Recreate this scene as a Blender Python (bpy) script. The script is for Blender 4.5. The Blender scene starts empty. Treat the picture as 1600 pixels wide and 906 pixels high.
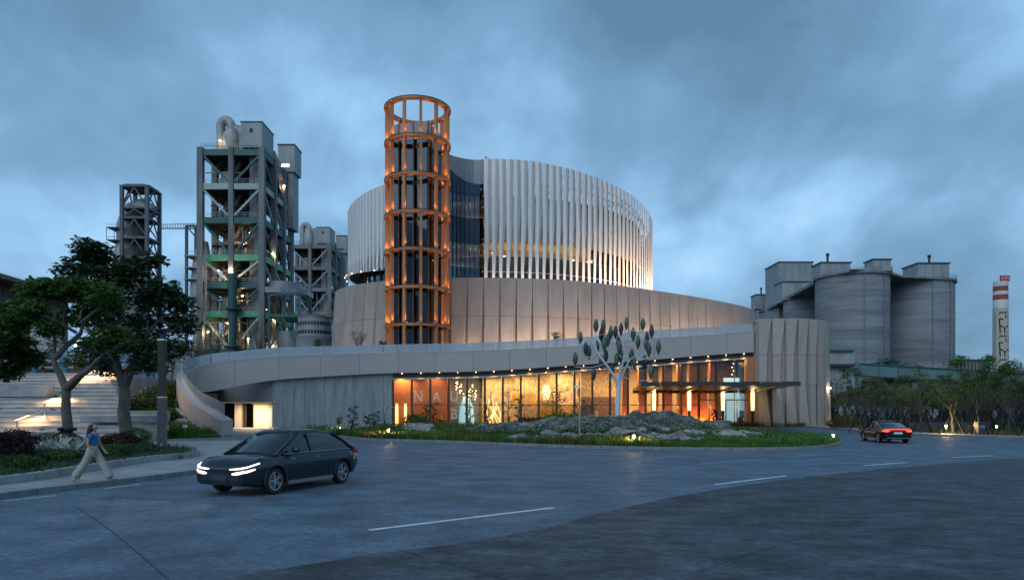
import bpy, bmesh, math, random
import numpy as np
from mathutils import Vector, Matrix, noise
sc = bpy.context.scene
COL = sc.collection
PI = math.pi
R = math.radians
rnd = random.Random(7)

# ------------------------------------------------------------------ camera
F_PX, HOR, EYE = 1070.0, 640.0, 2.2       # focal length and horizon of the 1600x906 photograph, eye height
cam = bpy.data.cameras.new("camera"); cam_o = bpy.data.objects.new("camera", cam); COL.objects.link(cam_o)
cam.sensor_width = 36; cam.lens = F_PX / 1600 * 36
cam.shift_y = (HOR - 453) / 1600
cam.clip_start = 0.1; cam.clip_end = 6000
cam_o.location = (0, 0, EYE); cam_o.rotation_euler = (R(90), 0, 0)
sc.camera = cam_o
def P(px, py, d):                           # a pixel of the survey photograph at distance d -> world point
    return Vector(((px - 800) / F_PX * d, d, EYE + (HOR - py) / F_PX * d))
def X(px, d): return (px - 800) / F_PX * d

# ------------------------------------------------------------------ sky, sun, exposure
SUN_EL, SUN_AZ = R(38), R(205)              # soft bright overcast behind the camera, to the left
world = bpy.data.worlds.new("World"); sc.world = world; world.use_nodes = True
nt = world.node_tree; nt.nodes.clear()
def wn(t, **k):
    n = nt.nodes.new(t)
    for a, b in k.items(): setattr(n, a, b)
    return n
out = wn('ShaderNodeOutputWorld'); bg = wn('ShaderNodeBackground'); bg.inputs[1].default_value = 0.138
sky = wn('ShaderNodeTexSky'); sky.sky_type = 'NISHITA'; sky.sun_disc = False
sky.sun_elevation = SUN_EL; sky.sun_rotation = SUN_AZ; sky.air_density = 2.0; sky.ozone_density = 6.0
tc = wn('ShaderNodeTexCoord'); sx = wn('ShaderNodeSeparateXYZ'); nt.links.new(tc.outputs['Generated'], sx.inputs[0])
def m(op, a, b=None, clamp=False):
    n = wn('ShaderNodeMath', operation=op); n.use_clamp = clamp
    for i, v in enumerate((a, b)):
        if v is None: continue
        if isinstance(v, (int, float)): n.inputs[i].default_value = v
        else: nt.links.new(v, n.inputs[i])
    return n.outputs[0]
zz = m('MAXIMUM', sx.outputs[2], 0.0)
den = m('ADD', zz, 0.50)
cmb = wn('ShaderNodeCombineXYZ')
nt.links.new(m('DIVIDE', sx.outputs[0], den), cmb.inputs[0]); nt.links.new(m('DIVIDE', sx.outputs[1], den), cmb.inputs[1])
def wnoise(scale, detail, rough, dist, off):
    mp = wn('ShaderNodeMapping'); nt.links.new(cmb.outputs[0], mp.inputs[0]); mp.inputs['Location'].default_value = off
    mp.inputs['Scale'].default_value = (1.25, 1.0, 1); mp.inputs['Rotation'].default_value = (0, 0, 0.25)
    n = wn('ShaderNodeTexNoise'); nt.links.new(mp.outputs[0], n.inputs['Vector'])
    n.inputs['Scale'].default_value = scale; n.inputs['Detail'].default_value = detail
    n.inputs['Roughness'].default_value = rough; n.inputs['Distortion'].default_value = dist
    return n.outputs['Fac']
big = wnoise(1.5, 4, .5, .15, (1.7, 7.9, 0)); fine = wnoise(4.2, 7, .56, .25, (7.7, 2.4, 0))
v = m('ADD', m('MULTIPLY', big, 0.68), m('MULTIPLY', fine, 0.32))
v = m('ADD', m('SUBTRACT', v, m('MULTIPLY', m('ABSOLUTE', m('SUBTRACT', zz, 0.25)), 0.44)), 0.02)
ramp = wn('ShaderNodeValToRGB'); nt.links.new(v, ramp.inputs[0])
cr = ramp.color_ramp
cr.elements[0].position = 0.30; cr.elements[0].color = (0.085, 0.175, 0.275, 1)
cr.elements[1].position = 0.68; cr.elements[1].color = (0.45, 0.645, 0.84, 1)
e = cr.elements.new(0.45); e.color = (0.145, 0.288, 0.450, 1)
e = cr.elements.new(0.56); e.color = (0.255, 0.455, 0.680, 1)
sc10 = wn('ShaderNodeVectorMath', operation='SCALE'); nt.links.new(ramp.outputs[0], sc10.inputs[0]); sc10.inputs['Scale'].default_value = 10.0
mixs = wn('ShaderNodeMixRGB'); mixs.inputs[0].default_value = 0.96
nt.links.new(sky.outputs[0], mixs.inputs[1]); nt.links.new(sc10.outputs[0], mixs.inputs[2])
nt.links.new(mixs.outputs[0], bg.inputs[0]); nt.links.new(bg.outputs[0], out.inputs[0])
sun = bpy.data.lights.new("sun", 'SUN'); sun.energy = 1.1; sun.angle = R(50); sun.color = (0.82, 0.91, 1.0)
sun_o = bpy.data.objects.new("sun", sun); COL.objects.link(sun_o)
sun_o.rotation_euler = (R(90) - SUN_EL, 0, R(-25)) 
sc.view_settings.view_transform = 'Standard'; sc.view_settings.look = 'None'
sc.view_settings.exposure = 0.0; sc.view_settings.gamma = 1.0
sc.cycles.use_denoising = True
sc.cycles.max_bounces = 6; sc.cycles.diffuse_bounces = 2; sc.cycles.glossy_bounces = 3
sc.cycles.transparent_max_bounces = 14; sc.cycles.transmission_bounces = 4
sc.cycles.sample_clamp_indirect = 4.0; sc.cycles.caustics_reflective = False; sc.cycles.caustics_refractive = False

# ------------------------------------------------------------------ materials
def _mat(name):
    mt = bpy.data.materials.new(name); mt.use_nodes = True
    t = mt.node_tree; b = t.nodes['Principled BSDF']
    return mt, t, b
def lk(t, a, b): t.links.new(a, b)
def texco(t, kind, scale):
    if kind == 'world':
        g = t.nodes.new('ShaderNodeNewGeometry'); src = g.outputs['Position']
    else:
        src = t.nodes.new('ShaderNodeTexCoord').outputs['Object']
    mp = t.nodes.new('ShaderNodeMapping'); lk(t, src, mp.inputs[0]); mp.inputs['Scale'].default_value = scale
    return mp.outputs[0]
def mat(name, col, rough=.6, metal=0, var=.12, scale=1.0, stretch=(1, 1, 1), bump=.0, bscale=20, coord='obj', rvar=.06, spec=.5, island=0.0, dirt=None, dscale=.3, damt=.6, grain=0.0, gscale=40):
    mt, t, b = _mat(name)
    nz = t.nodes.new('ShaderNodeTexNoise'); nz.inputs['Scale'].default_value = scale; nz.inputs['Detail'].default_value = 6
    nz.inputs['Roughness'].default_value = .62
    co = texco(t, coord, stretch); lk(t, co, nz.inputs['Vector'])
    rp = t.nodes.new('ShaderNodeMapRange'); lk(t, nz.outputs['Fac'], rp.inputs[0])
    rp.inputs[1].default_value = .34; rp.inputs[2].default_value = .66
    rp.inputs[3].default_value = 1 - var; rp.inputs[4].default_value = 1 + var
    val = rp.outputs[0]
    oi = t.nodes.new('ShaderNodeObjectInfo')
    r2 = t.nodes.new('ShaderNodeMapRange'); lk(t, oi.outputs['Random'], r2.inputs[0]); r2.inputs[3].default_value = 1 - rvar; r2.inputs[4].default_value = 1 + rvar
    mu = t.nodes.new('ShaderNodeMath'); mu.operation = 'MULTIPLY'; lk(t, val, mu.inputs[0]); lk(t, r2.outputs[0], mu.inputs[1]); val = mu.outputs[0]
    if island:
        g = t.nodes.new('ShaderNodeNewGeometry'); r3 = t.nodes.new('ShaderNodeMapRange'); lk(t, g.outputs['Random Per Island'], r3.inputs[0])
        r3.inputs[3].default_value = 1 - island; r3.inputs[4].default_value = 1 + island
        mu = t.nodes.new('ShaderNodeMath'); mu.operation = 'MULTIPLY'; lk(t, val, mu.inputs[0]); lk(t, r3.outputs[0], mu.inputs[1]); val = mu.outputs[0]
    vm = t.nodes.new('ShaderNodeVectorMath'); vm.operation = 'SCALE'; vm.inputs[0].default_value = col[:3]; lk(t, val, vm.inputs['Scale'])
    res = vm.outputs[0]
    if grain:
        ng = t.nodes.new('ShaderNodeTexNoise'); ng.inputs['Scale'].default_value = gscale; ng.inputs['Detail'].default_value = 3; lk(t, co, ng.inputs['Vector'])
        rg = t.nodes.new('ShaderNodeMapRange'); lk(t, ng.outputs['Fac'], rg.inputs[0]); rg.inputs[1].default_value = .35; rg.inputs[2].default_value = .65; rg.inputs[3].default_value = 1 - grain; rg.inputs[4].default_value = 1 + grain
        vg = t.nodes.new('ShaderNodeVectorMath'); vg.operation = 'SCALE'; lk(t, res, vg.inputs[0]); lk(t, rg.outputs[0], vg.inputs['Scale']); res = vg.outputs[0]
    if dirt:
        n3 = t.nodes.new('ShaderNodeTexNoise'); n3.inputs['Scale'].default_value = dscale; n3.inputs['Detail'].default_value = 8; n3.inputs['Roughness'].default_value = .7
        lk(t, co, n3.inputs['Vector'])
        r4 = t.nodes.new('ShaderNodeMapRange'); lk(t, n3.outputs['Fac'], r4.inputs[0]); r4.inputs[1].default_value = .48; r4.inputs[2].default_value = .68; r4.inputs[4].default_value = damt
        mx = t.nodes.new('ShaderNodeMixRGB'); lk(t, r4.outputs[0], mx.inputs[0]); lk(t, res, mx.inputs[1]); mx.inputs[2].default_value = (*dirt, 1); res = mx.outputs[0]
    lk(t, res, b.inputs['Base Color'])
    b.inputs['Roughness'].default_value = rough; b.inputs['Metallic'].default_value = metal
    b.inputs['Specular IOR Level'].default_value = spec
    if bump:
        n2 = t.nodes.new('ShaderNodeTexNoise'); n2.inputs['Scale'].default_value = bscale; n2.inputs['Detail'].default_value = 4; lk(t, co, n2.inputs['Vector'])
        bp = t.nodes.new('ShaderNodeBump'); bp.inputs['Strength'].default_value = bump; bp.inputs['Distance'].default_value = .05
        lk(t, n2.outputs['Fac'], bp.inputs['Height']); lk(t, bp.outputs[0], b.inputs['Normal'])
    return mt
def emit(name, col, strength):
    mt, t, b = _mat(name)
    b.inputs['Base Color'].default_value = (*[min(1, c) for c in col], 1)
    b.inputs['Emission Color'].default_value = (*col, 1); b.inputs['Emission Strength'].default_value = strength
    return mt
def glass(name, tint, gloss=(0.6, 0.75, 0.9), fac=1.0, base=0.0, rough=.02):
    mt, t, b = _mat(name); t.nodes.remove(b)
    tr = t.nodes.new('ShaderNodeBsdfTransparent'); tr.inputs[0].default_value = (*tint, 1)
    gl = t.nodes.new('ShaderNodeBsdfGlossy'); gl.inputs['Color'].default_value = (*gloss, 1); gl.inputs['Roughness'].default_value = rough
    fr = t.nodes.new('ShaderNodeFresnel'); fr.inputs['IOR'].default_value = 1.5
    ma = t.nodes.new('ShaderNodeMath'); ma.operation = 'MULTIPLY_ADD'; lk(t, fr.outputs[0], ma.inputs[0]); ma.inputs[1].default_value = fac; ma.inputs[2].default_value = base
    ma.use_clamp = True
    mx = t.nodes.new('ShaderNodeMixShader'); lk(t, ma.outputs[0], mx.inputs[0]); lk(t, tr.outputs[0], mx.inputs[1]); lk(t, gl.outputs[0], mx.inputs[2])
    lk(t, mx.outputs[0], t.nodes['Material Output'].inputs[0])
    return mt
def film(name, col):
    mt, t, b = _mat(name); b.inputs['Base Color'].default_value = (*col, 1); b.inputs['Roughness'].default_value = .7
    tl = t.nodes.new('ShaderNodeBsdfTranslucent'); tl.inputs[0].default_value = (*col, 1)
    mx = t.nodes.new('ShaderNodeMixShader'); mx.inputs[0].default_value = .6; lk(t, b.outputs[0], mx.inputs[1]); lk(t, tl.outputs[0], mx.inputs[2])
    lk(t, mx.outputs[0], t.nodes['Material Output'].inputs[0]); return mt
def sheen_glass(name):  # glass with diffuse white mixed in to stand for bright reflections
    mt = glass(name, (.60, .66, .70), gloss=(.92, .95, 1), base=.20, fac=1.5, rough=.16); t = mt.node_tree
    old = [n for n in t.nodes if n.type == 'MIX_SHADER'][0]; df = t.nodes.new('ShaderNodeBsdfDiffuse'); df.inputs[0].default_value = (.66, .67, .68, 1)
    mx = t.nodes.new('ShaderNodeMixShader'); mx.inputs[0].default_value = .30; lk(t, old.outputs[0], mx.inputs[1]); lk(t, df.outputs[0], mx.inputs[2]); lk(t, mx.outputs[0], t.nodes['Material Output'].inputs[0]); return mt
def leafmat(name, col, hue=.25, trans=.35):
    mt, t, b = _mat(name)
    g = t.nodes.new('ShaderNodeNewGeometry')
    rp = t.nodes.new('ShaderNodeValToRGB'); lk(t, g.outputs['Random Per Island'], rp.inputs[0])
    c = np.array(col)
    rp.color_ramp.elements[0].color = (*(c * (1 - hue * 1.5)), 1)
    rp.color_ramp.elements[1].color = (*(c * np.array([1 + hue * 2.2, 1 + hue * 1.4, 1 + hue * .5])), 1)
    e = rp.color_ramp.elements.new(.5); e.color = (*c, 1)
    nz = t.nodes.new('ShaderNodeTexNoise'); nz.inputs['Scale'].default_value = .9; nz.inputs['Detail'].default_value = 3
    lk(t, texco(t, 'obj', (1, 1, 1)), nz.inputs['Vector'])
    r2 = t.nodes.new('ShaderNodeMapRange'); lk(t, nz.outputs['Fac'], r2.inputs[0]); r2.inputs[1].default_value = .3; r2.inputs[2].default_value = .7; r2.inputs[3].default_value = .6; r2.inputs[4].default_value = 1.4
    oi = t.nodes.new('ShaderNodeObjectInfo'); r3 = t.nodes.new('ShaderNodeMapRange'); lk(t, oi.outputs['Random'], r3.inputs[0]); r3.inputs[3].default_value = .75; r3.inputs[4].default_value = 1.25
    mu = t.nodes.new('ShaderNodeMath'); mu.operation = 'MULTIPLY'; lk(t, r2.outputs[0], mu.inputs[0]); lk(t, r3.outputs[0], mu.inputs[1])
    vm = t.nodes.new('ShaderNodeVectorMath'); vm.operation = 'SCALE'; lk(t, rp.outputs[0], vm.inputs[0]); lk(t, mu.outputs[0], vm.inputs['Scale'])
    lk(t, vm.outputs[0], b.inputs['Base Color']); b.inputs['Roughness'].default_value = .45; b.inputs['Specular IOR Level'].default_value = .35
    if trans:
        tl = t.nodes.new('ShaderNodeBsdfTranslucent'); lk(t, vm.outputs[0], tl.inputs[0])
        mx = t.nodes.new('ShaderNodeMixShader'); mx.inputs[0].default_value = trans; lk(t, b.outputs[0], mx.inputs[1]); lk(t, tl.outputs[0], mx.inputs[2])
        lk(t, mx.outputs[0], t.nodes['Material Output'].inputs[0])
    return mt

# ------------------------------------------------------------------ mesh builder and object helpers
WLOC = {}
class MB:
    def __init__(s): s.v = []; s.f = []; s.mi = []; s.k = 0
    def add(s, vs, fs):
        b = len(s.v); s.v += [(p[0], p[1], p[2]) for p in vs]
        s.f += [tuple(i + b for i in f) for f in fs]; s.mi += [s.k] * len(fs); return s
    def hexa(s, c):                                   # 8 corners: bottom 4 ccw, top 4 ccw
        return s.add(c, [(3, 2, 1, 0), (4, 5, 6, 7), (0, 1, 5, 4), (1, 2, 6, 5), (2, 3, 7, 6), (3, 0, 4, 7)])
    def box(s, x0, x1, y0, y1, z0, z1):
        return s.hexa([(x0, y0, z0), (x1, y0, z0), (x1, y1, z0), (x0, y1, z0), (x0, y0, z1), (x1, y0, z1), (x1, y1, z1), (x0, y1, z1)])
    def rbox(s, c, sz, rz=0.0):
        M = Matrix.Translation(c) @ Matrix.Rotation(rz, 4, 'Z'); a, b, h = sz[0] / 2, sz[1] / 2, sz[2] / 2
        return s.hexa([M @ Vector(q) for q in ((-a, -b, -h), (a, -b, -h), (a, b, -h), (-a, b, -h), (-a, -b, h), (a, -b, h), (a, b, h), (-a, b, h))])
    def bar(s, p, q, w, h=None):
        p = Vector(p); q = Vector(q); h = h or w; d = q - p
        if d.length < 1e-6: return s
        d.normalize(); up = Vector((0, 0, 1)) if abs(d.z) < .95 else Vector((0, 1, 0))
        a = d.cross(up).normalized() * w / 2; b = d.cross(a).normalized() * h / 2
        return s.hexa([p - a - b, p + a - b, p + a + b, p - a + b, q - a - b, q + a - b, q + a + b, q - a + b])
    def tube(s, pts, rad, n=8, cap=True):
        pts = [Vector(p) for p in pts]; k = len(pts)
        if not hasattr(rad, '__len__'): rad = [rad] * k
        base = len(s.v); pa = None; rings = []
        for i in range(k):
            d = (pts[min(i + 1, k - 1)] - pts[max(i - 1, 0)]).normalized()
            if pa is None:
                pa = d.cross(Vector((0, 0, 1)))
                if pa.length < .05: pa = d.cross(Vector((0, 1, 0)))
            pa = (pa - d * pa.dot(d)).normalized(); pb = d.cross(pa)
            rings.append([pts[i] + (pa * math.cos(2 * PI * j / n) + pb * math.sin(2 * PI * j / n)) * rad[i] for j in range(n)])
        vs = [p for r in rings for p in r]; fs = []
        for i in range(k - 1):
            for j in range(n):
                fs.append((i * n + j, i * n + (j + 1) % n, (i + 1) * n + (j + 1) % n, (i + 1) * n + j))
        if cap: fs.append(tuple(range(n - 1, -1, -1))); fs.append(tuple((k - 1) * n + j for j in range(n)))
        return s.add(vs, fs)
    def lathe(s, prof, n=24, c=(0, 0, 0), a0=0.0, a1=2 * PI, cap=True):
        full = abs(a1 - a0 - 2 * PI) < 1e-6; k = n if full else n + 1; vs = []; fs = []
        for (r, z) in prof:
            for j in range(k):
                a = a0 + (a1 - a0) * j / n; vs.append((c[0] + r * math.cos(a), c[1] + r * math.sin(a), c[2] + z))
        for i in range(len(prof) - 1):
            for j in range(n):
                j2 = (j + 1) % k; fs.append((i * k + j, i * k + j2, (i + 1) * k + j2, (i + 1) * k + j))
        if cap and full:
            if prof[0][0] > 1e-4: fs.append(tuple(range(k - 1, -1, -1)))
            if prof[-1][0] > 1e-4: fs.append(tuple((len(prof) - 1) * k + j for j in range(k)))
        return s.add(vs, fs)
    def prism(s, poly, z0, z1):
        n = len(poly); f0 = z0 if callable(z0) else (lambda x, y: z0); f1 = z1 if callable(z1) else (lambda x, y: z1)
        vs = [(p[0], p[1], f0(*p[:2])) for p in poly] + [(p[0], p[1], f1(*p[:2])) for p in poly]
        fs = [tuple(range(n - 1, -1, -1)), tuple(range(n, 2 * n))] + [(i, (i + 1) % n, n + (i + 1) % n, n + i) for i in range(n)]
        return s.add(vs, fs)
    def ribbon(s, path, z0, z1, t, closed=False):      # upright wall along path; thickness t to the left of travel
        n = len(path); nm = normals(path, closed)
        z0 = z0 if hasattr(z0, '__len__') else [z0] * n; z1 = z1 if hasattr(z1, '__len__') else [z1] * n
        vs = []
        for i in range(n):
            x, y = path[i][0], path[i][1]; a, b = nm[i]
            vs += [(x, y, z0[i]), (x + a * t, y + b * t, z0[i]), (x + a * t, y + b * t, z1[i]), (x, y, z1[i])]
        fs = []
        for i in range(n if closed else n - 1):
            o, q = 4 * i, 4 * ((i + 1) % n)
            fs += [(o + k, q + k, q + (k + 1) % 4, o + (k + 1) % 4) for k in range(4)]
        if not closed: fs += [(3, 2, 1, 0), tuple(4 * (n - 1) + k for k in range(4))]
        return s.add(vs, fs)
    def merge(s, o): return s.add(o.v, o.f)
    def xf(s, M):
        s.v = [tuple(M @ Vector(p)) for p in s.v]; return s
    def mesh(s, name, mats, smooth=False, fix=True):
        me = bpy.data.meshes.new(name); me.from_pydata(s.v, [], s.f)
        for mm in (mats if isinstance(mats, (list, tuple)) else [mats]): me.materials.append(mm)
        if isinstance(mats, (list, tuple)) and len(mats) > 1: me.polygons.foreach_set('material_index', s.mi)
        if fix and len(s.f) < 40000:
            bm = bmesh.new(); bm.from_mesh(me); bmesh.ops.recalc_face_normals(bm, faces=bm.faces); bm.to_mesh(me); bm.free()
        if smooth:
            me.polygons.foreach_set('use_smooth', [True] * len(me.polygons))
            if smooth != 'all': me.set_sharp_from_angle(angle=R(smooth if smooth > 1 else 40))
        me.update(); return me
    def build(s, name, mats, parent=None, smooth=False, loc=None, fix=True):
        if parent is not None:
            w = WLOC.get(parent.name, Vector())
            if w.length: s.v = [(a - w.x, b - w.y, c - w.z) for a, b, c in s.v]
        elif loc is not None:
            w = Vector(loc); s.v = [(a - w.x, b - w.y, c - w.z) for a, b, c in s.v]
        o = bpy.data.objects.new(name, s.mesh(name, mats, smooth, fix)); COL.objects.link(o)
        if parent is not None: o.parent = parent; WLOC[o.name] = WLOC.get(parent.name, Vector()).copy()
        elif loc is not None: o.location = loc; WLOC[o.name] = Vector(loc)
        return o
def normals(path, closed=False):
    n = len(path); r = []
    for i in range(n):
        a = path[(i - 1) % n] if closed else path[max(i - 1, 0)]; b = path[(i + 1) % n] if closed else path[min(i + 1, n - 1)]
        dx, dy = b[0] - a[0], b[1] - a[1]; l = math.hypot(dx, dy) or 1; r.append((-dy / l, dx / l))
    return r
def spline(pts, per=8):                               # Catmull-Rom through points of any dimension
    pts = [np.array(p, float) for p in pts]; n = len(pts); res = []
    for i in range(n - 1):
        p0, p1, p2, p3 = pts[max(i - 1, 0)], pts[i], pts[i + 1], pts[min(i + 2, n - 1)]
        for k in range(per):
            t = k / per
            res.append(.5 * ((2 * p1) + (p2 - p0) * t + (2 * p0 - 5 * p1 + 4 * p2 - p3) * t * t + (-p0 + 3 * p1 - 3 * p2 + p3) * t ** 3))
    res.append(pts[-1]); return res
def resample(pts, step=None, n=None):
    pts = [np.array(p, float) for p in pts]; L = [0]
    for a, b in zip(pts, pts[1:]): L.append(L[-1] + math.hypot(*(b - a)[:2]))
    if n is None: n = max(1, round(L[-1] / step))
    res = []; j = 0
    for i in range(n + 1):
        s = L[-1] * i / n
        while j < len(L) - 2 and L[j + 1] < s: j += 1
        t = (s - L[j]) / max(1e-9, L[j + 1] - L[j]); res.append(pts[j] * (1 - t) + pts[j + 1] * t)
    return res
def tag(o, label=None, cat=None, group=None, kind=None):
    if label: o['label'] = label
    if cat: o['category'] = cat
    if group: o['group'] = group
    if kind: o['kind'] = kind
    return o
def thing(name, label, cat, loc=(0, 0, 0), group=None):
    o = bpy.data.objects.new(name, None); COL.objects.link(o); o.location = loc; WLOC[o.name] = Vector(loc)
    o.empty_display_size = .5
    return tag(o, label, cat, group)
def share(name, me, parent=None, loc=(0, 0, 0), rz=0.0, M=None):  # an object that shares mesh data
    o = bpy.data.objects.new(name, me); COL.objects.link(o)
    if parent is not None:
        o.parent = parent; w = WLOC.get(parent.name, Vector()); WLOC[o.name] = w.copy()
        if M is not None: o.matrix_basis = Matrix.Translation(-w) @ M; return o
        o.location = Vector(loc) - w
    else:
        if M is not None: o.matrix_basis = M; return o
        o.location = loc
    o.rotation_euler = (0, 0, rz); return o
def copy_tree(o, parent=None):
    c = o.copy(); COL.objects.link(c)
    if parent is not None: c.parent = parent
    for ch in list(o.children): copy_tree(ch, c)
    return c
def lamp(name, loc, energy, col, kind='POINT', size=.1, rot=None, parent=None, spot=None, blend=.5, aim=None, sy=None):
    key = "%s_%s_%s_%s_%s" % (name[:18], kind, energy, size, spot) + "_%d_%s" % (col[2] * 100, sy); l = bpy.data.lights.get(key)
    if l is None:
        l = bpy.data.lights.new(key, kind); l.energy = energy; l.color = col
        if kind == 'AREA':
            l.size = size
            if sy: l.shape = 'RECTANGLE'; l.size_y = sy
        else: l.shadow_soft_size = size
        if kind == 'SPOT': l.spot_size = R(spot or 60); l.spot_blend = blend
    o = bpy.data.objects.new(name, l); COL.objects.link(o)
    w = Vector()
    if parent is not None: o.parent = parent; w = WLOC.get(parent.name, Vector())
    o.location = Vector(loc) - w
    if aim is not None: o.rotation_euler = (Vector(aim) - Vector(loc)).to_track_quat('-Z', 'Y').to_euler()
    elif rot is not None: o.rotation_euler = rot
    return o
WARM = (1.0, .66, .27); ORANGE = (1.0, .42, .10); WHITEW = (1.0, .80, .55)

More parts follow.
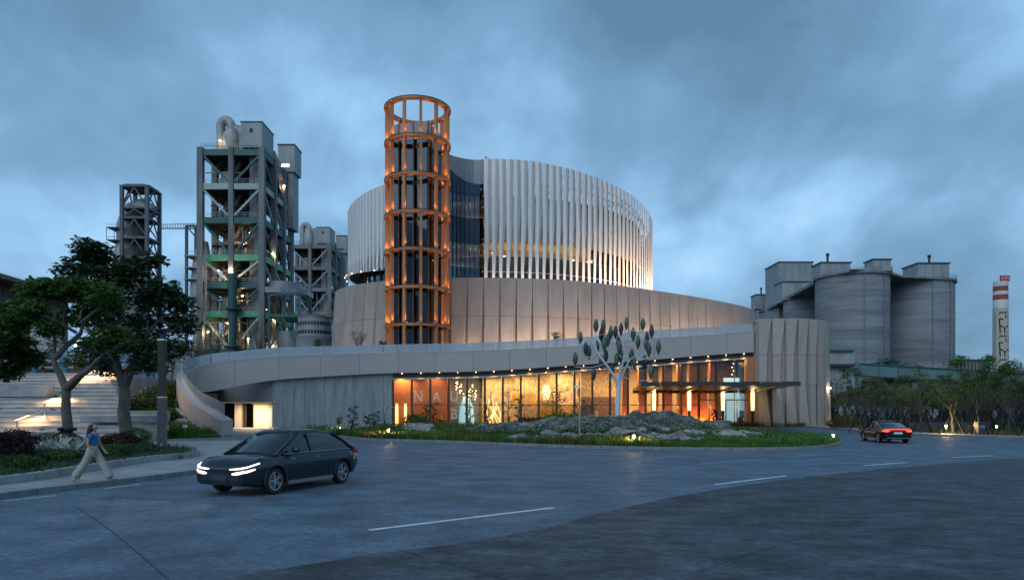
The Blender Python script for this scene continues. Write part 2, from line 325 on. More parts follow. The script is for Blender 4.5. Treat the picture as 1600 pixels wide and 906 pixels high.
M = dict(
    road=mat('road_concrete', (.098, .150, .205), .60, var=.34, scale=.9, stretch=(.8, 1.0, 1), grain=.26, gscale=9, bump=.8, bscale=22, coord='world', dirt=(.060, .088, .118), dscale=.40, damt=.8, rvar=0, spec=.25),
    apron=mat('apron_concrete', (.044, .060, .076), .7, var=.60, scale=1.3, stretch=(.75, 1.15, 1), grain=.4, gscale=10, bump=1.0, bscale=9, coord='world', dirt=(.012, .014, .017), dscale=.75, damt=.9, rvar=.10),
    joint=mat('joint_filler', (.03, .034, .04), .8, var=.2, rvar=0),
    marking=mat('road_paint', (.62, .66, .70), .6, var=.25, scale=3, coord='world', rvar=0),
    ground=mat('soil', (.03, .035, .025), .9, var=.4, scale=.4, coord='world', rvar=0),
    lawn=mat('turf', (.022, .045, .016), .9, var=.5, scale=1.2, coord='world', rvar=0, bump=.4, bscale=8),
    walk=mat('sidewalk_concrete', (.26, .28, .30), .6, var=.25, scale=1.2, coord='world', bump=.12, bscale=18, dirt=(.16, .17, .18), dscale=.5, damt=.5),
    kerb=mat('kerb_stone', (.20, .21, .215), .7, var=.25, scale=2.5, bump=.25, bscale=25, coord='world'),
    grc=mat('beige_panel', (.36, .300, .258), .72, var=.12, scale=.9, stretch=(1, 1, .22), bump=.12, bscale=30, coord='world', rvar=.09, dirt=(.26, .22, .195), dscale=.5, damt=.4),
    grc2=mat('textured_beige_panel', (.40, .345, .305), .8, var=.07, scale=2.5, stretch=(1, 1, .3), bump=.25, bscale=30, coord='world', rvar=.05),
    alu=mat('fascia_panel', (.42, .375, .345), .40, var=.04, scale=.5, coord='world', rvar=.035, spec=.5),
    coping=mat('coping_panel', (.46, .43, .41), .45, var=.05, coord='world'),
    conc=mat('board_concrete', (.27, .285, .29), .75, var=.22, scale=1.4, stretch=(1.6, 1.6, .22), bump=.3, bscale=22, coord='world', rvar=.06),
    fin=mat('white_metal_fin', (.76, .735, .70), .42, var=.04, coord='world', rvar=.03),
    mesh=mat('perforated_mesh', (.56, .54, .53), .6, var=.22, scale=9, coord='world', rvar=.05),
    lattice=mat('white_steel', (.70, .71, .72), .5, var=.06),
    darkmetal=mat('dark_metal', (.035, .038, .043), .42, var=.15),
    bronze=mat('bronze_mullion', (.085, .055, .038), .42, .3, var=.12),
    canopy=mat('canopy_steel', (.10, .115, .13), .30, .7, var=.10),
    latgrey=mat('weathered_steel', (.10, .112, .125), .6, var=.25, scale=.5, coord='world', dirt=(.07, .06, .055), dscale=.3, damt=.6),
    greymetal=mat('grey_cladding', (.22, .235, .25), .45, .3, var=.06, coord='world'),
    orange=mat('orange_column', (.58, .20, .025), .5, var=.08),
    corten=mat('orange_steel', (.46, .19, .070), .45, .1, var=.08),
    steelconc=mat('plant_concrete', (.20, .205, .205), .8, var=.25, scale=.22, stretch=(1.5, 1.5, .35), bump=.3, bscale=3, coord='world', dirt=(.10, .095, .09), dscale=.16, damt=.75),
    silo=mat('silo_concrete', (.245, .262, .278), .85, var=.24, scale=.16, stretch=(.18, .18, 2.6), bump=.25, bscale=2, coord='world', rvar=.06, dirt=(.12, .125, .13), dscale=.30, damt=.75),
    cabin=mat('plant_cladding', (.29, .315, .32), .55, var=.12, scale=.5, stretch=(1, 1, .3), coord='world', dirt=(.15, .14, .13), dscale=.3, damt=.6),
    green=mat('green_steel', (.10, .36, .20), .5, var=.15), dkgreen=mat('dark_green_steel', (.018, .09, .085), .5, var=.15), palegreen=mat('pale_green_steel', (.33, .40, .36), .5, var=.12),
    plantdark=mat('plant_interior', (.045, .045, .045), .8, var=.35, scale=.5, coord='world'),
    duct=mat('duct_steel', (.33, .325, .31), .55, .2, var=.25, scale=.5, coord='world', dirt=(.16, .13, .11), dscale=.3, damt=.5),
    rust=mat('rusty_steel', (.16, .10, .065), .75, var=.4, scale=.6, coord='world'),
    bluesteel=mat('blue_steel', (.03, .14, .27), .5, var=.15), teal=mat('teal_window', (.05, .16, .19), .2, var=.15),
    conveyor=mat('green_gallery', (.10, .19, .19), .55, var=.12, scale=.4, coord='world'),
    bark=mat('pale_bark', (.105, .098, .088), .85, var=.35, scale=3, stretch=(1, 1, .4), bump=.6, bscale=9), bark2=mat('grey_bark', (.07, .066, .058), .9, var=.35, scale=4, stretch=(1, 1, .4)),
    stake=mat('stake_wood', (.010, .010, .010), .7, var=.3),
    rock=mat('grey_rock', (.25, .255, .26), .8, var=.45, scale=2.2, bump=.7, bscale=7, rvar=.25), rock2=mat('brown_rock', (.15, .12, .10), .8, var=.45, scale=2.2, bump=.7, bscale=7, rvar=.2),
    white=mat('white_paint', (.74, .78, .80), .4, var=.04), white2=mat('white_coating', (.62, .66, .69), .45, var=.05),
    step=mat('step_stone', (.42, .40, .38), .75, var=.18, scale=1.5, bump=.15, bscale=20, coord='world', rvar=.08),
    dkstone=mat('dark_stone', (.07, .075, .08), .55, var=.2), post=mat('lamp_post_paint', (.035, .05, .066), .45, var=.08),
    steel=mat('brushed_steel', (.45, .46, .47), .35, .8, var=.06),
    floor=mat('lobby_floor', (.30, .24, .17), .35, var=.15, scale=1), cream=mat('cream_wall', (.66, .54, .32), .7, var=.10), terra=mat('terracotta_wall', (.46, .165, .05), .7, var=.10, scale=.8, coord='world'),
    stonewall=mat('lobby_stone_wall', (.62, .51, .35), .8, var=.40, scale=3.2, stretch=(1, 1, .6), coord='world', bump=.5, bscale=9, dirt=(.24, .18, .11), dscale=2.2, damt=.35), ochre=mat('ochre_wall', (.62, .36, .06), .7, var=.3, scale=1.0, coord='world'),
    greywall=mat('lobby_grey_wall', (.25, .27, .25), .7, var=.12), brickw=mat('lobby_brick', (.16, .095, .055), .8, var=.5, scale=3, coord='world'), ceil=mat('lobby_ceiling', (.06, .04, .03), .7, var=.2),
    letter=film('letter_film', (.92, .80, .62)),
    glass=glass('facade_glass', (.93, .90, .84), base=.0, fac=.62), glassblue=glass('dark_blue_glass', (.10, .13, .17), gloss=(.45, .6, .75), base=.03, fac=1.1), glasslit=glass('clear_blue_glass', (.55, .56, .56), gloss=(.5, .66, .82), base=.05, fac=1.2),
    balus=sheen_glass('balustrade_glass'), drumglass=glass('drum_glass', (.80, .78, .74), base=.03, fac=1.2),
    lightwarm=emit('warm_lamp', (1, .66, .32), 6), lightsoft=emit('lantern_glow', (1, .66, .28), 2.6), lightwhite=emit('white_lamp', (1, .80, .52), 16), glowpt=emit('downlight', (1, .72, .40), 14), headglow=emit('path_lamp_glow', (1, .76, .42), 7),
    headlight=emit('headlight', (1, .93, .80), 4.5), tail=emit('tail_light', (1, .055, .02), 5), tail2=emit('tail_light_bright', (1, .055, .022), 3.2),
    skyblue=emit('blue_display', (.28, .55, .75), .9), redflag=mat('red_sign', (.55, .035, .03), .6, var=.2), redband=mat('faded_red_band', (.36, .06, .055), .7, var=.15), chimneyw=mat('chimney_white', (.62, .62, .60), .7, var=.08), chimneyc=mat('chimney_cream', (.52, .46, .37), .7, var=.06), black=mat('black_paint', (.015, .014, .02), .6, var=.1),
    leafA=leafmat('leaf_mid_green', (.058, .125, .03)), leafB=leafmat('leaf_dark_green', (.034, .080, .032)), leafC=leafmat('leaf_bright_green', (.065, .165, .028)),
    leafW=leafmat('leaf_wood_green', (.10, .15, .05), .35), leafD=leafmat('leaf_dark_red', (.035, .014, .014)), leafG=leafmat('leaf_grey_green', (.38, .45, .43), .25, .15), leafY=leafmat('leaf_yellow_green', (.10, .10, .028)),
    grass=leafmat('grass_blade', (.062, .135, .022), .3, .35), grassY=leafmat('dry_grass_blade', (.14, .15, .045), .3, .35),
)

# ================================================================== GROUND
def G(px, py, z=0.0):                       # a survey pixel on level ground
    d = F_PX * (EYE - z) / (py - HOR); return (X(px, d), d)
o = MB().box(-1500, 1500, -60, 2500, -1.0, -.06).build('ground', M['ground']); tag(o, kind='structure')
ROAD = MB(); nx, ny = 46, 40
o = MB().prism([(-34, -15), (70, -15), (70, 45), (44, 62), (40, 92), (35, 100), (-36, 100), (-36, 72), (-20, 48), (-14, 10)], -.06, 0.0).build('road', M['road']); tag(o, kind='structure')
# expansion joints of the concrete road
jt = [G(140, 797), G(205, 850), G(262, 906), ]
def seam(name, pts, w, z, matl, parent=None):
    mb = MB(); mb.ribbon([p for p in spline([(p[0], p[1]) for p in pts], 6)], z - .004, z, w); return mb.build(name, matl, parent)
rj = [seam('road_joint', [G(118, 792), G(170, 827), G(262, 905)], .018, .005, M['joint']),
            seam('road_joint', [G(560, 700), G(700, 712), G(1000, 720), G(1330, 711)], .018, .005, M['joint'])]
for q in rj: tag(q, kind='structure')
# lane dashes
lane = [(577, 828, 865, 793), (1117, 757, 1228, 743), (1350, 727.2, 1416, 722.3), (1490, 714.5, 1550, 711.5)]
for i, (a, b, c, d) in enumerate(lane):
    p, q = Vector((*G(a, b), 0)), Vector((*G(c, d), 0)); n = (q - p).normalized(); s = Vector((-n.y, n.x, 0)) * .065
    mb = MB(); mb.hexa([p - s + Vector((0, 0, .004)), q - s + Vector((0, 0, .004)), q + s + Vector((0, 0, .004)), p + s + Vector((0, 0, .004)),
                        p - s + Vector((0, 0, .009)), q - s + Vector((0, 0, .009)), q + s + Vector((0, 0, .009)), p + s + Vector((0, 0, .009))])
    tag(mb.build('road_marking', M['marking']), kind='structure')
# blue-white edge line beside the left kerb
for (a, b, c, d) in ((8, 782.5, 88, 774), (165, 763.5, 222, 756)):
    mb = MB(); p, q = G(a, b), G(c, d); mb.ribbon([p, q], .004, .009, .07); tag(mb.build('road_marking', M['marking']), kind='structure')
# dark foreground apron of concrete slabs, tone deepened to stand for corner vignette
edge_ = spline([(-13, -2), (-3.9, 8.7), (0, 12.0), (4.1, 17.2), (10.8, 23.2), (23.5, 31.2), (48, 42), (69, 48)], 8)
edge = [(p[0] + .10 * noise.noise(Vector((p[0] * .9, p[1] * .9, 0))), p[1] + .12 * noise.noise(Vector((p[0] * .9, p[1] * .9, 4)))) for p in resample(edge_, step=.35)]
ap = tag(MB().prism([(p[0], p[1]) for p in edge] + [(69, -14), (-13, -14)], .0, .006).build('apron', M['joint']), kind='structure')
def slabs():
    ex = [(p[0], p[1]) for p in edge]
    dirv = Vector((.74, .67)); nrm = Vector((.67, -.74)); o0 = Vector(min(ex, key=lambda p: math.hypot(p[0] + 3.9, p[1] - 8.7)))
    # strips parallel to the road, cut across every few metres
    def fe(s):                              # edge offset at station s along dirv (distance along nrm)
        best = min(ex, key=lambda p: abs((Vector(p) - o0).dot(dirv) - s)); return (Vector(best) - o0).dot(nrm)
    fine_ = ex
    st = sorted(((Vector(p[:2]) - o0).dot(dirv), (Vector(p[:2]) - o0).dot(nrm)) for p in fine_)
    ss = [a for a, b in st]; bb = [b for a, b in st]
    def off(s): return float(np.interp(s, ss, bb))
    sm = np.polyfit(ss, bb, 3)
    def base(s): return float(np.polyval(sm, s))
    rows = [0.015, 4.6, 9.8, 15, 21, 28, 36]
    cuts = [-16, -9.5, -3.2, 3.4, 9.6, 16, 23, 30, 38, 47, 57, 68]
    for a, b in zip(rows, rows[1:]):
        sh = rnd.uniform(-1.2, 1.2)
        for c, d in zip(cuts, cuts[1:]):
            c2, d2 = c + sh + .010, d + sh - .010; poly = []
            for s in np.linspace(c2, d2, 17): poly.append(o0 + dirv * s + nrm * ((off(s) if a < 1 else base(s)) + a + .008))
            for s in np.linspace(d2, c2, 17): poly.append(o0 + dirv * s + nrm * (base(s) + b - .008))
            if max(p.y for p in poly) < -12: continue
            h = .022 + rnd.uniform(0, .006)
            MB().prism([(p.x, p.y) for p in poly], .0061, h).build('paving_slab', M['apron'], ap)
slabs()

# left sidewalk, its kerb stones, and the planting bed wall
kerb_l = spline([(-13.6, 6), (-13.2, 12), G(0, 779), G(150, 760.5), G(300, 741), G(400, 724), G(446, 707), G(440, 697), G(372, 690.5)], 6)
walk_out = [(p[0], p[1]) for p in kerb_l]
bed_wall = spline([(-17.5, 6), (-16.2, 12), G(0, 757, .14), G(120, 739, .14), G(235, 721, .14), G(285, 716.5, .14), G(307, 712, .14), G(304, 707.5, .14), G(285, 703, .14), G(246, 700, .14), G(215, 697, .14), (-28, 40.5)], 6)
bed_poly = [(p[0], p[1]) for p in bed_wall] + [(-60, 43.5), (-60, 6)]
o = MB().prism(walk_out + [G(240, 692), (-60, 46), (-60, 6)], -.05, .14).build('sidewalk', M['walk']); tag(o, kind='structure')
ks = resample(kerb_l, step=1.6)
kt = tag(MB().ribbon([(p[0], p[1]) for p in kerb_l], 0, .10, .10).build('kerb', M['joint']), kind='structure')
def blocks(path, name, parent, z0, z1, t, matl, gap=.012, step=None, off=0.0, n=None):
    pts = resample(path, step=step, n=n)
    for a, b in zip(pts, pts[1:]):
        v = b[:2] - a[:2]; L = math.hypot(*v); u = v / L; a2 = a[:2] + u * gap; b2 = b[:2] - u * gap; nn = np.array((-u[1], u[0])) * off
        MB().ribbon([tuple(a2 + nn), tuple(b2 + nn)], z0, z1, t).build(name, matl, parent)
blocks(kerb_l, 'kerb_stone', kt, -.02, .152, .20, M['kerb'], step=1.5, off=-.07)
bw = tag(MB().ribbon([(p[0], p[1]) for p in bed_wall], .1, .34, .14).build('planter_wall', M['walk']), 'low grey stone edging wall round the dark planting bed by the sidewalk', 'wall')
blocks(bed_wall, 'edging_stone', bw, .12, .37, .32, M['walk'], step=1.2, off=-.10)
o = MB().prism(bed_poly, .1, .30).build('bed_soil', M['ground']); tag(o, kind='structure')

# traffic island with kerb
isl_front = [G(530, 683), G(575, 688), G(640, 690), G(720, 692.5), G(800, 696), G(900, 699.5), G(1000, 702), G(1100, 703.5), G(1190, 703.5), G(1260, 702), G(1298, 698.5), G(1312, 693)]
isl_back = [(22.6, 50), (22.3, 60), (19, 69), (10, 75), (-4, 76), (-15, 72), (-19, 65), (-17.5, 58.5)]
isl = spline(isl_front + isl_back + [isl_front[0]], 6)[:-1]
isl2 = [(p[0], p[1]) for p in isl]
ik = tag(MB().ribbon(isl2, 0, .1, .1, closed=True).build('kerb', M['joint']), kind='structure')
blocks(isl2 + [isl2[0]], 'kerb_stone', ik, -.01, .17, .30, M['kerb'], step=1.4, off=-.10)
def mound(x, y):
    g = lambda cx, cy, sx, sy, h: h * math.exp(-((x - cx) / sx) ** 2 - ((y - cy) / sy) ** 2)
    return g(3.5, 52, 3.6, 2.6, .85) + g(8.3, 53, 3.2, 3.0, 1.05) + g(13.0, 54, 2.5, 2.6, 1.30) + g(10.6, 52.5, 1.6, 1.6, .35) + g(-1.5, 51.5, 2.6, 2, .45) + g(17, 52, 2.0, 2.0, .12) + g(-9.8, 56, 2.2, 1.6, .5) + g(-4, 64, 9, 5, .35)
def inside(x, y, poly):
    c = False; n = len(poly); j = n - 1
    for i in range(n):
        if (poly[i][1] > y) != (poly[j][1] > y) and x < (poly[j][0] - poly[i][0]) * (y - poly[i][1]) / (poly[j][1] - poly[i][1]) + poly[i][0]: c = not c
        j = i
    return c
def terrain(name, poly, hf, step, matl, base):
    xs = [p[0] for p in poly]; ys = [p[1] for p in poly]
    mb = MB(); mb.prism(poly, base - .2, base)
    gx = np.arange(min(xs), max(xs), step); gy = np.arange(min(ys), max(ys), step); idx = {}
    vs = []; fs = []
    for i, x in enumerate(gx):
        for j, y in enumerate(gy):
            if inside(x, y, poly): idx[i, j] = len(vs); vs.append((x, y, base + .02 + hf(x, y)))
    for (i, j) in idx:
        q = [(i, j), (i + 1, j), (i + 1, j + 1), (i, j + 1)]
        if all(k in idx for k in q): fs.append(tuple(idx[k] for k in q))
    mb.add(vs, fs); return mb.build(name, matl, smooth=50)
tag(terrain('island_ground', isl2, mound, .5, M['lawn'], .15), kind='structure')

# right pavement, kerb and verge
rk = spline([(46, 40), (42, 48), (39.1, 52.3), (36.6, 56), (35.0, 60), (35.4, 70), (36.6, 80), (38, 90), (44, 104)], 6)
rk2 = [(p[0], p[1]) for p in rk]; rin = [(p[0] + 3.4, p[1] + 1.2) for p in rk]
o = MB().prism(rk2 + rin[::-1], -.05, .13).build('pavement', M['walk']); tag(o, kind='structure')
kt2 = tag(MB().ribbon(rk2, 0, .1, -.1).build('kerb', M['joint']), kind='structure')
blocks(rk2, 'kerb_stone', kt2, -.02, .145, -.24, M['kerb'], step=1.6, off=.08)
o = MB().prism(rin + [(60, 130), (180, 130), (180, 36), (50, 36)], -.05, .10).build('lawn', M['lawn']); tag(o, kind='structure')
o = MB().prism([(27, 92.5), (38.5, 96), (38, 88), (31, 89.5)], .0, .09).build('lawn', M['lawn']); tag(o, kind='structure')

# ================================================================== MUSEUM
mus = thing('museum_building', 'round museum with white fins above beige wedge panelled drum and long lit glass front', 'museum', (8, 110, 0))
# ---- spiral band (fascia) : X, distance, z bottom, z top
BAND = [(-20.4, 50, .38, 1.40), (-22.5, 52.8, .85, 1.92), (-24.9, 55.8, 1.40, 2.52), (-27.2, 59.0, 2.05, 3.33), (-29.35, 62.4, 2.70, 4.20), (-31.4, 66.0, 3.30, 5.05), (-33.0, 69.4, 3.75, 5.68), (-34.1, 72.2, 4.0, 6.12), (-34.6, 74.6, 4.2, 6.62),
        (-33.7, 76.7, 4.3, 7.32), (-30.8, 78.4, 5.06, 7.85), (-27.6, 80.2, 5.73, 8.35), (-21.85, 83.2, 6.33, 8.83), (-15.1, 86.2, 6.85, 9.3), (-3.3, 89, 7.27, 9.85),
        (8.4, 90, 8.1, 10.55), (16.9, 90.3, 8.7, 11.4), (25.4, 90.5, 9.4, 12.0), (32.0, 90.5, 9.85, 12.5)]
bandS = spline(BAND, 10)
near = bandS[:66]; far = bandS[60:]
# index where the fascia (far arm) begins to carry wide panels
bandP = resample(bandS, step=2.0)
def cols(seg, k): return [p[k] for p in seg]
def xy(seg): return [(p[0], p[1]) for p in seg]
bandD = resample(bandS, step=.6)
nb = len(bandD)
TH = .85
ramp_t = mus
core = MB(); inner = [(p[0], p[1]) for p in bandD]
# core sits inside the panels: thickness towards the left of travel (outer side of the turn)
nm_ = normals(inner)
shift = [(x + a * .06, y + b * .06) for (x, y), (a, b) in zip(inner, nm_)]
core.ribbon(shift, [p[2] + .03 for p in bandD], [p[3] - .03 for p in bandD], TH - .12)
band = core.build('ramp_band', M['joint'], mus)
def band_at(s0, s1): return [p for p in bandD[s0:s1 + 1]]
pan = 8                                       # 8 * .6 = 4.8 m panels
for s in range(0, nb - 1, pan):
    seg = [np.array(p) for p in bandD[s:min(s + pan, nb - 1) + 1]]
    if len(seg) < 2: continue
    g = .018; u = seg[1] - seg[0]; seg[0] = seg[0] + u * (g / .6); u = seg[-1] - seg[-2]; seg[-1] = seg[-1] - u * (g / .6)
    q = xy(seg); n_ = normals(q)
    MB().ribbon(q, cols(seg, 2), cols(seg, 3), .05).build('fascia_panel', M['alu'], band)          # right hand face
    qo = [(x + a * (TH - .05), y + b * (TH - .05)) for (x, y), (a, b) in zip(q, n_)]
    MB().ribbon(qo, cols(seg, 2), cols(seg, 3), .05).build('fascia_panel', M['alu'], band)         # left hand face
    qc = [(x - a * .03, y - b * .03) for (x, y), (a, b) in zip(q, n_)]
    MB().ribbon(qc, [z - .005 for z in cols(seg, 3)], [z + .07 for z in cols(seg, 3)], TH + .06).build('coping', M['coping'], band)
    MB().ribbon([(x + a * .02, y + b * .02) for (x, y), (a, b) in zip(q, n_)], [z - .05 for z in cols(seg, 2)], [z + .01 for z in cols(seg, 2)], TH - .04).build('soffit_panel', M['alu'], band)
# end pier
p0, p1 = np.array(bandD[0]), np.array(bandD[1]); u = (p1 - p0)[:2]; u /= math.hypot(*u); nn = np.array((-u[1], u[0]))
mb = MB(); mb.ribbon([tuple(p0[:2] - u * .10 - nn * .02), tuple(p0[:2] + u * .02 - nn * .02)], -.0, .40, TH + .04); mb.build('pier_base', M['conc'], band)
mb = MB(); mb.ribbon([tuple(p0[:2] - u * .06), tuple(p0[:2] + u * .015)], .40, p0[3] + .065, TH); mb.build('pier_face', M['alu'], band)
# glass balustrade
for s in range(1, nb - 2, 3):
    seg = bandD[s:min(s + 3, nb - 1) + 1]; q = xy(seg); n_ = normals(q)
    # trimmed for joints
    sg = [np.array(p) for p in seg]; du = sg[1] - sg[0]; sg[0] = sg[0] + du * .03; du = sg[-1] - sg[-2]; sg[-1] = sg[-1] - du * .03
    q = xy(sg); n_ = normals(q); qq = [(x + a * .40, y + b * .40) for (x, y), (a, b) in zip(q, n_)]
    MB().ribbon(qq, [z + .0 for z in cols(sg, 3)], [z + 1.15 for z in cols(sg, 3)], .03).build('balustrade_pane', M['balus'], mus)
# wall under the near arm down to the slope
seg = bandD[0:40]; q = xy(seg); n_ = normals(q)
qq = [(x + a * .10, y + b * .10) for (x, y), (a, b) in zip(q, n_)]
MB().ribbon(qq, -.2, [p[2] + .02 for p in seg], TH - .2).build('ramp_wall', M['conc'], mus)
for k in range(4, 36, 5):                     # scupper slots
    p = np.array(bandD[k]); n0 = normals(inner)[k]; t = (-n0[0], -n0[1]); a = p[:2] + np.array(n0) * (TH - .10)
    ang = math.atan2(n0[1], n0[0]) - PI / 2
    MB().rbox((a[0], a[1], max(.25, p[2] - .75)), (.18, .10, .45), ang).build('scupper', M['black'], mus)

# ---- ground floor line, set back under the band
FL = [p for p in bandD if p[0] > -28.0 and p[1] > 79]
def setback(seg, d): 
    n_ = normals(xy(seg)); return [(p[0] + a * d, p[1] + b * d) + tuple(p[2:]) for p, (a, b) in zip(seg, n_)]
FB = setback(FL, .55)
iw = min(range(len(FB)), key=lambda i: abs((FB[i][0] / FB[i][1]) - (613 - 800) / F_PX))
wallseg = FB[:iw + 1]; glassseg = FB[iw:]
pts = resample(wallseg, step=1.22)
bk = setback([np.array(p) for p in wallseg], .06)
MB().ribbon(xy(bk), 0, [p[2] - .02 for p in bk], .5).build('wall_core', M['joint'], mus)
for a, b in zip(pts, pts[1:]):
    v = (b - a)[:2]; u = v / math.hypot(*v) * .010
    MB().ribbon([tuple(a[:2] + u), tuple(b[:2] - u)], [.02, .02], [a[2] - .03, b[2] - .03], .08).build('concrete_panel', M['conc'], mus)
# ---- entrance recess at the left
zc = 3.05
ra, rb = (-35.5, 82.5), (wallseg[0][0] - .02, wallseg[0][1] + .02)
for k in range(26):                            # dark ribbed cladding above the opening
    t0, t1 = k / 26, (k + 1) / 26 - .004
    a = (ra[0] + (rb[0] - ra[0]) * t0, ra[1] + (rb[1] - ra[1]) * t0); b = (ra[0] + (rb[0] - ra[0]) * t1, ra[1] + (rb[1] - ra[1]) * t1)
    MB().ribbon([a, b], zc, 6.3, .06).build('cladding_strip', M['darkmetal'] if False else M['greymetal'], mus)
MB().ribbon([(ra[0], ra[1] + .07), (rb[0], rb[1] + .07)], zc + .02, 6.3, .3).build('cladding_core', M['joint'], mus)
def xr_(px, d): return X(px, d)
dr = 84.6
MB().box(xr_(330, dr), xr_(431, 80.3), 80.6, 84.4, zc - .02, zc + .06).build('recess_ceiling', M['cream'], mus)
MB().box(xr_(420.6, dr), xr_(432, dr), dr - .3, dr, .02, zc - .03).build('recess_pier', M['conc'], mus)
MB().box(xr_(397.5, dr), xr_(420, dr) - .01, dr - .1, dr + .2, .02, zc - .03).build('recess_wall', M['cream'], mus)
MB().box(xr_(369, dr), xr_(379, dr), dr - .5, dr + .2, .02, zc - .03).build('recess_column', M['grc'], mus)
for a, b in ((330, 368.6), (384.5, 397)):
    MB().box(xr_(a, dr), xr_(b, dr), dr, dr + .03, .02, zc - .03).build('glass_door', M['glassblue'], mus)
for a in (346, 368.8, 380.5, 384.2, 396.8):
    MB().box(xr_(a, dr) - .06, xr_(a, dr) + .06, dr - .06, dr + .1, .02, zc - .03).build('door_post', M['corten'] if a == 396.8 else M['bronze'], mus)
MB().box(-37, -27.2, 86, 86.2, 0, 6).build('recess_back', M['plantdark'], mus)
MB().box(-34, -27.0, 78.5, 81.6, .0, .07).build('recess_threshold', M['walk'], mus)
lamp('recess_light', (X(395, 82.6), 82.2, zc - .12), 900, (1, .76, .48), 'AREA', 3.4, (0, 0, 0), mus, sy=1.2)

# ---- glass front
def head(p): return p[2] - .80
bays = resample([np.array(p) for p in glassseg], step=2.32)
nbay = len(bays) - 1
TR = 2.85
hb = MB(); hb.ribbon(xy(glassseg), [p[2] - .80 for p in glassseg], [p[2] - .01 for p in glassseg], .3); hb.build('head_beam', M['ceil'], mus)
fs_ = setback([np.array(p) for p in glassseg], -.05)
sl = MB(); A_, B_ = setback([np.array(p) for p in glassseg], -.26), setback([np.array(p) for p in glassseg], -.004)
for a, b in zip(A_, B_): sl.v += [(a[0], a[1], a[2] - .86), (b[0], b[1], a[2] - .86), (b[0], b[1], a[2] - .66)]
for i in range(len(A_) - 1):
    for k in range(3): sl.f.append((3 * i + k, 3 * i + 3 + k, 3 * i + 3 + (k + 1) % 3, 3 * i + (k + 1) % 3)); sl.mi.append(0)
sl.build('scallop_ledge', M['coping'], mus)  # ledge sloped on purpose to catch the downlight scallops
for i, p in enumerate(bays):
    a = bays[max(i - 1, 0)]; b = bays[min(i + 1, nbay)]; ang = math.atan2(b[1] - a[1], b[0] - a[0])
    px = 800 + p[0] / p[1] * F_PX
    if px > 1100 and i not in (nbay, nbay - 2): continue
    MB().rbox((p[0], p[1] + .12, (head(p) + .03) / 2), (.26, .42, head(p) - .07), ang).build('mullion', M['bronze'], mus)
for i in range(nbay):
    a, b = bays[i], bays[i + 1]; px = 800 + (a[0] + b[0]) / (a[1] + b[1]) * F_PX
    v = (b - a)[:2]; u = v / math.hypot(*v) * .13; A, B = tuple(a[:2] + u), tuple(b[:2] - u)
    n0 = np.array((-v[1], v[0])) / math.hypot(*v)
    sh = lambda q, k: (q[0] + n0[0] * k, q[1] + n0[1] * k)
    if px < 1105:
        MB().ribbon([sh(A, .10), sh(B, .10)], TR - .05, TR + .05, .10).build('transom', M['bronze'], mus)
        MB().ribbon([sh(A, .13), sh(B, .13)], .08, TR - .05, .03).build('glass_pane', M['glass'], mus)
        MB().ribbon([sh(A, .13), sh(B, .13)], TR + .05, [head(a) + .0, head(b) + .0], .03).build('glass_pane', M['glass'], mus)
    else:
        A2, B2 = tuple(a[:2] + u * .12), tuple(b[:2] - u * .12)
        MB().ribbon([sh(A2, .13), sh(B2, .13)], 3.6, [head(a), head(b)], .03).build('glass_pane', M['glass'], mus)
        MB().ribbon([sh(A2, .10), sh(B2, .10)], 3.45, 3.6, .12).build('transom', M['bronze'], mus)
        MB().ribbon([sh(A2, .13), sh(B2, .13)], .08, 3.45, .03).build('glass_pane', M['glass'], mus)
        MB().rbox((a[0] + .0, a[1] + .1, 3.4), (.10, .14, 6.7)).build('mullion', M['steel'], mus)
MB().ribbon(xy(setback([np.array(p) for p in glassseg], -.3)), 0, .09, .6).build('threshold', M['dkstone'], mus)
# downlights in the soffit and their pools on the ledge shaped to show them
dl = resample([np.array(p) for p in setback([np.array(p) for p in glassseg], -.16)], step=2.32)
dme = MB().lathe([(.045, 0), (.045, .05)], 10).mesh('downlight', M['glowpt'])
for p in dl[:-1]:
    c = (p[0] + 1.16, p[1] - .02, p[2] - .10)
    share('downlight', dme, mus, c)
    lamp('downlight_beam', (c[0], c[1] + .02, c[2] - .04), 26, WARM, 'SPOT', .05, (0, 0, 0), mus, spot=95, blend=.6)
# letters on the glass
def letter(ch, px, py, h, d):
    cu = bpy.data.curves.new('letter_curve', 'FONT'); cu.body = ch; cu.size = h * 1.38; cu.extrude = .012; cu.offset = .03; cu.align_x = 'CENTER'
    ob = bpy.data.objects.new('tmp', cu); COL.objects.link(ob)
    me = bpy.data.meshes.new_from_object(ob.evaluated_get(bpy.context.evaluated_depsgraph_get())); bpy.data.objects.remove(ob)
    c = P(px, py, d); w = h * .62
    vs = [tuple(v.co) for v in me.vertices]; fs = [tuple(p.vertices) for p in me.polygons]
    mb = MB(); mb.add([(x, -z, y) for x, y, z in vs], fs)
    ends = {'N': [(-.36, 0), (-.36, 1), (.36, 1)], 'A': [(-.38, 0), (.38, 0)], 'U': [(-.32, 1), (.32, 1)], 'T': [(0, 0)], 'I': [(0, 0), (0, 1)], 'L': [(-.2, 1), (-.2, 0)], 'B': [(-.34, 0), (-.34, 1)], 'S': []}[ch]
    for (ex, ey) in ends: mb.box(ex * h - .13 * h, ex * h + .13 * h, -.013, .011, ey * h - (.03 * h if ey == 0 else .07 * h), ey * h + (.07 * h if ey == 0 else .03 * h))
    mb.v = [(x * .86 + c.x, y + c.y, z + c.z - h * .5) for x, y, z in mb.v]
    o = mb.build('letter', M['letter'], mus); return o
def fdist(px):                                  # distance of the glass line at a given bearing
    return min((abs(p[0] / p[1] - (px - 800) / F_PX), p[1]) for p in resample([np.array(q) for q in glassseg], step=.2))[1]
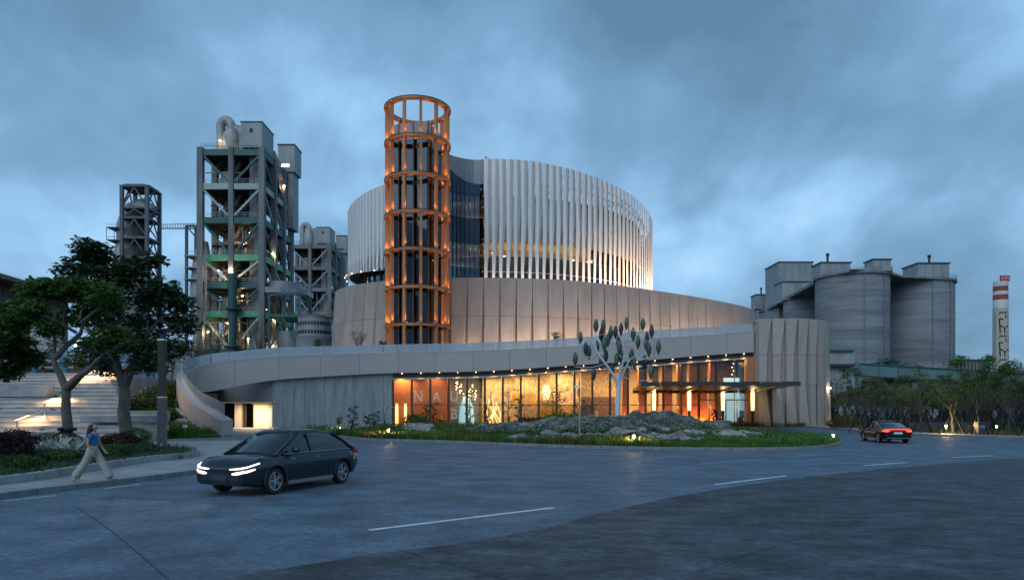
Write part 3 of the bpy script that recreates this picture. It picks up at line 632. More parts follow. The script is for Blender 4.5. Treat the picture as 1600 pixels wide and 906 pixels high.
for ch, px in zip('NAUTILUS', (654, 682, 709.6, 738.5, 767, 796, 823.5, 851)): letter(ch, px, 619, 1.3, fdist(px) + .0)
for px in (656, 684, 712, 740, 770, 800, 826, 852): lamp('letter_light', (X(px, fdist(px) + 1.5), fdist(px) + 1.5, 5.9), 34, (1, .72, .42), 'AREA', .6, None, mus, aim=(X(px, fdist(px)), fdist(px), 3.4))  # fill lamps added behind the glass to brighten the letters
letter('B', 709.6, 646, 1.3, fdist(709.6) + .0)
em = MB(); c = P(627, 617, fdist(627) + .05)
pts = [(c.x + r * math.cos(a), c.y, c.z + r * math.sin(a) * .75) for a, r in [(k * .5, .10 + .045 * k) for k in range(14)]]
em.tube(pts, .03, 5); em.build('shell_emblem', M['terra'], mus)

# ---- lobby interior
def lobby():
    g = [np.array(p) for p in glassseg]
    back = setback(g, 8.5)
    flo = xy(setback(g, .2)) + xy(back)[::-1]
    MB().prism(flo, .0, .05).build('lobby_floor', M['floor'], mus)
    n = len(g); top = MB()
    vs = []; A = setback(g, .3)
    for p, q in zip(A, back): vs += [(p[0], p[1], p[2] - .6), (q[0], q[1], p[2] - .6), (q[0], q[1], p[2] - .3), (p[0], p[1], p[2] - .3)]
    fs = []
    for i in range(n - 1): fs += [(4 * i + k, 4 * i + 4 + k, 4 * i + 4 + (k + 1) % 4, 4 * i + (k + 1) % 4) for k in range(4)]
    MB().add(vs, fs).build('lobby_ceiling', M['ceil'], mus)
    # back wall in stretches of different finish, bearings in survey pixels at the glass line
    runs = [(600, 642, 6.5, 'cream', 3.4), (613, 706, 3.0, 'terra', 9), (706, 757, 5.0, 'greywall', 9), (757, 905, 4.2, 'stonewall', 9), (905, 960, 5.5, 'brickw', 4.0), (905, 962, 6.5, 'stonewall', 9), (962, 1110, 7.5, 'cream', 9), (1105, 1180, 8.0, 'brickw', 9)]
    for a, b, off, mk, top_ in runs:
        q = [p for p in setback(g, off) if (a - 800) / F_PX - .004 <= p[0] / p[1] <= (b - 800) / F_PX + .004]
        if len(q) > 1: MB().ribbon(xy(q), .05, [min(top_, p[2] - .62) for p in q], .2).build('lobby_wall', M[mk], mus)
    # pale door in the first bay, lit from within
    q = fdist(630)
    for px in (618, 631.5): MB().box(X(px, q + 2.6), X(px + 4.2, q + 2.6), q + 2.55, q + 2.62, .06, 3.0).build('lit_panel', M['lightsoft'], mus)
    # blue lit display column and ochre side
    q = fdist(730) + 3.6
    MB().lathe([(1.05, .05), (1.05, 1.2), (.9, 2.6), (.55, 3.6), (.2, 4.2)], 20, (X(729, q), q, 0)).build('display_cone', M['skyblue'], mus, smooth=40)
    for (a, b, off, z0, z1, mk) in ((748, 753, 1.6, .06, 3.8, 'ochre'), (838, 868, 2.4, .06, 3.5, 'ochre'), (868, 903, 3.4, .06, 2.9, 'ochre'), (800, 836, 3.0, 2.9, 4.4, 'ochre')):
        q = fdist((a + b) / 2) + off; MB().box(X(a, q), X(b, q), q, q + .5, z0, z1).build('lobby_screen', M[mk], mus)
    # pendant lights like strings of beads
    bead = MB().lathe([(0, -.06), (.05, -.03), (.06, 0), (.05, .03), (0, .06)], 8).mesh('bead', M['glowpt'])
    q0 = fdist(727) + 1.5; rr = random.Random(5)
    for s in range(12):
        px = 712 + s * 2.9 + rr.uniform(-1, 1); q = q0 + rr.uniform(-.6, .8)
        z1 = 6.6; z0 = rr.uniform(3.5, 5.2)
        st = MB().tube([(X(px, q), q, z0), (X(px, q), q, z1)], .012, 5).build('pendant_string', M['bronze'], mus)
        for k in range(3): share('bead', bead, st, (X(px, q) + .05, q, z0 + k * .42 + rr.uniform(-.1, .1)))
    # glowing sculpture, round lamp, small lit figures
    q = fdist(770) + 1.6; cs = X(770, q)
    mb = MB()
    for k in range(7):
        pts = [(cs + .9 * math.sin(k * 1.7 + t * 2.2) * (1 - t * .5) + .2 * k - .5, q + .4 * math.cos(k + t * 3), .4 + t * (3.6 - .25 * k)) for t in np.linspace(0, 1, 9)]
        mb.tube(pts, .045, 6)
    mb.build('light_sculpture', M['lightsoft'], mus, smooth=40)
    q = fdist(853) + 2.0
    MB().lathe([(0, -1.0), (.35, -.9), (.55, -.3), (.55, .3), (.35, .9), (0, 1.0)], 18, (X(853.5, q), q, 4.55)).build('lantern', M['lightwhite'] if False else M['lightsoft'], mus, smooth=60)
    lamp('lantern_light', (X(853.5, q), q - .8, 4.55), 160, WARM, 'POINT', .5, None, mus)
    for px in (933, 955, 982, 1012):
        q = fdist(px) + 1.3; x = X(px, q)
        MB().lathe([(.3, .05), (.3, .6), (.12, .62), (.2, .9), (.28, 1.2), (.16, 1.5), (.12, 1.65), (.17, 1.85), (.1, 2.05), (0, 2.1)], 12, (x, q, 0)).build('lobby_figure', M['cream'], mus, smooth=50)
        lamp('figure_light', (x, q - .55, .4), 26, WARM, 'POINT', .1, None, mus)
    q = fdist(975) + 4
    lamp('cove_light', (X(985, q), q, 3.0), 90, WARM, 'POINT', .3, None, mus)
    # display tables, shelves and ceiling spots that give the room depth
    for px, w_, off, h_, mk in ((662, 14, 1.9, .85, 'dkstone'), (690, 10, 2.4, 1.0, 'cream'), (790, 18, 1.6, .9, 'brickw'), (816, 12, 2.6, 1.1, 'dkstone'), (843, 14, 1.2, .8, 'brickw'), (886, 16, 1.5, 1.0, 'dkstone'), (918, 20, 2.2, 2.9, 'brickw'), (948, 12, 1.4, .9, 'dkstone'), (996, 12, 3.0, 1.0, 'brickw'), (1036, 14, 3.2, 1.0, 'dkstone')):
        q = fdist(px) + off; x0, x1 = X(px - w_ / 2, q), X(px + w_ / 2, q)
        MB().box(x0, x1, q, q + .6, h_ - .07 if h_ < 2 else .05, h_).build('display_table' if h_ < 2 else 'display_case', M[mk], mus)
        if h_ < 2:
            for x in (x0 + .05, x1 - .11): MB().box(x, x + .06, q + .05, q + .55, .05, h_ - .075).build('table_leg', M['bronze'], mus)
            for k in range(3): xx = x0 + (x1 - x0) * (.2 + .3 * k); MB().lathe([(.10, h_), (.16, h_ + .18), (.06, h_ + .36 + .1 * k), (.09, h_ + .42 + .1 * k), (0, h_ + .48 + .1 * k)], 10, (xx, q + .3, 0)).build('exhibit', M['cream' if k % 2 else 'terra'], mus, smooth=50)
    for px in range(624, 1104, 14):
        q = fdist(px) + (1.2 if px % 28 else 2.6); zt = np.interp(X(px, q), [p[0] for p in glassseg], [p[2] for p in glassseg]) - .68
        share('ceiling_spot', bead, mus, (X(px, q), q, zt))
    # orange vertical blades behind the right hand glazing
    for px, w in ((976, 6), (1003, 10), (1024, 10), (1045, 11), (1066, 14), (1084, 12), (1099, 12), (1114, 8)):
        q = fdist(px) + .8; z1 = np.interp(X(px, q), [p[0] for p in glassseg], [p[2] for p in glassseg]) - .65
        MB().box(X(px - w / 2, q), X(px + w / 2, q), q, q + .7, .05, z1).build('orange_blade', M['orange'], mus)
    # bronze jamb and doors beside the entrance
    q = fdist(1172) - .1
    MB().box(X(1166, q), X(1178, q), q - .3, q + .8, .02, 9.2).build('entrance_jamb', M['corten'], mus)
    for px in (1134, 1152):
        q2 = fdist(px) + .05; MB().box(X(px, q2) - .08, X(px, q2) + .08, q2 - .1, q2 + .1, .05, 3.4).build('door_frame', M['steel'], mus)
    MB().box(X(1140, 92), X(1165, 92), 94.5, 94.7, .05, 6.6).build('white_screen', M['skyblue'], mus)
    # lamps
    for px, e in ((632, 200), (680, 60), (725, 90), (775, 300), (822, 280), (880, 360), (935, 380), (990, 480), (1045, 420), (1090, 420), (1140, 260)):
        q = fdist(px); zt = np.interp(X(px, q), [p[0] for p in glassseg], [p[2] for p in glassseg]) - .75
        lamp('lobby_lamp', (X(px, q + 2.2), q + 2.2, zt), e * 1.1, (1, .63, .27), 'AREA', 2.2, (0, 0, 0), mus, sy=1.6)
    for px in (1066, 1084, 1099, 1114, 1045, 1024, 1003, 976):
        q = fdist(px) + .25; lamp('blade_light', (X(px, q), q, .25), 520, ORANGE, 'SPOT', .08, None, mus, spot=100, aim=(X(px, q), q + .5, 5))
    cd = [(1144, 5.6 + .5 * k) for k in range(4)]
    for i, (px, z) in enumerate(cd): share('bead', bead, mus, (X(px + (i % 2) * 2, 95), 95, z + 1.5))
lobby()

# ---- terrace behind the balustrade
T = [np.array(p) for p in bandD if p[1] > 78.0]
LD = [(-31.0, 134), (-31.6, 126), (-30.9, 119.5), (-27.6, 113), (-20.1, 107.6), (-9.4, 104.9), (4.95, 105.9), (15.5, 110.3), (27.8, 118.8), (38, 127), (47, 136), (52, 144), (54, 152), (53, 160)]
ld = spline(LD, 8)
def terrace():
    vs = []; fs = []; q = setback(T, .4); bk_ = resample(ld[10:], n=len(q) - 1)
    for a, b in zip(q, bk_): vs += [(a[0], a[1], a[3] - .25), (b[0], b[1] + .4, a[3] - .25)]
    for i in range(len(q) - 1): fs.append((2 * i, 2 * i + 2, 2 * i + 3, 2 * i + 1))
    MB().add(vs, fs).build('roof_terrace', M['walk'], mus)
terrace()

# ---- wedge panelled drum
ZT, ZJ, ZB = 22.4, 16.5, 7.5
def wedge(a, b, t0, t1, z0, z1, depth, foldf, outf, matl, gap=.02):
    v = (b - a)[:2]; L = math.hypot(*v); u = v / L; n0 = np.array((u[1], -u[0])); a2 = a[:2] + u * gap; L2 = L - 2 * gap
    def pt(f, o, z): q = a2 + u * (f * L2) + n0 * o; return (q[0], q[1], z)
    o0, o1 = outf(t0) * depth, outf(t1) * depth; f0, f1 = foldf(t0), foldf(t1)
    b_ = -.04
    vs = [pt(0, b_, z0), pt(0, o0, z0), pt(f0, o0, z0), pt(1, 0, z0), pt(1, b_, z0), pt(0, b_, z1), pt(0, o1, z1), pt(f1, o1, z1), pt(1, 0, z1), pt(1, b_, z1)]
    fs = [(i, (i + 1) % 5, 5 + (i + 1) % 5, 5 + i) for i in range(5)] + [(0, 1, 2, 3, 4), (9, 8, 7, 6, 5)]
    return MB().add(vs, fs)
def drum_panels():
    pts = resample(ld, step=2.5)
    bkp = [(p[0], p[1]) for p in setback([np.array((p[0], p[1])) for p in resample(ld, step=1.2)], .06)]
    MB().ribbon(bkp, ZB, ZT - .02, .4).build('drum_core', M['joint'], mus)
    MB().ribbon(bkp, ZT - .02, ZT + .03, .45).build('drum_coping', M['grc'], mus)
    for a, b in zip(pts, pts[1:]):
        wedge(a, b, 0.0, .40, ZT, ZJ + .02, .95, lambda t: 1 - .34 * t, lambda t: .02 + t, M['grc'] if rnd.random() < .8 else M['grc'], .022).build('wedge_panel', M['grc'], mus)
        wedge(a, b, .40, 1.0, ZJ - .02, ZB, .95, lambda t: 1 - .34 * t, lambda t: .02 + t, M['grc'], .022).build('wedge_panel', M['grc'], mus)
    # flat roof of the lower drum
    poly = [(p[0], p[1] + .3) for p in ld]
    MB().prism(poly, ZT - 1.0, ZT - .6).build('drum_roof', M['walk'], mus)
drum_panels()
# warm wall wash from the terrace on the lower drum
for (x, y, z, e) in ((-27, 104.5, 9.4, 60), (-6, 101.6, 9.6, 160), (0.5, 101.8, 9.9, 220), (6, 102.4, 10, 330), (11, 104, 10.2, 330), (17, 107, 10.6, 420), (24, 112, 11, 480), (31, 117, 11.3, 520), (38, 122.5, 11.6, 560), (45, 130, 11.8, 560)):
    MB().box(x - .6, x + .6, y - .05, y + .05, z - .25, z - .1).build('wall_washer', M['darkmetal'], mus)
    lamp('wall_wash', (x, y, z), e * 1.5, (1, .68, .46), 'AREA', 3.0, None, mus, sy=.15, aim=(x - 1.2, y + 3.0, z + 5))

# ---- right hand end drum with deep pleats
PY = spline([(31.95, 91.4), (32.4, 90.0), (36, 89.3), (39.4, 90.0), (42, 91.8), (43.6, 94.4), (44.0, 97.5), (43.6, 101)], 8)
def end_drum():
    Z0, Z1, Z2, Z3 = 14.1, 9.35, 5.4, .05
    pts = [PY[0]] + resample(PY[8:], step=1.62)
    bkp = xy(setback([np.array((p[0], p[1])) for p in resample(PY, step=.8)], .72))
    MB().ribbon(bkp, 0, Z0 - .05, .4).build('end_drum_core', M['joint'], mus)
    MB().prism([(p[0], p[1] + .1) for p in PY], Z0 - .4, Z0 - .1).build('end_drum_roof', M['grc'], mus)
    for i, (a, b) in enumerate(zip(pts, pts[1:])):
        a, b = np.array(a), np.array(b)
        if i == 0:
            wedge(a, b, 0, 1, Z0, Z3, .02, lambda t: .97, lambda t: 1, M['grc2']).build('pleat_panel', M['grc2'], mus); continue
        v = (b - a)[:2]; n_ = np.array((v[1], -v[0])) / math.hypot(*v)
        fo = lambda z: float(np.interp(z, [Z3, Z2, 8.2, Z0], [.88 if i < 5 else .54, .56, .55, .94]))
        def pleat(z0, z1):
            q = lambda f, o, z: (*(a[:2] + v * f + n_ * o), z)
            oa, ob = .05 + .30 * (Z0 - z0) / Z0, .05 + .30 * (Z0 - z1) / Z0
            lo = [q(.02, -.34, z1), q(.02, ob, z1), q(fo(z1), ob + .06, z1), q(fo(z1), -.34, z1)]; hi = [q(.02, -.34, z0), q(.02, oa, z0), q(fo(z0), oa + .06, z0), q(fo(z0), -.34, z0)]
            MB().hexa([lo[0], lo[1], lo[2], lo[3], hi[0], hi[1], hi[2], hi[3]]).build('pleat_panel', M['grc2'], mus)
        pleat(Z0, Z1 + .015); pleat(Z1 - .015, Z2 + .015); pleat(Z2 - .015, Z3)
        if i >= 5: MB().ribbon([tuple(a[:2] + v * .45 - n_ * .25), tuple(b[:2] - n_ * .25)], Z3, Z2, -.04).build('dark_window', M['glassblue'], mus)
        MB().ribbon([tuple(a[:2] + v * .5 - n_ * .32), tuple(b[:2] + v * .05 - n_ * .32)], Z3, Z0 - .12, .1).build('slot_lining', M['bronze'] if i >= 5 else M['grc'], mus)
end_drum()

# ---- upper drum with pleated white fins
DC, DR = Vector((-2.3, 140.0)), 30.4
dirc = (-DC).normalized()                                   # towards the camera
lat = Vector((-dirc.y, dirc.x)) if Vector((-dirc.y, dirc.x)).x > 0 else Vector((dirc.y, -dirc.x))
def dp(phi, r): q = DC + dirc * (r * math.cos(phi)) + lat * (r * math.sin(phi)); return (q.x, q.y)
_ph = [R(a) for a in (-100, -77, -50, -28, -6, 8, 20, 33, 48, 64, 78, 100)]
_zt = [39.8, 40.1, 40.5, 40.6, 42.4, 42.2, 41.6, 40.9, 40.0, 39.0, 38.5, 38.0]
_zb = [28.2, 27.8, 26.4, 25.4, 22.5, 22.4, 22.4, 22.4, 22.4, 22.4, 22.4, 22.4]
zt = lambda p: float(np.interp(p, _ph, _zt)); zb = lambda p: float(np.interp(p, _ph, _zb))
pit = R(2.22)
def drum_fins():
    k = math.ceil(R(-100) / pit)
    while k * pit < R(102):
        ph = k * pit; k += 1
        if R(-27) < ph < R(-6.3): continue
        z0, z1 = zb(ph), zt(ph); mb = MB(); hf = DR * pit
        def row(t, z):
            w = .27 if t > .3 else .21 + .06 * (t / .3)
            e_ = min(1.0, max(0.0, (t - .12) / .40)); e1 = w + .03 + (hf - 2 * w - .05) * e_; dep = .34 - .10 * e_
            wob = .05 * math.sin(t * 9 + k * 2.4)
            A = dp(ph + (-w + wob) / DR, DR); B = dp(ph + (w + wob) / DR, DR); C = dp(ph + (e1 + wob) / DR, DR - dep)
            return [(A[0], A[1], z), (B[0], B[1], z), (C[0], C[1], z)]
        ts = [0, .12, .25, .38, .52, .75, 1.0]; vs = []
        for t in ts: vs += row(t, z0 + (z1 - z0) * t)
        for i in range(len(ts) - 1):
            q = [(3 * i, 3 * i + 1, 3 * i + 4, 3 * i + 3), (3 * i + 1, 3 * i + 2, 3 * i + 5, 3 * i + 4)]
            mb.f += [q[0], q[1]]; mb.mi += [0, 1]
        mb.v = vs
        o = mb.build('facade_fin', [M['fin'], M['mesh']], mus, fix=False)
        sm = o.modifiers.new('thickness', 'SOLIDIFY'); sm.thickness = .035; sm.offset = 0
    # ring beams holding the fins
    for zf in (.10, .36, .62, .86):
        for a0, a1 in ((-100, -28), (-6, 101)):
            ps = [R(a) for a in np.arange(a0, a1, 2)]
            pts = [(*dp(p, DR - .85), zb(p) + (zt(p) - zb(p)) * zf) for p in ps]
            MB().tube(pts, .06, 6).build('fin_rail', M['lattice'], mus)
drum_fins()
def drum_inner():
    r = DR - 2.6
    # floors and roof
    def disc(name, rr, z0, z1, mk):
        MB().prism([dp(a, rr) for a in np.linspace(PI, -PI, 73)[:-1]], z0, z1).build(name, mk, mus)
    disc('drum_floor', r, 22.0, 22.4, M['floor']); disc('drum_ceiling', r, 29.6, 30.3, M['cream']); disc('drum_roof', r + .3, 36.4, 37.0, M['greymetal'])
    # glazing below, solid wall above
    for i in range(72):
        a, b = R(-180 + i * 5 + .1), R(-180 + (i + 1) * 5 - .1)
        if abs((a + b) / 2) > R(112): continue
        if R(-29) < (a + b) / 2 < R(-4.5): continue
        q = [dp(a, r), dp(b, r)]
        MB().ribbon(q, 22.4, 29.6, .04).build('drum_pane', M['drumglass'], mus)
        MB().ribbon(q, 30.02, 36.4, .15).build('drum_wall_panel', M['white2'], mus)
        MB().rbox((*dp(a - R(.1), r + .06), 26.0), (.14, .3, 7.2), math.atan2(dp(a, 1)[1] - DC.y, dp(a, 1)[0] - DC.x) + PI / 2).build('drum_mullion', M['bronze'], mus)
    # exposed roof lattice behind the fin tops
    for i in range(-4, 52):
        a = R(i * 2.22)
        if i < 3 or i > 46: continue
        p, q = dp(a, r + .9), dp(a + R(2.22), r + .9)
        mb = MB(); zz_ = [37.0, 38.3, 39.6]
        top = zt(a) - .8
        if i % 2 == 0: mb.bar((*p, 36.2), (*p, top), .16)
        mb.bar((*p, top), (*q, top), .18); mb.bar((*p, (36.8 + top) / 2), (*q, (36.8 + top) / 2), .14)
        if top > 37.5: mb.bar((*p, 36.6), (*q, top), .10)
        mb.build('roof_lattice', M['lattice'], mus)
    # core wall of the gallery inside
    MB().lathe([(22, 22.4), (22, 29.6)], 72, (DC.x, DC.y, 0), cap=False).build('gallery_wall', M['cream'], mus, smooth=40)
    # ring of ceiling lights
    bead = MB().lathe([(.16, -.06), (.16, 0)], 10).mesh('ceiling_spot', M['lightwhite'])
    for i in range(20): share('ceiling_spot', bead, mus, (*dp(R(-3 + i * 4.4), 25.5 - (i % 3) * .8), 28.4 - (i % 4) * .35))
    for a, e in ((-3, 1300), (12, 1000), (28, 1000), (44, 1200), (60, 1300), (76, 1300), (-60, 200)):
        lamp('gallery_lamp', (*dp(R(a), 25.0), 28.6), e, (1, .72, .44), 'AREA', 3.0, (0, 0, 0), mus)
drum_inner()
# underside of the left overhang and the neck below it
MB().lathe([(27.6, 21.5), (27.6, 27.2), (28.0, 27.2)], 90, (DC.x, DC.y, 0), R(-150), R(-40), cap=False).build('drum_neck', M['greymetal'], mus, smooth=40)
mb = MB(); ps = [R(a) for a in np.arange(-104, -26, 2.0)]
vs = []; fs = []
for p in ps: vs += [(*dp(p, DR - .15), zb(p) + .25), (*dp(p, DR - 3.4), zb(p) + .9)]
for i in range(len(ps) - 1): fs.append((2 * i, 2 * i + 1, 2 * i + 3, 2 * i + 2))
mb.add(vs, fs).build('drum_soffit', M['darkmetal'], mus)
# solid skin behind the left fins
for i in range(26):
    a, b = R(-104 + i * 3 + .05), R(-104 + (i + 1) * 3 - .05)
    MB().ribbon([dp(a, DR - 1.0), dp(b, DR - 1.0)], zb(a) + .6, zt(a) - 1.8, .1).build('drum_wall_panel', M['white2'], mus)
# uplights at the fin feet
upl = MB().lathe([(.09, 0), (.12, .14)], 8).mesh('uplight', M['lightwarm'])
for k in range(8):
    ph = R(-86 + k * 8.3)
    p = dp(ph, DR + .55); share('uplight', upl, mus, (*p, zb(ph) - .1)); b2 = dp(ph + R(.3), DR + .1)
    lamp('fin_uplight', (*dp(ph, DR + .50), zb(ph) - .05), 330, WARM, 'SPOT', .12, None, mus, spot=40, blend=.9, aim=(*dp(ph, DR + .05), zb(ph) + 8))
for k in range(18):
    ph = R(-3 + k * 5.6); far_ = k >= 6; o_ = 3.2 if far_ else 1.3; e = 50 if not far_ else 330 + (k - 6) * 40
    p = dp(ph, DR + o_); MB().rbox((p[0], p[1], 22.0), (1.8, .2, .3), -ph).build('uplight', M['darkmetal'], mus)
    lamp('fin_wash', (p[0], p[1], 22.35), e, (1, .66, .40), 'AREA', 2.4, None, mus, sy=.25, aim=(*dp(ph, DR - .1), 22.35 + (5.0 if far_ else 6)))

# ---- glazed notch beside the lift tower
def notch():
    pth = spline([(-11.6, 107.6), (-9.6, 109.7), (-7.8, 111.0), (-6.2, 111.6), (-4.9, 111.5), (-4.3, 111.0), (-4.4, 110.2)], 8)
    gl = resample(pth[:36], n=11); ztop = [41.6, 41.4, 41.1, 40.7, 40.3, 39.9, 39.6, 39.3, 39.1, 39.0, 38.9, 38.9]
    for i, (a, b) in enumerate(zip(gl, gl[1:])):
        zs = [22.4, 25.4, 29.2, 33.4, 37.0]
        for j, (z0, z1) in enumerate(zip(zs, zs[1:] + [None])):
            t0, t1 = (z1, z1) if z1 else (ztop[i], ztop[i + 1])
            MB().ribbon([a[:2], b[:2]], z0 + .03, [t0 - .02, t1 - .02], .04).build('notch_pane', M['glasslit' if j in (0, 1, 3) else 'glassblue'], mus)
        MB().rbox((a[0], a[1] - .05, (22.4 + ztop[i]) / 2), (.09, .22, ztop[i] - 22.4)).build('notch_mullion', M['darkmetal'], mus)
        if i > 1: MB().ribbon([(a[0], a[1] + .02), (b[0] - .02, b[1] + .02)], [ztop[i], ztop[i + 1]], 42.9, .1).build('notch_parapet', M['greymetal'], mus)
    MB().ribbon(xy(pth[36:]), 22.4, 42.88, .3).build('notch_reveal', M['greymetal'], mus)
    # lit floors seen through the glass
    for z in (25.2, 29.3, 33.3, 37.1):
        MB().prism([(p[0] - .05, p[1] + .12) for p in pth[:33]] + [(-4.8, 118.5), (-14.5, 118.5), (-14.5, 111)], z - .2, z + .1).build('notch_floor', M['ceil'], mus)
    MB().box(-15, -4.7, 118.6, 118.9, 22.4, 40).build('notch_wall', M['cream'], mus)
    for (x, y, z, e) in ((-9.0, 112.6, 36.0, 700), (-6.6, 113.6, 36.0, 600), (-9, 112.4, 28.9, 900), (-6.2, 113.8, 28.9, 1100), (-8, 113.8, 24.9, 300)):
        lamp('notch_lamp', (x, y, z), e, WARM, 'AREA', 1.4, (0, 0, 0), mus)
notch()

# ================================================================== LIFT TOWER
TC = (X(652.5, 98), 98.0); TRAD = 4.72
tow = thing('lift_tower', 'slim round lift tower of stacked orange steel rings round a dark glass shaft', 'tower', (TC[0], TC[1], 0))
ring_z = [9.0 + 5.16 * k for k in range(8)]; ring_z = [14.1 - 5.16 + 5.16 * k for k in range(8)]
for z in ring_z:
    MB().lathe([(TRAD - .85, z - .32), (TRAD, z - .32), (TRAD, z), (TRAD - .85, z), (TRAD - .85, z - .32)], 64, (*TC, 0), cap=False).build('ring_beam', M['corten'], tow, smooth=40)
    MB().lathe([(TRAD - .02, z - .06), (TRAD + .04, z - .06), (TRAD + .04, z + .03), (TRAD - .86, z + .03), (TRAD - .86, z + .004), (TRAD - .02, z + .004)], 64, (*TC, 0), cap=False).build('ring_cap', M['bronze'], tow, smooth=40)
for j in range(12):
    a = R(-90 - 1.5 + 15 + 30 * j); ca = (TC[0] + (TRAD - .36) * math.cos(a), TC[1] + (TRAD - .36) * math.sin(a))
    for k in range(7):
        z0 = ring_z[k] + .031; z1 = ring_z[k + 1] - .325
        MB().rbox((ca[0], ca[1], (z0 + z1) / 2), (.34, .46, z1 - z0), a + PI / 2).build('column', M['corten'], tow)
        q = (ca[0] + .40 * math.cos(a + PI / 2) * (1 if math.cos(a) < 0 else -1), ca[1] + .40 * math.sin(a + PI / 2) * (1 if math.cos(a) < 0 else -1))
        MB().lathe([(.05, 0), (.06, .06)], 8, (q[0], q[1], z0)).build('uplight', M['lightwarm'], tow)
        lamp('column_uplight', (q[0], q[1], z0 + .25), 120, (1, .47, .14), 'SPOT', .10, None, tow, spot=70, blend=1.0, aim=(ca[0], ca[1], z0 + 2.6))
        lamp('column_uplight', (TC[0] + (TRAD + .04) * math.cos(a), TC[1] + (TRAD + .04) * math.sin(a), z0 + .12), 26, (1, .47, .14), 'SPOT', .08, None, tow, spot=80, blend=1.0, aim=(TC[0] + (TRAD - .25) * math.cos(a), TC[1] + (TRAD - .25) * math.sin(a), z0 + 2.2)) if math.sin(a) < .3 else None
        lamp('column_uplight', (TC[0] + (TRAD - .85) * math.cos(a + .12), TC[1] + (TRAD - .85) * math.sin(a + .12), z0 + .1), 150, (1, .43, .11), 'SPOT', .06, None, tow, spot=110, blend=.8, aim=(ca[0], ca[1], z0 + 4.2))
def shaft():
    c = Vector((TC[0] - .2, TC[1] + .3)); ang = R(-14); hx, hy = 2.75, 2.5
    def L(u, v): return (c.x + u * math.cos(ang) - v * math.sin(ang), c.y + u * math.sin(ang) + v * math.cos(ang))
    cor = [L(-hx, -hy), L(hx, -hy), L(hx, hy), L(-hx, hy)]
    zs = [8] + [z + .0 for z in ring_z[1:7]] + [42.3]
    for s in range(4):
        a, b = np.array(cor[s]), np.array(cor[(s + 1) % 4]); n = 5 if s % 2 == 0 else 4
        for k in range(n + 1):
            q = a + (b - a) * k / n
            if k < n or s == 3: MB().rbox((q[0], q[1], 25.2), (.16, .16, 34.2), ang).build('shaft_mullion', M['bronze'], tow)
            if k == n: break
            q2 = a + (b - a) * (k + 1) / n; u = (q2 - q) / np.linalg.norm(q2 - q) * .085
            for j in range(7):
                top = j == 6
                MB().ribbon([tuple(q + u), tuple(q2 - u)], zs[j] + .04, zs[j + 1] - .04, -.04).build('shaft_panel' if top else 'shaft_pane', M['greymetal'] if top else M['glassblue'], tow)
    for z in zs[1:7]:
        MB().prism([L(-hx + .1, -hy + .1), L(hx - .1, -hy + .1), L(hx - .1, hy - .1), L(-hx + .1, hy - .1)], z - .15, z + .03).build('shaft_floor', M['darkmetal'], tow)
    MB().prism([L(-1.2, -1.0), L(1.2, -1.0), L(1.2, 1.4), L(-1.2, 1.4)], 8, 41).build('lift_core', M['plantdark'], tow)
    for z in zs[2:7]: 
        MB().rbox((*L(.9, -1.9), z - .7), (.5, .1, .7), ang).build('shaft_lamp', M['lightsoft'], tow)
    for z in zs[1:7]:                            # landing bridges to the drum
        MB().prism([L(hx - .6, hy), L(hx + .6, hy), (TC[0] + 2.4, TC[1] + 9.5), (TC[0] + .6, TC[1] + 9.5)], z - .3, z - .05).build('landing_bridge', M['darkmetal'], tow)
shaft()

# ================================================================== CANOPY
can = thing('entrance_canopy', 'low flat dark steel entrance canopy on glowing lantern posts', 'canopy', (X(1080, 82), 80, 0))
cz = 4.75
A0, A1, B1, B0 = (X(1000, 70), 70), (X(1252, 70), 70), (X(1208, 92), 92), (X(988, 92), 92)
def cq(s, t): 
    a = (A0[0] + (A1[0] - A0[0]) * s, A0[1] + (A1[1] - A0[1]) * s); b = (B0[0] + (B1[0] - B0[0]) * s, B0[1] + (B1[1] - B0[1]) * s)
    return (a[0] + (b[0] - a[0]) * t, a[1] + (b[1] - a[1]) * t)
for k in range(8):
    s0, s1 = k / 8 + .003, (k + 1) / 8 - .003; dz = .05 * (k % 2)
    MB().prism([cq(s0, .02), cq(s1, .02), cq(s1, .98), cq(s0, .98)], cz + .0 + dz, cz + .12 + dz).build('canopy_panel', M['canopy'], can)
    for t in (0.0, .985): MB().prism([cq(s0, t), cq(s1, t), cq(s1, t + .015), cq(s0, t + .015)], cz - (.12 if t < .5 else .34) + dz, cz + .30 + dz).build('edge_beam', M['darkmetal'], can)
for s in (.12, .37, .62, .86):
    MB().prism([cq(s - .006, .03), cq(s + .006, .03), cq(s + .006, .97), cq(s - .006, .97)], cz - .22, cz - .005).build('canopy_rib', M['canopy'], can)
lan = []
for px, d in ((1022, 89), (1077, 89), (1129.5, 89), (1176, 88.5)):
    x = X(px, d)
    MB().lathe([(.16, .02), (.16, 2.05), (.2, 2.1)], 12, (x, d, 0)).build('lantern_post', M['darkmetal'], can, smooth=40)
    MB().lathe([(.2, 2.11), (.26, 4.3), (.2, 4.5), (.2, cz - .01)], 12, (x, d, 0)).build('lantern', M['lightwarm'] if False else M['lightsoft'], can, smooth=40)
    lamp('lantern_light', (x, d - .6, 2.6), 45, WARM, 'POINT', .3, None, can)

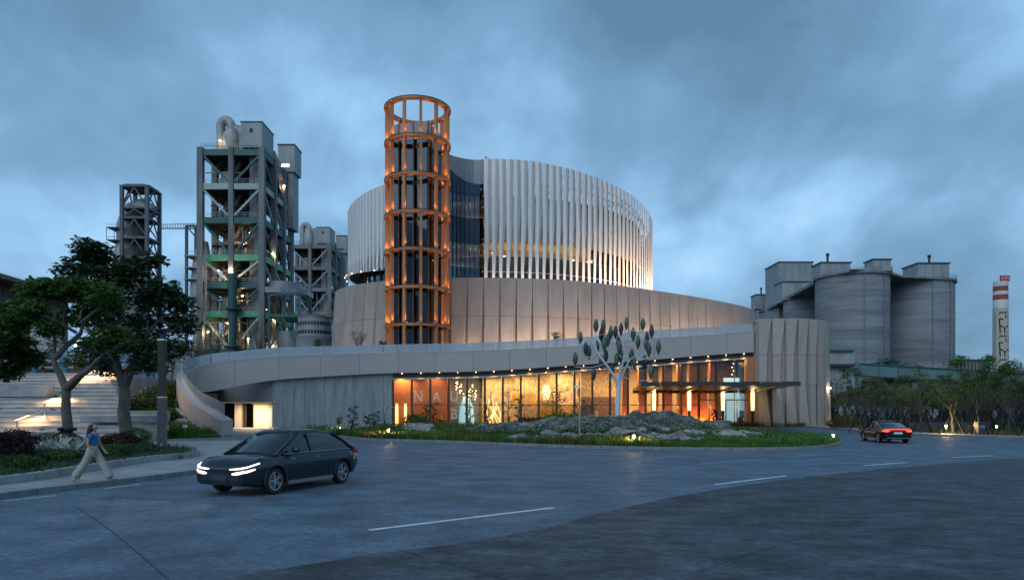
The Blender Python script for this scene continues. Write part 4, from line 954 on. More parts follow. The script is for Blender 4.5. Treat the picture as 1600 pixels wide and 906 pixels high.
# ================================================================== INDUSTRIAL PREHEATER TOWERS
def preheater(name, label, W, D, colour, lit, group=None):
    t = thing(name, label, 'industrial tower', group=group)
    zf = [17.3, 26.7, 33.8, 40.7, 49.9, 58.3, 66.7]; zg = 0
    cw = 1.4; top = 67.2
    xs = [0, W * .50, W]; ys = [0, D * .38, D * .70, D]
    for i, x in enumerate(xs):
        for j, y in enumerate(ys):
            if i == 1 and j in (1, 2): continue
            w = cw if i != 1 else cw * .85
            MB().box(x - w / 2, x + w / 2, y - w / 2, y + w / 2, 0, top - (0 if j < 3 else 1.5)).build('tower_column', M['steelconc'], t)
    key = ['dkgreen', 'green', 'dkgreen', 'green', 'dkgreen', 'palegreen', 'dkgreen'] if colour else ['steelconc'] * 7
    for z, mk in zip(zf, key):
        mm = M[mk]; h = 1.5
        for i in range(2): 
            MB().box(xs[i] + cw / 2 + .02, xs[i + 1] - cw / 2 - .02, -.35, .35, z - h, z).build('floor_beam', mm, t)
            MB().box(xs[i] + cw / 2 + .02, xs[i + 1] - cw / 2 - .02, D - .35, D + .35, z - h, z).build('floor_beam', mm, t)
        for j in range(3):
            for x in (0, W): MB().box(x - .35, x + .35, ys[j] + cw / 2 + .02, ys[j + 1] - cw / 2 - .02, z - h, z).build('floor_beam', mm, t)
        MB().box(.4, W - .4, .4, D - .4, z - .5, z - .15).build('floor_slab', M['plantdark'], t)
        ml = MB()                                             # guard rails at the front edge
        for zz_ in (.5, 1.0): ml.bar((.8, -.3, z + zz_), (W - .8, -.3, z + zz_), .07); ml.bar((W + .3, .8, z + zz_), (W + .3, D - .8, z + zz_), .07)
        for q in np.linspace(1.5, W - 1.5, 9): ml.bar((q, -.3, z), (q, -.3, z + 1.0), .06)
        ml.build('guard_rail', M['palegreen'] if colour else M['greymetal'], t)
    lv = [0] + zf
    for i, (a, b) in enumerate(zip(lv, lv[1:])):
        mm = M[(['palegreen', 'palegreen', 'dkgreen', 'palegreen', 'dkgreen', 'palegreen', 'dkgreen'][i]) if colour else 'greymetal']
        b2 = b - 1.5
        MB().bar((cw / 2, 0, b2), (xs[1] - cw / 2, 0, a + .4), .5).build('brace', mm, t)
        MB().bar((W - cw / 2, 0, b2), (xs[1] + cw / 2, 0, a + .4), .5).build('brace', mm, t)
        for j in range(3):
            MB().bar((W, ys[j] + cw / 2, b2), (W, ys[j + 1] - cw / 2, a + .4), .45).build('brace', mm, t)
        MB().bar((cw / 2, D, b2), (xs[1], D, a + .4), .45).build('brace', mm, t)
    # shear wall in the right bay, lift shaft
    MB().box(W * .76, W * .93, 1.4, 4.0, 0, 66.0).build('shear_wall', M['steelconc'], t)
    # cyclones, ducts, boxes on each floor
    rr = random.Random(11)
    for i, (a, b) in enumerate(zip(lv, lv[1:])):
        h = b - a - 1.6
        if h < 4: continue
        for (x, y, r) in ((W * .30, D * .42, 2.4), (W * .62, D * .52, 2.0), (W * .33, D * .8, 2.2)):
            MB().lathe([(.5, a + .2), (r * .55, a + h * .30), (r, a + h * .55), (r, a + h * .95), (r * .4, a + h)], 16, (x, y, 0)).build('cyclone', M['duct'] if rr.random() < .6 else M['rust'], t, smooth=40)
        pts = [(W * .12, D * .3, a), (W * .15, D * .32, a + h * .5), (W * .4, D * .3, a + h * .8), (W * .45, D * .35, b)]
        MB().tube(pts, .6, 10).build('duct_pipe', M['duct'], t, smooth=40)
        for k in range(4):
            x, y = rr.uniform(1, W - 3), rr.uniform(1.0, D - 4); s = rr.uniform(.8, 2.2)
            MB().box(x, x + s, y, y + s, a + .02, a + rr.uniform(1, h * .7)).build('equipment_box', M[rr.choice(['cabin', 'rust', 'duct', 'plantdark'])], t)
        st = MB(); x0 = W * .1                                    # stair flight
        for k in range(8): st.box(x0 + k * .45, x0 + .4 + k * .45, 2.0, 3.0, a + h * k / 8, a + h * k / 8 + .1)
        st.bar((x0, 2.0, a + 1), (x0 + 3.6, 2.0, a + h + 1), .08); st.build('stair_flight', M['rust'], t)
        for k in range(6):                                        # small pipework and cable trays
            x, y = rr.uniform(1.2, W - 1.2), rr.uniform(.6, D * .8)
            MB().tube([(x, y, a), (x, y, b - 1.6)], rr.uniform(.12, .32), 7).build('riser_pipe', M[rr.choice(['duct', 'rust', 'greymetal', 'palegreen'])], t, smooth=40)
            z = a + h * rr.uniform(.25, .95); y2 = rr.uniform(.5, D * .6); MB().tube([(rr.uniform(.8, W * .3), y2, z), (rr.uniform(W * .6, W - .8), y2, z)], rr.uniform(.10, .28), 7).build('cross_pipe', M[rr.choice(['duct', 'rust', 'plantdark'])], t, smooth=40)
            z = a + h * rr.uniform(.2, .9); MB().tube([(W - .5, rr.uniform(1, D * .4), z), (W - .5, rr.uniform(D * .5, D - 1), z)], .18, 7).build('cross_pipe', M['rust'], t, smooth=40)
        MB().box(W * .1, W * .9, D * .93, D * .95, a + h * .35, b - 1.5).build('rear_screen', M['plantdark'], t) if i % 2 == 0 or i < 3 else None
    # roof: cooler drum, arched ducts, cabins, sloping gallery
    MB().lathe([(2.3, 66.7), (2.3, 71.5), (1.2, 73.2), (1.2, 74)], 20, (W * .42, 3.4, 0)).build('roof_cyclone', M['duct'], t, smooth=40)
    for (x0, x1, hh) in ((W * .22, W * .42, 75.8), (W * .60, W * .42, 73.5)):
        pts = [(x0 + (x1 - x0) * .0, 3.4, 67.0), (x0 + (x1 - x0) * .12, 3.4, 70.5)] + [(x0 + (x1 - x0) * (.5 - .5 * math.cos(s)), 3.4, hh - 3 + 2.6 * math.sin(s)) for s in np.linspace(.5, PI, 8)]
        MB().tube(pts, 1.15, 14).build('arched_duct', M['duct'], t, smooth=40)
    MB().box(W * .66, W * 1.0, -.2, 8, 67.21, 73.4).build('roof_cabin', M['cabin'], t)
    MB().box(W * .65, W * 1.01, -.35, 8.1, 73.41, 73.65).build('cabin_roof', M['darkmetal'], t)
    MB().box(W * .80, W * .85, -.26, -.19, 70.9, 71.9).build('cabin_window', M['black'], t)
    mb = MB(); q = [(W * .8, 8.2, 66.5), (W * 1.02, 8.2, 66.5), (W * 1.02, 17.5, 62.8), (W * .8, 17.5, 62.8)]
    mb.hexa([Vector(p) for p in q] + [Vector(p) + Vector((0, 0, 3)) for p in q]).build('roof_gallery', M['cabin'], t)
    MB().box(W * .86, W * 1.16, 17.6, 23.5, 67.4, 74.6).build('rear_cabin', M['cabin'], t)
    MB().box(W * .85, W * 1.17, 17.4, 23.7, 74.61, 74.9).build('cabin_roof', M['darkmetal'], t)
    MB().box(W * .98, W * 1.12, 18.2, 23.0, 52, 67.38).build('rear_shaft', M['cabin'], t)
    MB().box(W * .93, W * 1.06, 17.52, 17.6, 68.8, 69.3).build('cabin_lights' if lit else 'cabin_window', M['lightwhite'] if lit else M['black'], t)
    ml = MB()
    for zz_ in (.5, 1.1): ml.bar((0, 0, top + zz_), (W * .6, 0, top + zz_), .08)
    for q in np.linspace(0, W * .6, 9): ml.bar((q, 0, top), (q, 0, top + 1.1), .07)
    ml.build('guard_rail', M['greymetal'], t)
    if lit:
        bulb = MB().lathe([(0, -.22), (.2, -.1), (.22, 0), (.2, .1), (0, .22)], 10).mesh('work_light', M['lightwhite'])
        for (x, y, z, e) in ((W * .52, -1.3, 36.7, 900), (W * .50, -1.0, 31.5, 260), (W * .14, -.6, 21.5, 700), (W * .6, 3, 31, 420), (W * .6, 3.5, 44, 420), (W * .36, 3, 24, 400), (W * .72, 2, 20, 260), (W * 1.02, D * .3, 42.5, 500), (W * 1.02, D * .32, 25.8, 420), (W * 1.05, D * .25, 18.5, 420),
                             (W * .5, 2.5, 71, 260), (W * .28, 1.2, 69.4, 90), (W * .4, D * .5, 36, 500), (W * .4, D * .5, 47, 400), (W * .75, D * .6, 29, 400), (W * .3, D * .3, 15, 400), (W * 1.04, D * .66, 62.5, 260), (W * .98, D * .7, 49, 200), (W * .2, 3, 37.3, 260), (W * .75, 2, 46.5, 200)):
            share('work_light', bulb, t, (x, y, z))
            lamp('work_lamp', (x, y, z - .4), e, (1, .72, .42), 'POINT', .3, None, t)
    return t
tA = preheater('preheater_tower', 'tallest concrete and green steel preheater tower with work lights on its open floors', 15.3, 22, True, True)
tA.location = (X(313.5, 170), 170, 0)
# extra pieces of the big tower: green riser pipe, side conveyor frame, round gallery, cone duct at its left
MB().tube([(8.6, -1.6, 0), (8.6, -1.6, 35.6)], 1.05, 16).build('green_riser', M['green'] if False else M['dkgreen'], tA, smooth=40)
for z in (17.8, 27): MB().lathe([(2.1, z - .3), (2.1, z)], 16, (8.6, -1.6, 0)).build('riser_platform', M['darkmetal'], tA)
MB().tube([(1.9, -1.4, 0), (1.9, -1.4, 41)], .25, 8).build('down_pipe', M['greymetal'], tA)
MB().lathe([(3.2, 0), (3.2, 22)], 20, (20.5, 5, 0), cap=True).build('side_silo', M['duct'], tA, smooth=40)
MB().lathe([(4.2, 32.6), (4.2, 34.2)], 24, (19.5, 4, 0)).build('round_gallery', M['greymetal'], tA, smooth=40)
MB().prism([(16.2, -.8), (20, -.6), (23.5, 1.2), (25.4, 4), (25.4, 9), (23.6, 9), (23.4, 5), (20, 2.4), (16.2, 2.2)], 31.2, 32.58).build('gallery_walk', M['greymetal'], tA)
sf = MB()
for x in (17, 24.5):
    for y in (0, 9): sf.bar((x, y, 0), (x, y, 31), .5)
for z in (17, 25.5, 31):
    sf.bar((17, 0, z), (24.5, 0, z), .7); sf.bar((24.5, 0, z), (24.5, 9, z), .7)
sf.bar((17, 0, 17), (20.5, 0, 25), .35); sf.bar((20.5, 0, 25), (24.5, 0, 17), .35)
sf.build('side_frame', M['dkgreen'], tA)
MB().box(17.2, 24.3, .3, 8.8, 24.9, 25.2).build('side_platform', M['green'], tA)
MB().lathe([(1.4, 46), (2.4, 40), (3.0, 34), (2.8, 28), (2.2, 22), (3.6, 12), (3.6, 0)], 18, (-3.6, 9, 0)).build('cone_duct', M['duct'], tA, smooth=40)
pf = MB()
for z in (41.5, 38.5, 35.5, 31, 26.5): pf.box(-6.6, -.9, 5, 12, z, z + .3); pf.bar((-6.6, 5, z + 1.1), (-.9, 5, z + 1.1), .1)
pf.build('duct_platform', M['greymetal'], tA)['kind'] = 'stuff'
lamp('work_lamp', (-3.5, 3, 40.5), 160, WARM, 'POINT', .3, None, tA); lamp('work_lamp', (-4, 2, 14), 200, WARM, 'POINT', .3, None, tA)
tB = preheater('preheater_tower', 'smaller looking all grey concrete preheater tower behind the lit one', 15.3, 22, False, False)
tB.location = (X(454, 268), 268, 0)

# lattice tower with the bulging duct
def lattice():
    t = thing('lattice_tower', 'grey steel lattice tower with a bulging pale duct on its left flank', 'industrial tower')
    W, D, top = 8.8, 8.5, 80.8; lev = [0, 10, 19, 27, 34.3, 41.5, 48.5, 55.5, 62.5, 69.5, 73.0, top]
    for x in (0, W):
        for y in (0, D): MB().box(x - .55, x + .55, y - .55, y + .55, 0, top - .6).build('tower_leg', M['latgrey'], t)
    for a, b in zip(lev, lev[1:]):
        for (p, q) in (((0, 0), (W, 0)), ((W, 0), (W, D)), ((0, D), (W, D)), ((0, 0), (0, D))):
            P0, P1 = Vector((*p, b)), Vector((*q, b)); MB().bar(P0 + (P1 - P0) * .07, P1 - (P1 - P0) * .07, .7, .8).build('tower_beam', M['latgrey'], t)
            mid = (P0 + P1) / 2; MB().bar((p[0], p[1], a + .2), (mid.x, mid.y, b - .6), .38).build('brace', M['latgrey'], t); MB().bar((q[0], q[1], a + .2), (mid.x, mid.y, b - .6), .38).build('brace', M['latgrey'], t)
        MB().box(.7, W - .7, .7, D - .7, b - .35, b - .1).build('floor_plate', M['rust'] if b in (48.5, 62.5) else M['plantdark'], t)
    MB().box(-.6, W + .6, -.6, D + .6, top - .59, top).build('roof_plate', M['latgrey'], t)
    MB().box(W * .4, W * .6, D * .4, D * .6, 0, 70).build('riser', M['plantdark'], t)
    MB().lathe([(7.2, 0), (7.0, 44), (6.2, 46), (3.9, 60), (3.4, 63)], 24, (-1.5, 6, 0)).build('duct_cone', M['duct'], t, smooth=40)
    MB().tube([(-1.5, 6, 62.5), (-1.4, 6, 68), (.4, 6, 73.5), (4, 6, 75), (8, 6, 73)], [3.5, 3.6, 3.5, 3.0, 2.4], 16).build('duct_elbow', M['duct'], t, smooth=40)
    mb = MB()
    for z in (61.8, 66.2): mb.box(-6, -.6, 1, 10, z, z + .35); mb.bar((-6, 1, z + 1.2), (-.6, 1, z + 1.2), .1)
    for x in (-6, -3.3): mb.bar((x, 1, 62), (x, 1, 66.2), .15)
    mb.box(-9.2, -.6, -1.2, 12, 44.6, 45); mb.build('duct_platform', M['latgrey'], t)['kind'] = 'stuff'
    return t
tC = lattice(); tC.location = (X(190.5, 240), 240, 0)
br = thing('pipe_bridge', 'thin dark truss bridge between the lattice tower and the tall lit tower', 'bridge')
a = P(248, 357, 232); b = P(308, 357, 176)
mb = MB(); mb.bar(a, b, .9, .25).build('bridge_deck', M['darkmetal'], br)
tr = MB(); up = Vector((0, 0, 1.3)); tr.bar(a + up, b + up, .16)
for k in range(15): p = a + (b - a) * k / 14; tr.bar(p, p + up, .12)
tr.build('bridge_truss', M['darkmetal'], br)
for px in (291.5, 306): p = P(px, 352, 178); MB().box(p.x - .3, p.x + .3, p.y - .3, p.y + .3, 0, p.z).build('bridge_post', M['darkmetal'], br)
p, q = P(291.5, 353, 178), P(306, 353, 178); MB().bar(p, q, .5).build('bridge_beam', M['darkmetal'], br); MB().bar(p - Vector((0, 0, 0)), q - Vector((0, 0, 3)), .3).build('bridge_beam', M['darkmetal'], br)
# round tank in front of the grey tower
tk = thing('storage_tank', 'short round grey tank with a band of small windows below the grey tower', 'tank', (X(492.5, 150), 154, 0))
c = (X(492.5, 154), 154, 0)
MB().lathe([(4.1, 0), (4.1, 18.5), (4.0, 18.6)], 36, c).build('tank_shell', M['silo'], tk, smooth=40)
MB().lathe([(3.7, 18.6), (3.7, 22.6), (3.85, 22.7), (3.85, 22.9)], 36, c).build('tank_top', M['cabin'], tk, smooth=40)
for k in range(16):
    a = R(-165 + k * 10)
    for z in (19.4, 21.3): MB().rbox((c[0] + 3.72 * math.cos(a), c[1] + 3.72 * math.sin(a), z), (.06, .42, .75), a).build('tank_window', M['black'], tk)
# low industrial sheds behind the spiral
sh = thing('plant_shed', 'low dark plant shed at the foot of the preheater towers', 'shed', (-60, 160, 0))
MB().box(-72, -38, 158, 166, 0, 14).build('shed_wall', M['plantdark'], sh); MB().box(-72.5, -37.5, 157.5, 166.5, 14.01, 14.4).build('shed_roof', M['greymetal'], sh)

# ================================================================== SILOS
def silo(px, d, label, r=9.9, top=40.2):
    x = X(px, d); t = thing('cement_silo', label, 'silo', (x, d, 0), 'round concrete cement silos')
    nl = 14                                     # poured rings, each a hair different
    MB().lathe([p for k in range(nl) for p in ((r - .03 * (k % 2), top * k / nl), (r - .03 * (k % 2), top * (k + 1) / nl - .02))], 56, (x, d, 0)).build('silo_shell', M['silo'], t, smooth=30)
    MB().lathe([(r + .5, top), (r + .5, top + .7), (r + .2, top + .7)], 56, (x, d, 0)).build('silo_rim', M['steelconc'], t, smooth=30)
    a = R(-62); MB().tube([(x + (r + .2) * math.cos(a), d + (r + .2) * math.sin(a), 0), (x + (r + .2) * math.cos(a), d + (r + .2) * math.sin(a), top)], .16, 6).build('silo_pipe', M['greymetal'], t)
    a = R(-98); MB().tube([(x + (r + .12) * math.cos(a), d + (r + .12) * math.sin(a), 0), (x + (r + .12) * math.cos(a), d + (r + .12) * math.sin(a), top)], .12, 6).build('silo_pipe', M['greymetal'], t)
    ml = MB(); pr = None
    for k in range(0, 41):
        a = R(-190 + k * 5); p = (x + (r + .3) * math.cos(a), d + (r + .3) * math.sin(a), top + .7)
        ml.bar(p, (p[0], p[1], p[2] + 1.1), .06)
        if pr: ml.bar((pr[0], pr[1], pr[2] + 1.1), (p[0], p[1], p[2] + 1.1), .06)
        pr = p
    ml.build('silo_rail', M['greymetal'], t)
    return t
s1 = silo(1331, 200, 'largest nearest concrete silo directly right of the pleated end drum')
s2 = silo(1434, 210, 'rightmost concrete silo with a small cabin on its roof', 9.7)
s3 = silo(1271, 240, 'second silo back half hidden behind the nearest silo', 9.9, 40.2)
s4 = silo(1227, 282, 'farthest silo showing just above the museum roof', 10, 42.5)
def cabin(name, label, x0, x1, y0, y1, z0, z1, win=(), pipe=None):
    t = thing(name, label, 'rooftop cabin', (x0, y0, z0))
    MB().box(x0, x1, y0, y1, z0, z1).build('cabin_wall', M['cabin'], t)
    mb = MB(); mb.box(x0 - .3, x1 + .3, y0 - .3, y1 + .3, z1 + .01, z1 + .35); mb.build('cabin_roof', M['darkmetal'], t)
    n = max(2, int((x1 - x0) / 2.2))
    for k in range(1, n): q = x0 + (x1 - x0) * k / n; MB().box(q - .05, q + .05, y0 - .06, y0 - .002, z0 + .1, z1 - .1).build('cladding_rib', M['greymetal'], t)
    for (f, g, s) in win: MB().box(x0 + (x1 - x0) * f - s, x0 + (x1 - x0) * f + s, y0 - .09, y0 - .02, z0 + (z1 - z0) * g - s, z0 + (z1 - z0) * g + s).build('cabin_window', M['black'], t)
    if pipe: q = x0 + (x1 - x0) * pipe; MB().lathe([(.32, z1 + .3), (.32, z1 + 2.6), (.5, z1 + 2.8), (.5, z1 + 3.5)], 10, (q, (y0 + y1) / 2, 0)).build('vent_pipe', M['plantdark'], t)
    return t
zt_ = 40.92
cabin('silo_cabin', 'tall square plant block with small dark windows rising behind the silo row', X(1196, 265) + 4, X(1265, 265), 262, 276, 30, 2.2 + 230 * 262 / F_PX, ((.42, .68, .8), (.6, .66, .5), (.82, .68, .8), (.6, .5, .5)))
cabin('silo_cabin', 'grey cabin with a vent pipe at the left end of the roof line', X(1278, 205), X(1324, 205), 203, 209, zt_, 2.2 + 229 * 203 / F_PX, (), .38)
cabin('silo_cabin', 'small peaked cabin at the middle of the silo roof', X(1364, 203), X(1392, 203), 203, 208, zt_, 2.2 + 234 * 203 / F_PX, ((.4, .5, .35), (.85, .5, .6)))
cabin('silo_cabin', 'wide low cabin with a vent pipe on the rightmost silo', X(1431, 206), X(1480, 206), 205, 213, zt_, 2.2 + 228 * 205 / F_PX, (), .62)
cabin('silo_cabin', 'low cabin stepping down the roof line left of centre', X(1219, 245), X(1262, 245), 243, 250, zt_ - .3, 2.2 + 199 * 243 / F_PX)
cabin('silo_cabin', 'smallest far cabin with a thin pipe above the museum roof edge', X(1176, 290), X(1206, 290), 286, 292, 44.3, 2.2 + 178 * 288 / F_PX, (), .4)
sd = thing('silo_deck', 'flat concrete roof deck joining the tops of the silos', 'roof deck', (100, 200, 38))
MB().prism([(X(1275, 200), 198), (X(1325, 190), 190), (X(1392, 192), 192), (X(1408, 197), 197), (X(1468, 200), 200), (X(1484, 209), 209), (X(1484, 222), 222), (X(1225, 262), 262)], 40.3, 40.88).build('deck_slab', M['steelconc'], sd)
MB().prism([(X(1272, 205), 205), (X(1182, 295), 294), (X(1215, 295), 300), (X(1330, 205), 212)], lambda x, y: 40.3 + (y - 205) * .03 - .5, lambda x, y: 40.3 + (y - 205) * .03 + .4).build('deck_slab', M['steelconc'], sd)
MB().box(X(1390, 215), X(1420, 215), 214, 216, 0, 40.2).build('gap_shade_panel', M['plantdark'], sd)  # dark panel standing in for the shade between the two front silos
MB().prism([(X(1325, 190), 189), (X(1392, 192), 191), (X(1392, 200), 200), (X(1325, 198), 198)], 40.9, lambda x, y: 41.0 + max(0, (x - 98)) * .16).build('deck_gallery', M['cabin'], sd)
# low cladding block and the sloping conveyor gallery
lb = thing('plant_block', 'pale clad plant block with a projecting ledge beside the end drum', 'plant building', (X(1280, 150), 150, 0))
MB().box(X(1285, 150), X(1335, 150), 150, 160, 0, 2.2 + 91 * 150 / F_PX).build('block_wall', M['cabin'], lb)
MB().box(X(1283, 149), X(1336, 149), 149.4, 160.4, 2.2 + 91 * 150 / F_PX + .01, 2.2 + 93.5 * 150 / F_PX).build('block_roof', M['dkgreen'], lb)
MB().box(X(1284, 149), X(1335, 149), 148.6, 149.9, 2.2 + 67 * 150 / F_PX, 2.2 + 71 * 150 / F_PX).build('block_ledge', M['darkmetal'], lb)
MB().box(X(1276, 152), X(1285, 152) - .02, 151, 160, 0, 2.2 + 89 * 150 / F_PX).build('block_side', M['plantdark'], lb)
MB().box(X(1335, 150) + .02, X(1346, 150), 151, 157, 0, 2.2 + 76 * 150 / F_PX).build('block_annex', M['conveyor'], lb)
cv = thing('conveyor_gallery', 'long sloping green conveyor gallery in front of the silos', 'conveyor', (X(1340, 158), 158, 0))
a, b = P(1338, 578, 156), P(1700, 600, 156)
for k in range(12):
    p, q = a + (b - a) * (k / 12), a + (b - a) * ((k + 1) / 12 - .002)
    MB().bar(p, q, 3.0, 2.6).build('gallery_panel', M['conveyor'], cv)
    MB().bar(p + Vector((0, -1.6, 1.35)), q + Vector((0, -1.6, 1.35)), .25, .3).build('gallery_trim', M['dkgreen'], cv)
    MB().bar(p + Vector((0, -1.55, -1.4)), q + Vector((0, -1.55, -1.4)), .3, .35).build('gallery_trim', M['darkmetal'], cv)
for px in (1428, 1490, 1558, 1640): p = P(px, 590, 156); MB().box(p.x - .7, p.x + .7, 155.4, 156.6, 0, p.z + .5).build('gallery_leg', M['steelconc'], cv)
wb = thing('brick_block', 'square brown grid clad building right of the silos', 'plant building', (X(1515, 230), 230, 0))
MB().box(X(1490, 230), X(1541, 230), 230, 240, 0, 2.2 + 77 * 230 / F_PX).build('block_wall', M['steelconc'], wb)
MB().box(X(1489, 230), X(1543, 230), 229.5, 240.5, 2.2 + 77 * 230 / F_PX + .01, 2.2 + 78.5 * 230 / F_PX).build('block_roof', M['darkmetal'], wb)
for k in range(1, 9): q = X(1490 + 51 * k / 9, 230); MB().box(q - .12, q + .12, 229.85, 229.99, .1, 18).build('block_rib', M['plantdark'], wb)
fb = thing('far_shed', 'dark low shed roof at the right edge beyond the chimney', 'shed', (X(1600, 210), 210, 0))
MB().box(X(1578, 210), X(1700, 210), 210, 225, 0, 2.2 + 52 * 210 / F_PX).build('shed_wall', M['plantdark'], fb)
MB().box(X(1575, 210), X(1700, 210), 209.5, 225.5, 2.2 + 52 * 210 / F_PX + .01, 2.2 + 55 * 210 / F_PX).build('shed_roof', M['darkmetal'], fb)
# chimney
dch = 400; cx = X(1563.3, dch)
ch = thing('chimney', 'tall slim chimney with red bands and painted dark ornaments on cream', 'chimney', (cx, dch, 0))
zc_ = lambda py: 2.2 + (640 - py) * dch / F_PX
def shaft_r(py): return (10.0 + (py - 440) * .006) * dch / F_PX
bands = [(660, 487, 'chimneyc'), (487, 475, 'chimneyw'), (475, 469, 'chimneyw'), (469, 460.5, 'redband'), (460.5, 455, 'chimneyw'), (455, 447.5, 'redband'), (447.5, 441, 'chimneyw')]
for a, b, mk in [(660, 482, 'chimneyc'), (482, 469, 'chimneyw'), (469, 461, 'redband'), (461, 455.5, 'chimneyw'), (455.5, 448, 'redband'), (448, 440.5, 'chimneyw')]:
    MB().lathe([(shaft_r(a), max(0, zc_(a)) + .02), (shaft_r(b), zc_(b))], 32, (cx, dch, 0)).build('chimney_band', M[mk], ch, smooth=40)
MB().box(cx - 2.4, cx + 3.2, dch - 3.2, dch - 2.6, zc_(440.4), zc_(432)).build('red_sign', M['redflag'], ch)
for k in range(5): MB().box(cx - 1.6 + k * .9, cx - 1.1 + k * .9, dch - 3.26, dch - 3.2, zc_(438 - (k % 2) * 2), zc_(435 - (k % 2))).build('sign_mark', M['chimneyw'], ch)
mb = MB()
for k in range(4): mb.bar((cx + 3.4 * math.cos(k * 1.57 + .5), dch + 3.4 * math.sin(k * 1.57 + .5), zc_(440)), (cx + 3.4 * math.cos(k * 1.57 + .5), dch + 3.4 * math.sin(k * 1.57 + .5), zc_(436)), .15)
mb.build('chimney_rail', M['greymetal'], ch)
cd_ = Vector((-cx, -dch)).normalized(); cl_ = Vector((-cd_.y, cd_.x)); cl_ = cl_ if cl_.x > 0 else -cl_
def onshaft(px, py):                          # a point just proud of the shaft on the side towards the road
    r = shaft_r(py); u = max(-r * .96, min(r * .96, (px - 1563.3) / 10.4 * r)); q = Vector((cx, dch)) + cl_ * u + cd_ * (math.sqrt(max(0, r * r - u * u)) + .06); return (q.x, q.y, zc_(py))
def mark(pts, w=.55):
    MB().tube([onshaft(*p) for p in pts], w / 2 * 1.3, 5).build('painted_mark', M['black'], ch)
def patch(pts):
    q = [onshaft(*p) for p in pts]; n = len(q); MB().add(q + [(x - cd_.x * .5, y - cd_.y * .5, z) for x, y, z in q], [tuple(range(n)), tuple(range(2 * n - 1, n - 1, -1))] + [(i, (i + 1) % n, n + (i + 1) % n, n + i) for i in range(n)]).build('painted_mark', M['black'], ch)
patch([(1557, 476), (1567, 476), (1562, 480)]); patch([(1554.5, 483), (1558, 479), (1559.5, 483)]); patch([(1565, 483), (1569, 478.5), (1572, 483)]); patch([(1569, 475.5), (1573, 475.5), (1573, 478)])
for k in range(38): py = 490 + k * 2.55; patch([(1555.8, py), (1557.2, py), (1557.2, py + 1.1), (1555.8, py + 1.1)])
for k in range(3):
    y = 488 + k * 36.5
    for j in range(4): patch([(1562 + j * 3, y), (1564 + j * 3, y), (1564 + j * 3, y + 3.2), (1562 + j * 3, y + 3.2)])
    mark([(1561, y + 4.2), (1573, y + 4.2)]); mark([(1570, y + 5), (1570, y + 10)]); mark([(1562, y + 10), (1565, y + 12), (1573, y + 9)]); mark([(1562, y + 11), (1563, y + 32)])
    patch([(1565.5, y + 17), (1569, y + 13.5), (1572.5, y + 17), (1569, y + 20.5)]); mark([(1562.5, y + 21.5), (1573, y + 21.5)]); mark([(1564, y + 22), (1568.5, y + 26), (1572.5, y + 22)]); mark([(1568.5, y + 26), (1568.5, y + 33)]); mark([(1562, y + 34), (1573, y + 34)])

# ================================================================== LEFT FACTORY
lf = thing('factory_hall', 'long grey factory hall with teal window bands at the far left', 'factory', (X(40, 120), 120, 0))
def lp(px, py, d): return P(px, py, d)
zA = lambda py, d: 2.2 + (640 - py) * d / F_PX
x0, x1 = X(-140, 105), X(100, 150)
pw = [(X(-140, 100), 100), (X(100, 150), 150)]
MB().ribbon(pw, 0, [23.5, 25.5], -.8).build('hall_wall', M['steelconc'], lf)
MB().ribbon([(p[0], p[1] - .3) for p in pw], [23.51, 25.51], [24.3, 26.2], -6).build('hall_roof', M['darkmetal'], lf)
nwin = 11
for k in range(nwin):
    for (f0, f1) in ((.80, .93), (.60, .73), (.36, .5)):
        t0, t1 = (k + .12) / nwin, (k + .88) / nwin; a = (pw[0][0] + (pw[1][0] - pw[0][0]) * t0, pw[0][1] + (pw[1][1] - pw[0][1]) * t0 - .05); b = (pw[0][0] + (pw[1][0] - pw[0][0]) * t1, pw[0][1] + (pw[1][1] - pw[0][1]) * t1 - .05)
        fr = MB().ribbon([a, b], 24 * f0, 24 * f1, -.08).build('window', M['teal'], lf)
        for s in (.25, .5, .75): 
            q = (a[0] + (b[0] - a[0]) * s, a[1] + (b[1] - a[1]) * s); MB().box(q[0] - .06, q[0] + .06, q[1] - .14, q[1] - .02, 24 * f0, 24 * f1).build('window_bar', M['greymetal'], fr)
hp = thing('clinker_hood', 'sloping grey dust hood above the blue pipe rack', 'plant building', (X(60, 96), 96, 0))
q = [P(45, 556, 96), P(112, 556, 96), P(112, 556, 106), P(45, 556, 106), P(48, 510, 97), P(80, 512, 97), P(80, 512, 104), P(48, 510, 104)]
MB().hexa(q).build('hood_shell', M['cabin'], hp)
for px in (50, 108): p = P(px, 557, 97); MB().box(p.x - .3, p.x + .3, 97, 104, 0, p.z).build('hood_leg', M['steelconc'], hp)
bf = thing('pipe_rack', 'blue steel pipe rack of posts and beams behind the stairs', 'pipe rack', (X(60, 88), 88, 0))
for px in (14, 54, 101, 150, 200, 246, 285):
    for d in (88, 93): MB().box(X(px, 88) - .28, X(px, 88) + .28, d - .28, d + .28, 4.8, 2.2 + 84 * 88 / F_PX).build('rack_post', M['bluesteel'], bf)
for py in (557, 586.5, 604):
    for d in (88, 93): p, q = P(0, py, 88), P(290, py + (2 if py > 560 else 0), 88); MB().bar((p.x, d, p.z), (q.x, d, q.z), .35, .4).build('rack_beam', M['bluesteel'], bf)
for i, (px, py) in enumerate(((70, 595), (120, 570), (170, 595), (230, 575))): p = P(px, py, 91); MB().lathe([(.8, -1), (1.0, -.6), (1.0, .6), (.8, 1)], 12, tuple(p)).build('rack_vessel', M['duct'] if i % 2 else M['cabin'], bf, smooth=40)
for py in (565, 575, 597): p, q = P(5, py, 90), P(285, py, 90); MB().tube([p, q], .22, 8).build('rack_pipe', M['duct'], bf)
MB().box(X(-10, 95), X(300, 95), 95.5, 96, 3.0, 2.2 + 60 * 95 / F_PX).build('rack_back', M['plantdark'], bf)
